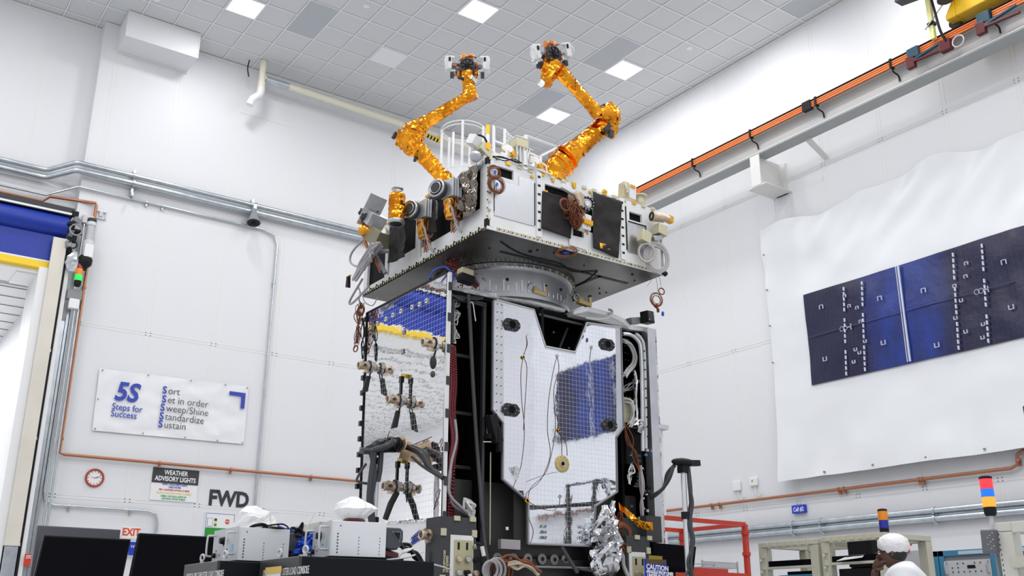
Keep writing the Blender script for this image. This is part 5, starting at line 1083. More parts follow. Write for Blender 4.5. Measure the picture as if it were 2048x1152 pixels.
b.obox(c, (.12, .10, .13), (0, -6, 12)); b.obox(c+V((0,-.055,0)), (.09, .01, .10), (0, -6, 12), 1); b.obox(c+V((-.12, .08, -.04)), (.18, .08, .07), (0, -14, 10), 2); b.obox(c+V((-.22, .1, -.09)), (.2, .04, .03), (0, -18, 10), 0); b.ball(c+V((.04,-.06,.03)), .01, 3, 6); b.ball(c+V((-.03,-.06,-.04)), .01, 3, 6)
obj('camera_body', b, [BLACK, DKGREY, MIDGREY, LTGREY], s, bev=.006)
# barrel under the panel with its row of discs
lw = part('lower_barrel', 'black lower barrel with a row of round grey discs')
b = B(); b.lathe((5.9, 8.35, 1.0), (0,0,1), [(0, .72), (.55, .72), (.56, .80), (.62, .80), (.64, .74), (1.3, .74)], 0, 64); b.box((4.75, 7.75, 1.0), (7.0, 7.85, 2.3)); obj('barrel', b, mat('barrel_black', (.035, .033, .032), .4), lw)
bb = []
for px in ((5.159, 7.56, 1.606), (5.333, 7.56, 1.611), (5.494, 7.56, 1.614), (5.655, 7.56, 1.619), (5.797, 7.56, 1.619), (5.925, 7.56, 1.621)):
    b = B(); bb.append(b); b.lathe(px, (0,-1,0), [(0, .048), (.006, .048), (.008, .03), (.012, .028)], 0, 24); b.lathe(V(px)+V((0,-.012,0)), (0,-1,0), [(0, .02), (.002, .018)], 1, 16)
each('disc', bb, [mat('disc_grey', (.22, .21, .20), .5), BLACK], lw)
b = B(); b.tube([(5.044, 7.5, 1.536), (6.204, 7.5, 1.554)], .01); b.tube([(5.801, 7.45, 1.723), (5.902, 7.35, 1.495)], .018, 1); b.tube([(5.943, 7.4, 1.538), (6.392, 7.4, 1.496)], .012, 1); b.box((5.158, 7.55, 1.687), (5.369, 7.5, 1.77), 2); b.box((5.24, 7.55, 1.856), (5.266, 7.54, 1.883), 3); b.box((4.7, 7.3, 1.36), (6.95, 7.8, 1.42), 2)
obj('struts', b, [MIDGREY, DKGREY, GREYC, WHITE], lw)
b = B()
for k in range(5): coil(b, V((4.91, 7.3, 1.49))+V((.045*k, .02*k, 0)), (0, 1, .1), .07+.01*k, .011, 2, k, 0 if k < 3 else 1)
wires(b, (5.021, 7.35, 1.557), (5.44, 7.3, 1.482), 6, .012, -.05, .05, 3, 1); wires(b, (5.091, 7.3, 1.536), (5.412, 7.3, 1.46), 5, .010, -.04, .05, 4, 2)
obj('coiled_hoses', b, [GREYC, COPW, mat('cable_cream', (.50, .44, .32), .5)], lw)
b = B(); rg = random.Random(5)
P = [V(p) for p in ((6.337, 7.46, 2.135), (6.326, 7.42, 1.944), (6.282, 7.4, 1.756), (6.299, 7.38, 1.574), (6.374, 7.4, 1.504))]
foil(b, P, [.03, .12, .15, .13, .03], 71, 0, 16, .04, .28); foil(b, [V(p) for p in ((6.438, 7.45, 2.188), (6.406, 7.45, 2.044), (6.437, 7.45, 1.905))], [.02, .04, .02], 72, 0, 10, .03, .3); foil(b, [V(p) for p in ((6.169, 7.45, 1.709), (6.169, 7.42, 1.572), (6.209, 7.4, 1.482))], [.04, .06, .05], 73, 0, 10, .03, .3)
obj('silver_foil_blanket', b, SILFOIL, lw, 'crumpled silver foil bunched at the lower right')
b = B(); vs = []
for p, q in (((6.499, 7.44, 2.182), (6.491, 7.42, 2.103)), ((6.515, 7.38, 2.139), (6.529, 7.4, 2.075)), ((6.607, 7.4, 2.089), (6.572, 7.38, 2.024)), ((6.652, 7.34, 2.02), (6.684, 7.38, 1.954)), ((6.718, 7.3, 1.992), (6.75, 7.34, 1.926)), ((6.784, 7.28, 1.993), (6.804, 7.3, 1.916))): vs += [p, q]
b.add(vs, [(2*i, 2*i+2, 2*i+3, 2*i+1) for i in range(5)]); o = obj('gold_flap', b, GOLD, lw, 'curled gold foil flap at the right corner'); o.modifiers.new('solid', 'SOLIDIFY').thickness = .004
b = B(); coil(b, (6.517, 7.42, 1.878), (.2, 1, 0), .09, .010, 14, 7, 0, wob=.25); wires(b, (6.458, 7.4, 1.809), (6.533, 7.4, 1.673), 8, .008, 0, .05, 6, 0); obj('brown_wire_coil', b, COPW, lw, 'thick coil of brown wire')
b = B(); b.tube(spline([(6.447, 7.4, 1.716), (6.477, 7.38, 1.67), (6.467, 7.36, 1.578), (6.471, 7.3, 1.476)], 6), .02); b.tube(spline([(6.416, 7.45, 1.998), (6.445, 7.43, 1.904), (6.435, 7.4, 1.716)], 6), .012); obj('white_hose', b, GREYC, lw)
def conpanel(lb, c0, px_w, txt, y, side):
    """dark shroud with a pale connector plate"""
    s = part('connector_panel', lb); c = V(c0); w, z0, z1 = px_w
    b = B(); b.box((c.x, y, z0), (c.x+w, y+.25, z1)); obj('shroud', b, DKGREY, s, bev=.004)
    b = B()
    for k in range(4): b.box((c.x+.0+(.0 if k < 2 else w-.05), y-.012, z1-.16-.38*(k % 2)), (c.x+.05+(.0 if k < 2 else w-.05), y, z1-.10-.38*(k % 2)))
    for k in range(2): b.box((c.x+w*.35+.16*k, y-.012, z1-.03), (c.x+w*.35+.06+.16*k, y, z1+.01))
    obj('tape_tab', b, PALEG, s)
    px0 = c.x+w*(.30 if side else .12); px1 = c.x+w*(.86 if side else .72)
    b = B(); b.box((px0-.015, y-.012, z1-.66), (px1+.015, y, z1-.15), 0); b.box((px0+.02, y-.02, z1-.62), (px1-.0, y-.012, z1-.19), 1); obj('plate', b, [SWHITE, mat('olive_plate', (.50, .46, .28), .45)], s, bev=.003)
    bb = []; rg = random.Random(int(c.x*10))
    for i in range(3):
        for j in range(4):
            b = B(); bb.append(b)
            q = V((px0+.06+.085*i, y-.02, z1-.24-.11*j)); 
            if (i, j) in ((0, 0), (1, 0)): b.box(q+V((-.01, -.003, -.03)), q+V((.01, 0, .03)), 0); continue
            b.lathe(q, (0,-1,0), [(0, .026), (.03, .026), (.035, .022)], (i+j) % 3, 14)
    each('connector', bb, [BLACK, TAN, STEEL], s)
    b = B()
    for k, (a, d) in enumerate(((( .10, -.45), (.20, -.95)), ((.20, -.50), (.30, -1.0)), ((.22, -.22), (.33, -.8)))):
        p0 = V((px0+a[0], y-.05, z1+a[1])); b.tube(spline([p0, p0+V((.03, -.03, -.03)), V((px0+d[0]-.05, y-.06, z1+(a[1]+d[1])/2)), V((px0+d[0], y-.05, z1+d[1]))], 5), .014, k % 2 if k else 0, 8); b.tube([p0+V((.03,-.04,-.02)), p0+V((.045,-.05,-.10))], .018, 1, 8)
    obj('plug_cable', b, [BLACK, WHTC], s)
    return s
conpanel('dark connector panel with pale plate at the near left foot of the bus', (4.471, 7.4, 1.871), (.36, 1.2, 1.92), 1, 7.40, 1)
conpanel('dark connector panel at the right foot of the bus', (6.51, 7.36, 1.902), (.30, 1.1, 1.86), 0, 7.36, 0)
for i, s_ in enumerate(('TRANSPONDER', 'S/N 2028085', 'NO. 2')): text(s_, (V((4.509, 7.39, 1.646)).x+.028*i+.01, 7.392, 1.46), .032, PALEG, bus, rot=(pi/2, -pi/2, 0), bold=.0008, sx=.8, name='stencil_text')

# ---- thruster pairs on the mirror panel
def thruster(c, lb, k, flaps=1):
    """small thruster standing straight out of the mirror film, which shows its reflection"""
    s = part('thruster', lb); c = V(c); c.x = 4.572; a = V((-1, 0, 0)); n = c+a*.16
    b = B(); b.lathe(c, a, [(.0, .036), (.075, .038), (.08, .052), (.115, .052), (.12, .040), (.165, .038), (.17, .044), (.185, .044)], 0, 20); b.ring(c+a*.187, a, .036, .008, 0, 24)
    b.obox(c+a*.10+V((0,0,-.05)), (.07, .05, .03)); b.obox(c+a*.12+V((0,.04,.045)), (.03, .02, .03)); obj('nozzle', b, TAN, s)
    b = B(); b.lathe(c+a*.186, a, [(0, .03), (.002, .024)], 0, 20); b.cyl(c+a*.14+V((0,-.04,0)), c+a*.14+V((0,-.052,0)), .015); obj('throat', b, mat('throat_dark', (.07, .05, .04), .5), s)
    b = B(); b.lathe(c+a*.04, a, [(0, .062), (.002, .066), (.03, .066), (.032, .062)], 0, 8); obj('mount_flange', b, LTGREY, s, bev=.003)
    b = B(); b.lathe(c+a*.074, a, [(0, .07), (.006, .07)], 0, 8); obj('gasket', b, BLACK, s)
    b = B(); b.box(c+V((-.07, -.072, -.01)), c+V((-.03, -.064, .04))); obj('label_tag', b, mat('tag_white', (.82, .78, .78), .5), s)
    b = B(); q = c+V((-.06, -.02, -.06)); e = q+V((-.015, 0, -.07)); t = e+V((-.035, 0, -.15)); b.tube([q, e], .006, 1, 6); b.tube([q+V((.01,.03,0)), e+V((.01,.03,0))], .006, 1, 6)
    if flaps == 1: b.prism([e+V((.02, 0, .03)), e+V((-.02, 0, .03)), t+V((-.03, 0, 0)), t+V((.03, 0, .02))], (0, .03, 0), 0)
    elif flaps == 2: b.tube([e+V((.02,0,.08)), e+V((-.04,0,-.03)), t+V((-.055,0,-.02))], [.028, .030, .026], 0, 10)
    else: b.ball(e+V((-.01,0,-.05)), .042, 0, 8, (.75, .8, 1.5)); b.ball(e+V((-.01,0,-.16)), .028, 2, 7, (.8, 1, 1.1))
    obj('cloth_flap', b, [mat('flap_black', (.03, .03, .028), .75), BLACK, mat('flap_olive', (.08, .07, .04), .7)], s, 'black cloth cover hanging below')
    if k:
        b = B(); q = c+V((-.03, .0, .19)); b.obox(q+V((.015,0,.06)), (.03, .10, .04), (15, 0, 0), 1); b.box(q+V((-.035, -.02, -.01)), q+V((.0, .02, .05)), 0); b.box(q+V((-.03, -.015, -.13)), q+V((-.01, .015, 0)), 0); obj('tether_strap', b, [BLACK, mat('tape_yellow', (.55, .38, .03), .5)], s)
thruster((4.572, 8.948, 3.54), 'thruster with a black flap at the upper left edge of the mirror panel', 0)
thruster((4.572, 7.659, 3.492), 'thruster near the upper right corner of the mirror panel', 0, 3)
thruster((4.572, 8.292, 3.074), 'thruster hanging by a yellow tipped strap in the middle of the mirror panel', 1)
thruster((4.572, 8.299, 2.258), 'thruster with a long black sleeve low on the mirror panel', 1, 2)
thruster((4.572, 7.58, 1.772), 'thruster beside the connector panel, lowest of all', 0, 3)
s = part('main_engine', 'gold rimmed engine disc with black wrapped arms on the mirror panel'); c = V((4.44, 8.085, 2.614)); a = V((-.95, -.25, .12)).normalized()
b = B(); b.lathe(c, a, [(-.10, .05), (-.03, .05), (0, .075), (.012, .08), (.02, .075), (.02, .035), (.10, .03)], 0, 32); b.obox(c+V((.05, -.06, -.10)), (.12, .12, .09), (20, 0, 20), 0); obj('engine_disc', b, mat('engine_gold', (.62, .45, .28), .3, .8), s)
b = B(); b.cyl(c+a*.02, c+a*.10, .045); b.ring(c+a*.06, a, .05, .01); obj('valve', b, BLACK, s)
b = B(); wires(b, c+V((-.02,.03,0)), (4.35, 8.345, 2.614), 5, .02, -.05, .03, 3); wires(b, (4.3, 8.154, 2.629), (4.25, 8.391, 2.578), 4, .03, -.02, .03, 4); b.tube(spline([c+V((.03, -.04, -.02)), (4.5, 7.965, 2.57), (4.5, 7.78, 2.486), (4.5, 7.67, 2.37), (4.53, 7.486, 2.254)], 6), [.02, .022, .024, .026, .028, .03, .03, .032, .034, .036, .04, .044, .046, .044, .04, .034, .035, .03, .028, .025, .022, .022, .022, .022, .022][:25], 0, 10)
b.obox((4.2, 8.242, 2.553), (.10, .25, .06), (10, 0, 0)); b.tube(spline([(4.4, 7.82, 2.469), (4.45, 7.689, 2.368), (4.52, 7.477, 2.248)], 6), .014); obj('wrapped_arm', b, mat('wrap_black', (.025, .025, .028), .35, bump=.5, bscale=20), s, 'black plastic wrapped arms')
b = B(); wires(b, (4.28, 8.088, 2.636), (4.25, 7.971, 2.702), 1, .004, 0, .01, 3); wires(b, (4.3, 7.63, 2.536), (4.3, 7.306, 2.563), 1, .004, 0, .02, 4); wires(b, (4.5, 7.481, 2.587), (4.5, 7.551, 2.421), 3, .003, 0, .04, 5); wires(b, (4.5, 7.474, 2.152), (4.5, 7.569, 1.991), 3, .003, 0, .03, 6); obj('sensor_leads', b, mat('lead_dark', (.10, .03, .03), .5), s)
# ---- loose cable coils hung on the satellite (lift-off things)
def hung(name, label, cat, loc): return thing(name, label, cat, loc)
g = hung('cable_coil', 'round coil of grey cable hanging at the right corner of the payload box', 'cable', (6.531, 6.8, 4.528)); b = B()
coil(b, (6.538, 6.8, 4.524), (.25, 1, .0), .13, .011, 8, 3, 0, wob=.22, sq=1.15); coil(b, (6.405, 6.8, 4.549), (.6, 1, 0), .075, .012, 5, 5, 0, wob=.12, sq=1.2); obj('cable', b, mat('cable_pinkgrey', (.46, .42, .41), .45), g); b = B(); b.obox((6.636, 6.8, 4.38), (.05, .03, .04), (0, 30, 0)); obj('plug', b, BLACK, g)
g = hung('cable_coil', 'large bundle of looped grey cable hanging at the far left corner of the payload box', 'cable', (4.4, 8.789, 4.62)); b = B(); rg = random.Random(3)
for k in range(16):
    c0 = V((4.3, 8.462, 4.699))+V((0, .017*k, 0))+V((rg.uniform(-.05, .05), 0, 0)); e = V((4.28, 8.979, 4.448))+V((0, -.033*k, .012*k+rg.uniform(-.06, .05))); b.tube(spline([c0, c0.lerp(e, .5)+V((0, .10, -.02)), e, e.lerp(c0, .45)+V((-.04, -.09, -.04)), c0+V((.02, -.02, 0))], 7), .015, 0, 6)
b.tube(spline([(4.4, 8.956, 4.959), (4.38, 9.237, 4.867), (4.38, 9.287, 4.766), (4.38, 9.132, 4.663), (4.38, 8.86, 4.599)], 6), .012); b.tube(spline([(4.38, 8.963, 4.473), (4.38, 9.237, 4.304), (4.38, 9.162, 4.262), (4.38, 8.804, 4.346)], 6), .012); obj('cable', b, GREYC, g)
for lb, c, R, n in (('small brown wire coil at the top left of the silver face', (4.629, 6.88, 4.966), .055, 8), ('loose brown wire coil hanging under the first one on the silver face', (4.637, 6.86, 4.836), .075, 12)):
    g = hung('wire_coil', lb, 'cable', c); b = B(); coil(b, c, (.1, 1, .05), R, .0028, n, int(c[2]*100), 0, wob=.34, N=24); obj('wire', b, COPW, g); b = B(); b.obox(V(c)+V((0,-.01,.0)), (.02, .012, .03), (0, 20, 0)); obj('blue_tie', b, BLUEC, g)
g = hung('wire_coil', 'orange brown wire coil taped under the payload box', 'cable', (5.55, 7.1, 4.40)); b = B(); c = V((5.509, 6.952, 4.4)); coil(b, c, (0, .1, 1), .10, .0035, 6, 3, 0, wob=.28); obj('wire', b, COPPER, g); b = B(); b.box(c+V((-.03,-.02,-.01)), c+V((.02,.02,0))); obj('blue_tie', b, BLUEC, g)
g = hung('wire_coil', 'two loose brown wire rings dangling on threads below the right corner', 'cable', (6.617, 6.9, 4.136)); b = B()
coil(b, (6.678, 6.9, 4.226), (.2, 1, 0), .032, .004, 6, 1, 0, wob=.15); coil(b, (6.603, 6.9, 4.122), (.2, 1, 0), .058, .0035, 6, 2, 0, wob=.3); wires(b, (6.6, 6.9, 4.075), (6.615, 6.9, 3.999), 10, .005, 0, .03, 4, 0)
for p, q in (((6.642, 6.9, 4.389), (6.675, 6.9, 4.278)), ((6.607, 6.9, 4.382), (6.621, 6.9, 4.189)), ((6.572, 6.9, 4.365), (6.484, 6.9, 4.242))): b.tube(spline([p, V(p).lerp(V(q), .5)+V((.01,0,0)), q], 4), .0025, 1, 5)
obj('wire', b, [COPW, MIDGREY], g); b = B(); b.ball((6.682, 6.9, 3.99), .018, 0, 6, (.6, 1, 1.5)); obj('blue_connector', b, BLUEC, g)
g = hung('wire_coil', 'tangle of fine brown wires hanging at the upper left edge of the mirror panel', 'cable', (4.5, 9.199, 4.116)); b = B()
coil(b, (4.5, 9.208, 4.207), (1, .2, 0), .05, .005, 8, 2, 0, wob=.25); coil(b, (4.5, 9.285, 3.806), (1, .2, 0), .035, .004, 5, 3, 0, wob=.3); wires(b, (4.5, 9.216, 4.287), (4.5, 9.279, 3.859), 12, .004, 0, .08, 4, 0); wires(b, (4.5, 9.152, 4.104), (4.5, 9.098, 3.657), 5, .005, 0, .03, 5, 1); wires(b, (4.5, 9.188, 4.364), (4.5, 8.838, 4.253), 1, .006, .1, .02, 7, 2); wires(b, (4.5, 9.309, 4.51), (4.5, 9.215, 4.276), 3, .005, 0, .03, 8, 2)
obj('wire', b, [COPW, BLACK, GREYC], g)
g = hung('cable_loop', 'bright blue cable loop rising over the top corner of the mirror panel', 'cable', (4.7, 7.872, 4.301)); b = B(); b.tube(spline([(4.504, 7.8, 4.165), (4.503, 7.7, 4.226), (4.583, 7.65, 4.263), (4.631, 7.6, 4.207), (4.655, 7.6, 4.137), (4.628, 7.6, 4.097)], 7), .007); b.tube(spline([(4.614, 7.6, 4.219), (4.665, 7.6, 4.164), (4.633, 7.6, 4.093)], 6), .006); obj('cable', b, BLUEC, g)
g = hung('black_tag', 'small black cover with an orange band dangling at the far left', 'cover', (4.4, 9.313, 4.521)); b = B(); c = V((4.4, 9.315, 4.544)); b.prism([c+V((0,-.02,.05)), c+V((0,.02,.05)), c+V((0,.035,-.06)), c+V((0,-.03,-.08))], (-.03,0,0)); obj('cover', b, BLACK, g); b = B(); b.obox(c+V((-.01,.01,.06)), (.02,.09,.012)); obj('band', b, GOLDT, g)
# ================================================================ stand under the satellite (below the frame)
g = thing('satellite_stand', 'low steel stand carrying the satellite', 'stand', (5.85, 8.3, 0)); b = B(); b.lathe((5.85, 8.35, .85), (0,0,1), [(0, .75), (.15, .75)], 0, 48); obj('ring', b, MIDGREY, g)
for sx in (-1, 1):
    for sy in (-1, 1): b = B(); b.box((5.85+sx*.55-.06, 8.35+sy*.45-.06, 0), (5.85+sx*.55+.06, 8.35+sy*.45+.06, .9)); obj('leg', b, MIDGREY, g)
# ================================================================ load consoles on the left
CONS = mat('console_black', (.008, .010, .013), .35); dull(CONS)
def console(label, x0, y0, x1, y1, zt, papers):
    g = thing('console_cabinet', label, 'cabinet', ((x0+x1)/2, (y0+y1)/2, 0)); b = B(); b.box((x0, y0, .05), (x1, y1, zt)); obj('cabinet', b, CONS, g, bev=.006)
    b = B(); b.box((x0-.02, y0-.0, zt-.17), (x0, y1, zt+.0)); b.box((x0-.018, y0, .1), (x0, y0+.03, zt-.17)); b.box((x0-.018, y1-.03, .1), (x0, y1, zt-.17)); obj('front_frame', b, mat('console_frame', (.035, .033, .032), .35), g, bev=.003)
    o = text('ORBITAL PPU THRUSTER LOAD CONSOLE', (x0-.022, y1-.07, zt-.105), .062, mat('console_ink', (.6, .6, .58), .5), g, 'R', sx=.62 if not papers else .60, bold=.0006)
    b = B(); b.box((x0-.024, y0+.06, zt-.30), (x0-.01, y0+.16, zt-.20), 0); b.box((x0-.022, y0+.06, zt-.6), (x0-.01, y1-.06, zt-.18), 1); b.box((x0-.026, y0+.10, zt-.26), (x0-.02, y0+.14, zt-.22), 2); b.box((x0-.026, y0+.17, zt-.26), (x0-.02, y0+.21, zt-.22), 3); obj('control_strip', b, [DKGREY, BLACK, mat('button_green', (.45, .55, .15), .4), MIDGREY], g)
    for yy in (y0+.10, y1-.12):
        b = B(); b.ring((x0+.06, yy, zt+.045), (1, .3, 0), .021, .007, 0, 20, 8); b.cyl((x0+.06, yy, zt), (x0+.06, yy, zt+.025), .014); obj('lifting_eye', b, LTGREY, g)
    return g
C2 = console('black load console nearer the camera with a paper note taped on its front', 2.53, 5.78, 3.45, 6.40, 1.435, 1)
C1 = console('black load console behind, with a clear front title strip', 2.27, 6.46, 3.15, 7.12, 1.43, 0)
g = thing('paper_note', 'paper note hanging by yellow tape on the nearer console', 'paper', (2.5, 6.1, 1.3)); b = B(); b.box((2.495, 6.02, 1.05), (2.50, 6.24, 1.36)); obj('sheet', b, PAPER, g)
b = B(); b.box((2.49, 6.00, 1.345), (2.494, 6.25, 1.385)); obj('tape', b, mat('masking_tape', (.70, .48, .12), .5), g)
b = B(); b.box((2.492, 6.04, 1.2), (2.494, 6.19, 1.30)); obj('print', b, mat('print_grey', (.35, .4, .5), .5), g)
def unit(label, x0, y0, x1, y1, z0, z1):
    g = thing('power_supply', label, 'electronics', ((x0+x1)/2, (y0+y1)/2, z0)); b = B(); b.box((x0, y0, z0+.012), (x1, y1, z1)); obj('case', b, mat('case_grey', (.74, .76, .78), .4), g, bev=.003)
    b = B(); b.box((x0-.006, y0-.012, z0+.012), (x0, y1+.012, z1+.002)); obj('front_panel', b, mat('panel_grey', (.55, .56, .58), .35, .3), g)
    for yy in (y0+.045, y1-.02):
        b = B(); h0, h1 = z0+.055, z1-.035; b.tube(spline([(x0-.005, yy, h1), (x0-.045, yy, h1), (x0-.06, yy, h1-.015), (x0-.06, yy, h0+.015), (x0-.045, yy, h0), (x0-.005, yy, h0)], 4), .007, 0, 8); obj('handle', b, LTGREY, g)
    b = B(); b.lathe((x0-.006, y0+.24, z0+.15), (-1, 0, 0), [(0, .028), (.015, .022), (.03, .020)], 0, 16); b.lathe((x0-.006, y1-.04, z0+.06), (-1, 0, 0), [(0, .018), (.02, .015)], 0, 12); 
    for k in range(5): b.cyl((x0-.008, y0+.1+.07*k, z0+.06+.03*(k % 3)), (x0-.006, y0+.1+.07*k, z0+.06+.03*(k % 3)), .006)
    obj('knob', b, BLACK, g); b = B(); b.box((x0-.009, y0+.06, z0+.05), (x0-.006, y0+.11, z0+.12)); obj('label_plate', b, mat('label_lightblue', (.35, .55, .68), .5), g)
    b = B()
    for k in range(7): b.cyl((x0+.045, y0-.001, z0+.035+.019*k), (x0+.045, y0-.0035, z0+.035+.019*k), .0045, n=8); 
    for xx in (x0+.045+(x1-x0)*.38, x0+.045+(x1-x0)*.76):
        for k in range(6): b.cyl((xx, y0-.001, z0+.03+.02*k), (xx, y0-.0035, z0+.03+.02*k), .003, n=6)
    b.cyl((x0+.06, y0-.001, z1-.03), (x0+.06, y0-.0035, z1-.03), .004, n=6); obj('vent_holes', b, BLACK, g)
    b = B(); b.box((x0+.02, y0+.03, z0), (x1-.01, y1-.03, z0+.012)); obj('foot', b, BLACK, g)
    return g
unit('white ventilated power supply on the far console, under the black cable coil', 2.42, 6.60, 2.785, 7.04, 1.432, 1.66)
U2 = unit('white ventilated power supply on the near console, under the wide white bag', 2.75, 5.88, 3.11, 6.32, 1.437, 1.665); U2.location = (2.970, 6.06, 1.437); U2.rotation_euler = (0, 0, radians(-11))
# things at the far ends of the units
for (x, y, z, lb, lc) in ((2.80, 6.66, 1.435, 'dark battery charger behind the far white power supply', 'dark red battery pack under the far charger'), (3.12, 5.90, 1.437, 'dark battery charger behind the near white power supply', 'dark red battery pack under the near charger')):
    g = thing('battery_charger', lb, 'charger', (x, y, z+.08)); b = B(); b.prism([(x, y, z+.09), (x, y, z+.21), (x+.14, y, z+.21), (x+.16, y, z+.19), (x+.16, y, z+.13), (x+.12, y, z+.07), (x+.06, y, z+.07)], (0, .22, 0)); obj('case', b, mat('charger_grey', (.055, .06, .07), .4), g, bev=.008)
    b = B(); t = [(x+.07, y-.002, z+.185), (x+.14, y-.002, z+.185), (x+.13, y-.002, z+.115)]; b.prism(t, (0, -.003, 0), 0); t2 = [V(p)*.8+V(((x+.113)*.2, y*.2-.001, (z+.165)*.2)) for p in t]; b.prism([(p.x, y-.005, p.z) for p in t2], (0, -.002, 0), 1); obj('badge', b, [MIDGREY, BLACK], g)
    g = thing('battery_pack', lc, 'battery', (x, y, z)); b = B(); b.obox((x+.07, y+.12, z+.045), (.15, .2, .05), (0, 12, 0)); obj('shell', b, REDL, g, bev=.012); b = B(); b.obox((x+.09, y+.12, z+.014), (.17, .22, .028), (0, 6, 0)); obj('base', b, BLACK, g, bev=.004)
def whitebag(name, label, pts, rad, seed, sc=1):
    g = thing(name, label, 'cover', pts[0]); b = B(); foil(b, pts, rad, seed, 0, 22, .030, .0)
    c0 = V(pts[0]); nv = []
    for v in b.v:
        v = V(v); d = V((v.x-c0.x, v.y-c0.y, 0)); k = noise.fractal(v*9+V((seed, 0, 0)), .7, 2.2, 4)*.30; r2 = abs(noise.noise(v*22+V((0, seed, 0))))*.12; nv.append(tuple(v+d*(k-r2)+V((0, 0, noise.noise(v*14)*.02))))
    b.v = nv; b.s = [False]*len(b.s); o = obj('bag', b, BAG, g); return g
whitebag('white_bag', 'rounded white bag drooping over the beacon on the far power supply', [(2.604, 6.8, 1.656), (2.607, 6.8, 1.704), (2.617, 6.8, 1.758), (2.625, 6.8, 1.8), (2.634, 6.8, 1.817)], [.15, .15, .135, .09, .03], 11)
whitebag('white_bag', 'wide pointed white bag over the red beacon on the near power supply', [(3.003, 6.08, 1.687), (3.001, 6.08, 1.719), (2.998, 6.08, 1.767), (2.996, 6.08, 1.809), (2.995, 6.08, 1.835)], [.06, .095, .145, .10, .05], 12)
for c, lb in (((2.997, 6.06, 1.682), 'dark red beacon under the wide white bag'), ((2.673, 6.72, 1.66), 'dark red beacon under the rounded white bag')):
    g = thing('beacon', lb, 'beacon', c); c = V(c); b = B(); b.ball(c+V((0,0,.005)), .075, 0, 10, (1, 1, .32)); obj('dome', b, REDL, g); b = B(); b.lathe(c+V((0,0,-.035)), (0,0,1), [(0, .085), (.01, .09), (.028, .08)], 0, 28); b.lathe(c+V((0,0,-.05)), (0,0,1), [(0, .06), (.015, .06)], 0, 20); obj('base', b, BLACK, g)
g = thing('cable_coil', 'black cable coiled on top of the far white power supply', 'cable', (2.628, 6.65, 1.64)); b = B(); coil(b, (2.577, 6.66, 1.658), (0, .4, 1), .06, .005, 5, 3, 0, wob=.25); coil(b, (2.692, 6.66, 1.653), (0, .3, 1), .075, .005, 7, 4, 0, wob=.3); b.tube(spline([(2.735, 6.7, 1.682), (2.784, 6.68, 1.656), (2.796, 6.66, 1.628)], 5), .005); obj('cable', b, BLACK, g)
g = thing('blue_cables', 'tangle of bright blue cables between the two power supplies', 'cable', (2.937, 6.7, 1.548)); b = B(); rg = random.Random(9)
for k in range(26): p = V((2.897, 6.7, 1.588))+V((rg.uniform(-.05, .06), 0, rg.uniform(-.06, .05))); q = V((2.947, 6.6, 1.57))+V((rg.uniform(-.03, .04), 0, rg.uniform(-.06, .05))); wires(b, p, q, 1, .008, .02, .08, k, 0)
wires(b, (2.798, 6.9, 1.7), (2.939, 6.75, 1.627), 4, .006, -.02, .03, 3, 0); b.tube(spline([(2.498, 6.9, 1.659), (2.525, 6.9, 1.68), (2.544, 6.9, 1.708)], 4), .012); b.tube(spline([(2.946, 6.6, 1.644), (2.973, 6.6, 1.578), (2.963, 6.6, 1.503)], 5), .016); obj('cable', b, BLUEC, g)
b = B(); wires(b, (2.85, 6.7, 1.63), (2.949, 6.65, 1.597), 6, .009, -.04, .06, 6, 0); obj('black_cable', b, BLACK, g)
g = thing('cable_bundle', 'white and black leads trailing off the near charger towards the satellite', 'cable', (3.299, 6, 1.472)); b = B(); wires(b, (3.198, 5.95, 1.457), (3.439, 6.05, 1.529), 3, .008, .0, .02, 3, 0); b.tube(spline([(3.164, 5.9, 1.441), (3.318, 5.9, 1.465), (3.605, 6.2, 1.526)], 6), .006); b.tube(spline([(3.49, 6, 1.44), (3.788, 6.3, 1.446), (4.454, 7.2, 1.474)], 6), .006); obj('white_lead', b, WHTC, g)
b = B(); wires(b, (3.374, 6.1, 1.555), (3.483, 6, 1.436), 4, .012, -.02, .03, 5, 0); b.tube(spline([(3.415, 5.95, 1.432), (3.47, 5.95, 1.401), (3.471, 5.95, 1.357)], 5), .014); obj('black_lead', b, BLACK, g)
g = thing('antenna_rod', 'thin white rod leaning up between the power supplies', 'rod', (2.918, 6.7, 1.616)); b = B(); b.cyl((2.936, 6.75, 1.62), (3.023, 6.75, 1.797), .004); obj('rod', b, WHTC, g)
# monitors
def monitor(label, x0, x1, z1, y, tilt=0):
    g = thing('monitor', label, 'monitor', ((x0+x1)/2, y, 0)); z0 = z1-.62; t = -.06
    b = B(); b.prism([(x0+t, y, z0), (x1+t, y, z0), (x1, y+.03, z1), (x0, y+.03, z1)], (0, .05, 0)); obj('housing', b, BLACK, g, bev=.006)
    b = B(); b.prism([(x0+t+.015, y-.002, z0+.02), (x1+t-.015, y-.002, z0+.02), (x1-.012, y+.027, z1-.015), (x0+.012, y+.027, z1-.015)], (0, -.003, 0)); obj('screen', b, BLACKG, g)
    b = B(); xm = (x0+x1)/2; b.box((xm-.05, y+.06, .9), (xm+.05, y+.12, z1-.2)); b.box((xm-.3, y-.12, .78), (xm+.3, y+.25, .9)); obj('stand', b, BLACK, g, bev=.006)
monitor('left black monitor facing the camera at the lower left', 1.775, 2.505, 1.765, 9.5)
monitor('right black monitor, partly behind the far console', 2.555, 3.30, 1.82, 9.45)
g = thing('display_back', 'dark grey wide screen back rising behind the left monitor', 'screen', (2.1, 9.9, 0)); b = B(); b.box((1.78, 9.9, 1.0), (2.50, 9.98, 1.875)); b.box((1.9, 9.92, 0), (2.4, 9.96, 1.0)); obj('back_panel', b, mat('screen_grey', (.10, .10, .12), .4), g, bev=.008)
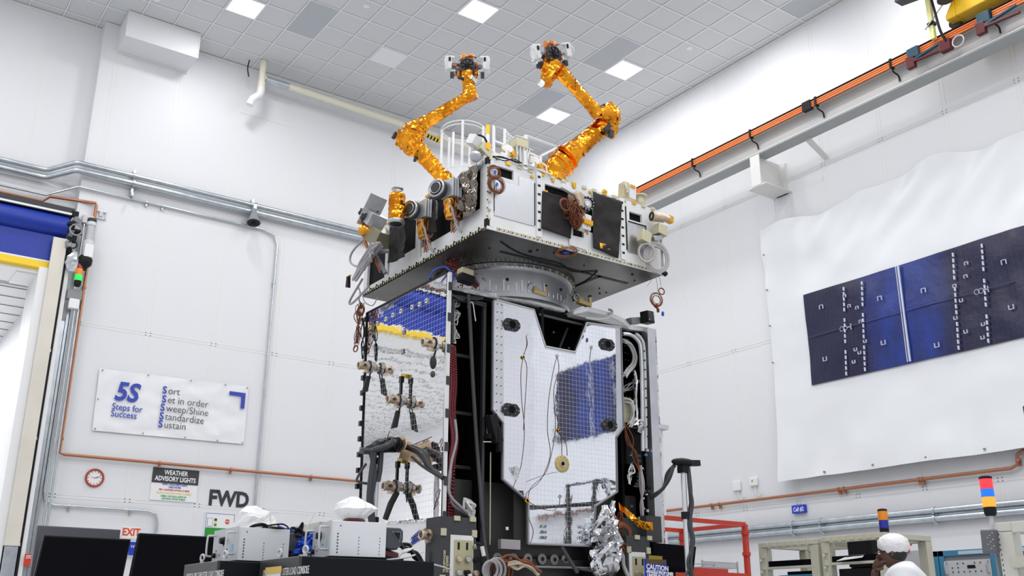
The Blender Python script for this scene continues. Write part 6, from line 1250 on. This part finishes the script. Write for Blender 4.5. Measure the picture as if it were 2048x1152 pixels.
g = thing('desk', 'low workbench under the monitors', 'desk', (2.5, 9.6, 0)); b = B(); b.box((1.5, 9.2, .74), (3.6, 9.88, .775)); obj('top', b, DKGREY, g)
for x in (1.6, 3.5):
    for y in (9.28, 9.8): b = B(); b.box((x-.03, y-.03, 0), (x+.03, y+.03, .74)); obj('leg', b, DKGREY, g)
# beige cabinets behind
g = thing('steel_cabinet', 'beige double cabinet standing behind the blue cables', 'cabinet', (5.2, 12.2, 0)); c = V((5.268, 11.6, 2.241)); b = B(); b.box((c.x, 11.6, 0), (c.x+1.2, 13.2, c.z), 0); obj('body', b, mat('cabinet_beige', (.50, .48, .42), .4), g, bev=.01)
b = B(); b.box((c.x+.08, 11.59, .2), (c.x+1.1, 11.6, c.z-.12)); b.box((c.x-.01, 11.75, .2), (c.x, 13.1, c.z-.12)); obj('door', b, mat('cabinet_door', (.47, .45, .39), .4), g); b = B(); b.box((c.x+.12, 11.57, 1.5), (c.x+.16, 11.59, 1.62)); obj('latch', b, BLACK, g)
# cable stands either side of the satellite
def stand(label, top, bot, head, hoses, r=.022):
    t, b0 = V(top), V(bot); g = thing('cable_stand', label, 'stand', (b0.x, b0.y, 0)); b = B(); b.cyl((t.x, t.y, 0.05), t, r); obj('pole', b, SILVERB, g)
    b = B(); b.cyl((t.x, t.y, 1.9), (t.x, t.y, 1.96), r*1.6); b.cyl((t.x, t.y, .0), (t.x, t.y, .06), .25); b.obox(t+V((0, 0, .0)), (.07, .07, .06)); obj('collar', b, BLACK, g)
    b = B()
    for k, h in enumerate(hoses): b.tube(spline(h[0], 7), h[1], 0, 8)
    obj('hose', b, mat('hose_black', (.04, .042, .05), .4), g, 'black hoses strapped to the pole')
    b = B(); c = V(head); b.ball(c, .09, 0, 10, (1.5, .7, .40)); b.obox(c+V((.10,-.02,-.0)), (.14, .05, .05), (0, -6, 10)); obj('head', b, BLACK, g); return g
stand('silver pole with a black hooked head right of the satellite', (6.157, 6.2, 2.319), (6.175, 6.2, 1.426), (6.168, 6.2, 2.38),
      [([(6.059, 6.2, 2.345), (6.067, 6.3, 2.285), (6.216, 6.5, 2.212), (6.504, 6.9, 2.207), (6.938, 7.45, 2.249)], .018), ([(6.046, 6.2, 2.335), (6.04, 6.25, 2.235), (6.19, 6.5, 2.188), (6.939, 7.45, 2.269)], .014),
       ([(6.199, 6.18, 2.346), (6.196, 6.17, 2.153), (6.215, 6.17, 2.028), (6.171, 6.17, 1.859), (6.19, 6.17, 1.737), (6.162, 6.17, 1.553), (6.163, 6.15, 1.392)], .016), ([(6.23, 6.2, 2.342), (6.241, 6.2, 2.117), (6.201, 6.2, 1.925), (6.222, 6.18, 1.718), (6.128, 6.17, 1.552), (6.17, 6.17, 1.373)], .012), ([(6.211, 6.2, 2.328), (6.223, 6.2, 2.052), (6.203, 6.18, 1.841), (6.193, 6.17, 1.635), (6.1, 6.17, 1.432)], .010)])
stand('silver pole wrapped in black hoses left of the satellite', (4.254, 8.2, 2.461), (4.28, 8.2, 1.859), (4.239, 8.15, 2.567),
      [([(4.173, 8.1, 2.532), (4.149, 8.1, 2.283), (4.144, 8.1, 2.062), (4.184, 8.1, 1.847), (4.207, 8.1, 1.549)], .028), ([(4.138, 8.1, 2.528), (4.182, 8.1, 2.33), (4.162, 8.1, 2.107), (4.205, 8.1, 1.805), (4.231, 8.1, 1.55)], .026), ([(4.239, 8.1, 2.538), (4.236, 8.1, 2.379), (4.22, 8.1, 2.266)], .025),
       ([(4.053, 8.1, 2.521), (4.163, 8.1, 2.54), (4.235, 8, 2.569), (4.31, 8, 2.621)], .03), ([(4.144, 8.2, 2.429), (4.083, 8.2, 2.334), (4.066, 8.2, 2.266), (4.152, 8.15, 2.244)], .012)], .026)
# caution placard
g = thing('caution_sign', 'blue CAUTION placard taped at the right foot of the satellite', 'sign', (6.659, 7.1, 1.571)); P = [V(p) for p in ((6.494, 7.1, 1.633), (6.771, 7.1, 1.633), (6.792, 7.1, 1.394), (6.509, 7.1, 1.389))]
b = B(); b.prism(P, (0, .006, 0)); obj('board', b, SKY, g); b = B(); b.prism([(p[0], 7.098, p[2]) for p in ((6.512, 7.1, 1.629), (6.765, 7.1, 1.633), (6.768, 7.1, 1.592), (6.515, 7.1, 1.58))], (0, -.003, 0), 0); b.prism([(p[0], 7.10, p[2]) for p in ((6.552, 7.1, 1.666), (6.722, 7.1, 1.663), (6.72, 7.1, 1.627), (6.549, 7.1, 1.626))], (0, -.003, 0), 1); obj('tape', b, [mat('brown_tape', (.10, .07, .04), .3), mat('amber_tape', (.30, .22, .03), .3)], g)
for s_, p, sz, sx in (('CAUTION', (6.504, 7.09, 1.544), .062, 1.0), ('-FRAGILE PROP LINES', (6.501, 7.09, 1.508), .040, .90), ('UNDER BLANKET', (6.512, 7.09, 1.473), .040, .95)): text(s_, (p[0], 7.09, p[2]), sz, INKW, g, bold=.002, sx=sx, rot=(pi/2, radians(3), 0))
g = thing('flat_display', 'black flat screen standing behind the caution placard', 'monitor', (7.3, 7.3, 0)); b = B(); b.prism([(p[0], 7.35, p[2]) for p in ((6.849, 7.35, 1.808), (7.43, 7.35, 1.797), (7.373, 7.35, 1.545), (6.831, 7.35, 1.532))], (0, .05, 0)); c = V((7.088, 7.35, 1.547)); b.box((c.x-.05, 7.36, .0), (c.x+.05, 7.42, c.z)); b.box((c.x-.3, 7.2, 0), (c.x+.3, 7.6, .04)); obj('screen', b, BLACKG, g, bev=.004)
# red lift basket
g = thing('scissor_lift', 'red railed basket of a work lift right of the satellite', 'lift', (8.2, 8.8, 0))
r0, r1, z = .022, .03, 2.03
def bar(p, q, w=.05, h=.05):
    p, q = V(p), V(q); d = (q-p); L = d.length; m = (p+q)/2; b = B(); b.tube([p, q], w*.6, 0, 4, sm=False); return b
K = dict(A=(7.3, 7.75, 2.02), Bc=(7.99, 7.18, 2.04), Cc=(8.0, 8.3, 2.06), Dd=(7.3, 8.3, 2.0))
corners = [(7.55, (9.21, 8.3, 2.185)[1]), ((9.21, 8.3, 2.185)[0], 8.3), ((9.21, 8.3, 2.185)[0], 9.35), (7.55, 9.35)]; LZ = (9.21, 8.3, 2.185)[2]
for i in range(4):
    (xa, ya), (xb, yb) = corners[i], corners[(i+1) % 4]
    for zz in (LZ, 1.60): b = B(); b.tube([(xa, ya, zz), (xb, yb, zz)], .033, 0, 4, sm=False); obj('rail', b, RED, g)
    b = B(); b.tube([(xa, ya, 1.1), (xa, ya, LZ)], .037, 0, 4, sm=False); b.cyl((xa, ya, LZ-.12), (xa, ya, LZ-.08), .05); b.cyl((xa, ya, LZ-.36), (xa, ya, LZ-.32), .05); obj('post', b, RED, g)
b = B(); b.box((7.53, 8.28, 1.0), (8.9, 9.37, 1.1)); b.box((7.55, 8.27, 1.52), (8.85, 8.29, 1.66)); obj('deck', b, RED, g); b = B(); b.box((7.7, 8.45, 0), (8.7, 9.2, 1.0)); obj('lift_base', b, DKGREY, g)
g = thing('wire_shelf', 'chrome wire shelf seen behind the red basket', 'shelf', (9.6, 9.0, 0)); b = B(); c = V((9.184, 9, 1.684)); e = V((9.805, 9, 1.73)); W_ = e.x-c.x
for k in range(14): b.cyl((c.x+W_*k/13, 9.0, e.z), (c.x+W_*k/13, 9.4, e.z), .004)
for dz in (0, .06): b.cyl((c.x, 9.0, e.z+dz), (c.x+W_, 9.0, e.z+dz), .007); b.cyl((c.x, 9.4, e.z+dz), (c.x+W_, 9.4, e.z+dz), .007)
for k in range(24): b.cyl((c.x+W_*k/24, 9.0, e.z), (c.x+W_*(k+.5)/24, 9.0, e.z+.06), .003); b.cyl((c.x+W_*(k+.5)/24, 9.0, e.z+.06), (c.x+W_*(k+1)/24, 9.0, e.z), .003)
for x in (c.x, c.x+W_): b.cyl((x, 9.0, 0), (x, 9.0, e.z+.08), .012); b.cyl((x, 9.4, 0), (x, 9.4, e.z+.08), .012)
obj('wire_frame', b, STEEL, g)

# ================================================================ racks on the right
def rackframe(label, x, y0, y1, zt, m, dep=.7, post=.09):
    g = thing('equipment_rack', label, 'rack', (x, (y0+y1)/2, 0)); y0, y1 = min(y0, y1), max(y0, y1)
    for yy in (y0, y1-post):
        b = B(); b.box((x, yy, 0), (x+post, yy+post, zt-.052)); b.box((x+dep-post, yy, 0), (x+dep, yy+post, zt-.052)); b.box((x, yy, zt-.05), (x+dep, yy+post, zt)); b.box((x+post, yy+post/2-.005, 0), (x+dep-post, yy+post/2+.005, zt-.4), 0); obj('side_post', b, m, g, bev=.004)
    b = B(); b.box((x, y0+post, zt-.06), (x+.05, y1-post, zt)); b.box((x+dep-.05, y0+post, zt-.06), (x+dep, y1-post, zt)); b.box((x+.01, y0+post, zt-.26), (x+.03, y1-post, zt-.235)); obj('top_frame', b, m, g, bev=.004)
    return g
ga = rackframe('open beige rack frame right of the red basket', 7.9, 6.24, 6.96, 1.83, BEIGE)
gb = rackframe('open beige rack frame beside the person, with the unlit signal tower', 7.9, 5.50, 6.20, 1.84, BEIGE)
for g_, y0, y1, zt in ((ga, 6.24, 6.96, 1.83), (gb, 5.5, 6.2, 1.84)):
    b = B(); b.box((7.93, y0+.09, zt-.24), (7.96, y1-.09, zt-.18)); b.box((8.2, y0+.09, .2), (8.24, y1-.09, zt-.27)); obj('dark_panel', b, BLACKG, g_)
    b = B()
    for k in range(6): b.box((7.885, y1-.10+.02, zt-.15-.11*k), (7.90, y1-.04, zt-.10-.11*k)); b.cyl((7.89, y1-.035, zt-.17-.11*k), (7.87, y1-.05, zt-.17-.11*k), .012)
    for k in range(7): b.box((7.885, y0+.05+.09*k, zt-.045), (7.9, y0+.10+.09*k, zt-.005))
    obj('cable_clips', b, mat('clip_beige', (.60, .57, .44), .5), g_)
b = B(); b.box((8.05, 6.36, .3), (8.18, 6.86, 1.52)); o = obj('blue_case', b, RBLUE, bev=.006); tag(o, 'blue instrument case inside the first beige rack frame', 'electronics')
g = thing('black_computer', 'black computer case hung in the second beige rack frame', 'computer', (8.1, 5.8, 1.6)); b = B(); b.box((8.0, 5.72, 1.56), (8.15, 5.98, 1.80)); b.box((8.0, 5.6, .4), (8.19, 6.1, 1.55)); obj('case', b, BLACK, g, bev=.005)
g = thing('paper_sheet', 'white paper sheet lying on the ledge of the second beige rack', 'paper', (7.88, 5.9, 1.64)); b = B(); b.prism([(7.85, 6.0, 1.61), (7.85, 5.72, 1.63), (7.97, 5.78, 1.66), (7.97, 5.95, 1.66)], (0, 0, .004)); obj('sheet', b, PAPER, g)
stacklight('stack_light', 'unlit orange and blue signal tower on the second beige rack', V((7.97, 5.547, 1.818)), .042, [(.07, UBLU, 'blue lens'), (.08, UAMB, 'orange lens')], .06)
def bluerack(label, y0, y1, seed):
    g = thing('instrument_rack', label, 'rack', (9.5, (y0+y1)/2, 0)); zt = 1.77
    b = B(); b.box((9.52, y0, 0), (10.1, y1, zt-.02), 0); obj('body', b, MIDGREY, g)
    b = B(); b.box((9.5, y0, 0), (9.54, y0+.055, zt)); b.box((9.5, y1-.055, 0), (9.54, y1, zt)); b.box((9.5, y0, zt-.055), (9.54, y1, zt)); obj('blue_frame', b, RBLUE, g, bev=.003)
    b = B(); b.box((9.495, y0+.12, zt-.045), (9.5, y0+.38, zt-.012)); obj('title_plate', b, mat('plate_pale', (.55, .66, .72), .5), g)
    rg = random.Random(seed); z = zt-.09
    for k, h in enumerate((.17, .13, .13, .17)):
        s_ = B(); s_.box((9.495, y0+.06, z-h), (9.52, y1-.06, z-.01), 0)
        for i in range(7):
            for j in range(3 if h > .15 else 1):
                if rg.random() < .8: q = (9.49, y0+.10+.06*i, z-.04-.04*j); s_.cyl((9.495, q[1], q[2]), (9.488, q[1], q[2]), .006, n=8, mi=1)
        s_.box((9.49, y0+.22, z-.09), (9.495, y0+.30, z-.06), 1); o = obj('instrument', s_, [LTGREY, BLACK], g)
        hb = B()
        for yy in (y0+.08, y1-.08): hb.tube(spline([(9.495, yy, z-.03), (9.46, yy, z-.035), (9.46, yy, z-h+.035), (9.495, yy, z-h+.03)], 4), .006, 0, 6)
        obj('handle', hb, STEEL, o); z -= h+.02
for y0, y1, lb in ((6.03, 6.63, 'blue framed instrument rack directly behind the person'), (5.42, 6.02, 'blue framed instrument rack with the widest clear view, right of the person'), (4.81, 5.41, 'blue framed instrument rack half hidden by the right beige frame')): bluerack(lb, y0, y1, int(y0*10))
g = thing('emergency_stop', 'red cluster of caps on a grey post beside the cap of the person', 'switch', (9.2, 5.95, 1.7)); b = B(); c = V((9.2, 6.159, 1.816)); 
for k in range(5): b.cyl(c+V((0, .02*(k-2), .0)), c+V((0, .03*(k-2), .07)), .01, n=8)
b.cyl(c+V((0,0,-.06)), c, .02); obj('red_caps', b, INKR, g); b = B(); b.box((9.2, c.y-.12, 1.45), (9.25, c.y+.05, c.z-.05)); b.box((9.2, c.y-.05, 0), (9.25, c.y, 1.45)); obj('post', b, LTGREY, g)
gr = rackframe('beige rack frame at the right edge of the picture', 5.6, 2.45, 3.17, 1.61, mat('beige_light', (.62, .61, .55), .45), .6)
b = B(); 
for k in range(6): b.box((5.585, 3.02, 1.42-.13*k), (5.60, 3.10, 1.36-.13*k)); b.cyl((5.59, 3.03, 1.38-.13*k), (5.56, 3.02, 1.38-.13*k), .012)
for k in range(26): b.box((5.5985, 3.155, 1.55-.028*k), (5.5995, 3.16, 1.54-.028*k), 1)
obj('cable_clips', b, [BEIGE, DKGREY], gr)
g = thing('grey_instrument', 'grey instrument with blue trim inside the right rack frame', 'electronics', (5.9, 2.8, 1.2)); b = B(); b.box((5.7, 2.56, .7), (6.1, 3.05, 1.36)); obj('case', b, LTGREY, g, bev=.006); b = B(); b.box((5.695, 2.6, 1.2), (5.70, 3.0, 1.25)); obj('trim', b, RBLUE, g)
stacklight('stack_light', 'lit red, blue and amber signal tower on the right beige rack', V((5.66, 3.222, 1.577)), .036, [(.058, LAMB, 'lit amber lens'), (.046, LBLU, 'lit blue lens'), (.058, LRED, 'lit red lens')], .05, .08)
g = thing('relay_box', 'dark grey relay box hanging left of the right beige rack', 'box', (5.6, 3.25, 1.2)); b = B(); b.obox((5.58, 3.202, 1.508), (.06, .08, .13), (2, 0, 0)); obj('case', b, mat('relay_grey', (.13, .13, .15), .4), g, bev=.008)
b = B(); c = V((5.545, 3.182, 1.505))
for k in range(8): b.box(c+V((0, -.02+.016*(k % 3), .045-.012*k)), c+V((.004, -.014+.016*(k % 3), .048-.012*k)))
obj('print', b, WHITE, g); b = B(); b.cyl((5.66, 3.22, 0), (5.66, 3.22, 1.5), .012); b.tube(spline([(5.63, 3.2, 1.56), (5.60, 3.2, 1.54), (5.58, 3.22, 1.5)], 4), .003, 1); obj('bracket', b, [MIDGREY, INKR], g)

# ================================================================ white access stair behind the satellite
g = thing('access_platform', 'white railed access platform standing behind the satellite', 'platform', (8.6, 10.8, 0)); WT = mat('white_rail', (.82, .82, .83), .35)
def tb(P, r=.03, m=WT, nm='rail'): b = B(); b.tube(P, r, 0, 6, sm=False); return obj(nm, b, m, g)
d_ = 12.9
tb([(7.19, 10.71, 6.564), (7.188, 10.712, 7.88), (7.319, 10.623, 7.825), (7.318, 10.624, 6.564)], .025); tb([(7.188, 10.712, 7.64), (7.319, 10.623, 7.576)], .02)
tb([(7.559, 10.454, 6.562), (7.566, 10.448, 7.718), (8.35, 10.735, 7.893), (8.336, 10.746, 6.853)], .03); tb([(7.565, 10.449, 7.471), (7.737, 10.323, 7.373), (7.734, 10.325, 6.559)], .022); tb([(7.737, 10.322, 7.396), (8.35, 10.735, 7.877)], .018)
b = B(); cc = V((7.195, 11.541, 8.159))
for dz in (0, -.06, -.75): b.ring(cc+V((0,0,dz)), (0,0,1), .33, .008, 0, 40, 6)
for a in (10, 100, 150, 235, 300): p = cc+V((.33*cos(radians(a)), .33*sin(radians(a)), 0)); b.box(p+V((-.018, -.006, -3)), p+V((.018, .006, .0)))
for dx in (.0, .3): b.cyl(cc+V((dx, .3, -3)), cc+V((dx, .3, .1)), .018)
obj('ladder_cage', b, WT, g, 'white hooped ladder cage')
b = B(); b.cyl((7.12, 10.757, 6.563), (7.116, 10.76, 7.735), .03); obj('post', b, WT, g); b = B(); b.cyl((7.116, 10.76, 7.735), (7.115, 10.76, 7.888), .03); obj('post_tip', b, YELLOW, g)
b = B(); pts = spline([(7.337, 10.61, 7.76), (7.408, 10.561, 7.68), (7.49, 10.503, 7.671), (7.566, 10.448, 7.694)], 6)
for i in range(0, len(pts)-1): b.ring(pts[i], (1, .5, i % 2), .025, .007, 0, 8, 4)
for k in range(12): b.ring(V((7.349, 10.602, 7.736))-V((0,0,.06*k)), (1, k % 2, 0), .025, .007, 0, 8, 4)
obj('chain', b, WT, g)
b = B(); b.box((7.6, 9.9, 3.6), (9.6, 12.2, 3.66)); obj('deck', b, LTGREY, g)
for x in (7.7, 9.5):
    for y in (10.0, 12.1): b = B(); b.box((x-.04, y-.04, 0), (x+.04, y+.04, 3.6)); obj('leg', b, WT, g)
g = thing('striped_hook', 'yellow and black striped bracket on the far wall beside the left elbow', 'bracket', (10.311, 17.9, 11.62)); b = B(); P = [V((10.012, 17.7, 11.536)), V((10.381, 17.7, 11.48)), V((10.406, 17.7, 11.588))]
for i in range(9): b.tube([P[0].lerp(P[1], i/9), P[0].lerp(P[1], (i+1)/9)], .045, i % 2, 8)
b.tube([P[1], P[2]], .04, 0, 8); b.cyl(P[2], (P[2].x, P[2].y, 12.1), .012, mi=2); b.cyl(P[0], (P[0].x, P[0].y, 11.7), .012, mi=2); obj('bar', b, [YELLOW, BLACK, LTGREY], g)

# rolling ladder standing near the camera, outside the frame; it shows in the front panel's reflection
g = thing('rolling_ladder', 'black rolling step ladder reflected in the front panel', 'ladder', (8.6, 3.6, 0)); LB = mat('ladder_black', (.03, .03, .03), .4); LX, LY = 8.75, 3.4
for dx in (0, .75):
    b = B(); b.tube([(LX+dx*1.5-.2, LY-.3, 0), (LX+dx, LY+.5, 1.9), (LX+dx, LY+.5, 2.9), (LX+dx, LY+1.1, 2.9), (LX+dx, LY+1.1, 0)], .035, 0, 8); obj('side_frame', b, LB, g)
for k in range(7): b = B(); b.box((LX, LY+.02+.075*k, .27*(k+1)-.02), (LX+.75, LY+.22+.075*k, .27*(k+1))); obj('step', b, LB, g)
b = B(); b.box((LX, LY+.5, 1.9), (LX+.75, LY+1.1, 1.94)); b.tube([(LX, LY+1.1, 2.4), (LX+.75, LY+1.1, 2.4)], .025); b.tube([(LX, LY+1.1, 2.9), (LX+.75, LY+1.1, 2.9)], .03); obj('platform', b, LB, g)

# ================================================================ technician
pp = thing('person', 'person in a white bouffant cap and white coverall with a hand at the face', 'person', (6.95, 4.8, 0))
PX, PY = 7.10, 4.78
fw = V((-.55, .84, 0)).normalized(); rt = V((fw.y, -fw.x, 0))        # facing left and away from the camera
def L(f, r, z): return V((PX, PY, 0))+fw*f+rt*r+V((0,0,z))
def skin(name, verts, edges, rads, m, parent, sub=2):
    me = bpy.data.meshes.new(name); me.from_pydata([tuple(v) for v in verts], edges, []); o = bpy.data.objects.new(name, me); C.objects.link(o)
    sk = o.modifiers.new('skin', 'SKIN'); sk.use_smooth_shade = True
    for i, r_ in enumerate(rads):
        q = me.skin_vertices[0].data[i]; q.radius = (r_, r_) if not isinstance(r_, tuple) else r_; q.use_root = (i == 0)
    s_ = o.modifiers.new('sub', 'SUBSURF'); s_.levels = sub; s_.render_levels = sub
    dg = bpy.context.evaluated_depsgraph_get(); me2 = bpy.data.meshes.new_from_object(o.evaluated_get(dg)); bpy.data.objects.remove(o)
    return me2
HZ = 1.575; lean = .07
bv = [L(0,0,.95), L(0,0,1.15), L(.02,0,1.32), L(.03,0,1.42), L(.06,0,1.49), L(.09,0,1.56), L(0,-.10,.90), L(.01,-.11,.50), L(-.01,-.11,.09), L(.12,-.12,.04), L(0,.10,.90), L(.01,.11,.50), L(-.01,.11,.09), L(.12,.12,.04),
      L(.02,-.19,1.40), L(.05,-.25,1.14), L(.30,-.20,1.16), L(.02,.19,1.40), L(.06,.26,1.14), L(.27,.12,1.27), L(.235,.03,1.475)]
be = [(0,1),(1,2),(2,3),(3,4),(4,5),(0,6),(6,7),(7,8),(8,9),(0,10),(10,11),(11,12),(12,13),(3,14),(14,15),(15,16),(3,17),(17,18),(18,19),(19,20)]
br = [.13,.12,.13,.08,.055,.055,.08,.055,.04,.035,.08,.055,.04,.035,.06,.045,.035,.06,.045,.036,.028]
body_me = skin('b', bv, be, br, SKIN, pp)
B1 = B(); B1.add([v.co for v in body_me.vertices], [tuple(p.vertices) for p in body_me.polygons], 0, True)
# head: ellipsoid pushed into a face
hc = L(.10, 0, HZ+.02); hf = (fw+V((0,0,-.25))).normalized(); hu = (V((0,0,1))-hf*hf.z).normalized(); hr = hf.cross(hu)
def H_(f, r, u): return hc+hf*f+hr*r+hu*u
n = 20; vs = []; fs = []
for i in range(n+1):
    ph = -pi/2+pi*i/n
    for j in range(2*n):
        th = pi*j/n; f, r_, u = cos(ph)*cos(th), cos(ph)*sin(th), sin(ph); F1, R1_, U1 = f*.098, r_*.076, u*.118
        if f > 0:
            if u < -.35: R1_ *= 1-.25*(-u-.35)/.65; F1 *= 1.02
            if abs(r_) < .16 and -.32 < u < .08: F1 += .026*(1-abs(r_)/.16)*(1-(u+.02)**2*8 if u > -.3 else .3)     # nose
            if .04 < u < .28 and .2 < abs(r_) < .55: F1 -= .010
            if -.56 < u < -.44 and abs(r_) < .3: F1 += .006
            if -.46 < u < -.42 and abs(r_) < .3: F1 -= .004
            if u < -.75: F1 += .012
        vs.append(H_(F1, R1_, U1))
for i in range(n):
    for j in range(2*n): fs.append((i*2*n+j, i*2*n+(j+1) % (2*n), (i+1)*2*n+(j+1) % (2*n), (i+1)*2*n+j))
B1.add(vs, fs, 0, True)
for sg in (-1, 1): B1.ball(H_(-.005, sg*.078, -.005), .03, 0, 8, (.55, .55, 1.1)); B1.ball(H_(.085, sg*.032, .018), .013, 1, 8); B1.ball(H_(.0965, sg*.032, .018), .005, 2, 6)
# hands: right one raised to the face, left one forward
def hand(b, wrist, d, palm_n, side, curl):
    d = V(d).normalized(); pn = V(palm_n); pn = (pn-d*pn.dot(d)).normalized(); sd = d.cross(pn)*side; w = V(wrist)
    b.tube([w, w+d*.03, w+d*.06, w+d*.09], [.024, .036, .040, .036], 0, 10)
    for k in range(4):
        off = (k-1.5)*.019; ln = (.068, .078, .074, .058)[k]; p = w+d*.085+sd*off; P = [p]; dd = d.copy()
        for s_ in range(3): dd = (dd*cos(curl)+pn*sin(curl)).normalized(); p = p+dd*ln/2.6; P.append(p)
        b.tube(P, [.0100, .0098, .0088, .0070], 0, 8)
    p = w+d*.025+sd*-.032; b.tube([p, p+(d*.5-sd*.8+pn*.2).normalized()*.035, p+(d*.8-sd*.6+pn*.4).normalized()*.065], [.014, .012, .009], 0, 8)
hw = L(.235,.03,1.475); hand(B1, hw, (hc+hf*.11+hu*-.05)-hw, -fw, 1, .45); hand(B1, L(.30,-.20,1.16), fw, (0,0,-1), -1, .3)
obj('body', B1, [SKIN, WHITE, BLACK], pp)
sv = [L(0,0,.95), L(-.0,0,1.14), L(.01,0,1.30), L(.02,0,1.42), L(.05,0,1.515)]+[bv[i] for i in (6,7,8,10,11,12,14,15,16,17,18,19)]+[L(.245,.05,1.40)]
se = [(0,1),(1,2),(2,3),(3,4),(0,5),(5,6),(6,7),(0,8),(8,9),(9,10),(3,11),(11,12),(12,13),(3,14),(14,15),(15,16),(16,17)]
sr = [.17,.165,.185,.15,.082,.12,.095,.075,.12,.095,.075,.115,.08,.06,.115,.08,.06,.052]
cm = skin('c', sv, se, sr, CLOTH, pp); b = B(); b.add([v.co for v in cm.vertices], [tuple(p.vertices) for p in cm.polygons], 0, True); obj('coverall', b, CLOTH, pp, 'white cleanroom coverall')
b = B(); b.ball(H_(-.035, 0, .05), .118, 0, 18, (1.05, 1.0, .74), .035, random.Random(4)); obj('bouffant_cap', b, mat('cap_white', (.87, .87, .87), .8, bump=.8, bscale=30), pp, 'puffy white bouffant cap')
b = B(); b.ball(H_(-.03, 0, -.01), .096, 0, 12, (.95, .84, .85)); obj('hair', b, HAIRM, pp)
b = B(); b.tube([H_(.09, .065, .02), H_(.0, .082, .015)], .004, 0, 6); b.tube([H_(.09, -.065, .02), H_(.0, -.082, .015)], .004, 0, 6); b.tube([H_(.10, .06, .02), H_(.115, 0, .025), H_(.10, -.06, .02)], .004, 0, 6); obj('glasses', b, BLACK, pp)
for _m in list(bpy.data.meshes):
    if _m.users == 0: bpy.data.meshes.remove(_m)

# look-alikes that belong together
GROUPS = {'console_cabinet': 'load consoles on the left', 'power_supply': 'white power supplies on the consoles', 'white_bag': 'white bags over the beacons', 'beacon': 'beacons under the white bags',
          'battery_charger': 'battery chargers behind the power supplies', 'battery_pack': 'battery packs under the chargers', 'monitor': 'black monitors on the workbench', 'cable_stand': 'cable stands beside the satellite',
          'equipment_rack': 'open beige rack frames', 'instrument_rack': 'blue framed instrument racks', 'stack_light': 'signal towers', 'wire_coil': 'loose wire coils on the satellite', 'wall_box': 'small white boxes on the right wall', 'conduit': 'steel conduits on the walls'}
for o in list(C.objects):
    if o.parent is None and 'category' in o and 'group' not in o and o.name.split('.')[0] in GROUPS: o['group'] = GROUPS[o.name.split('.')[0]]
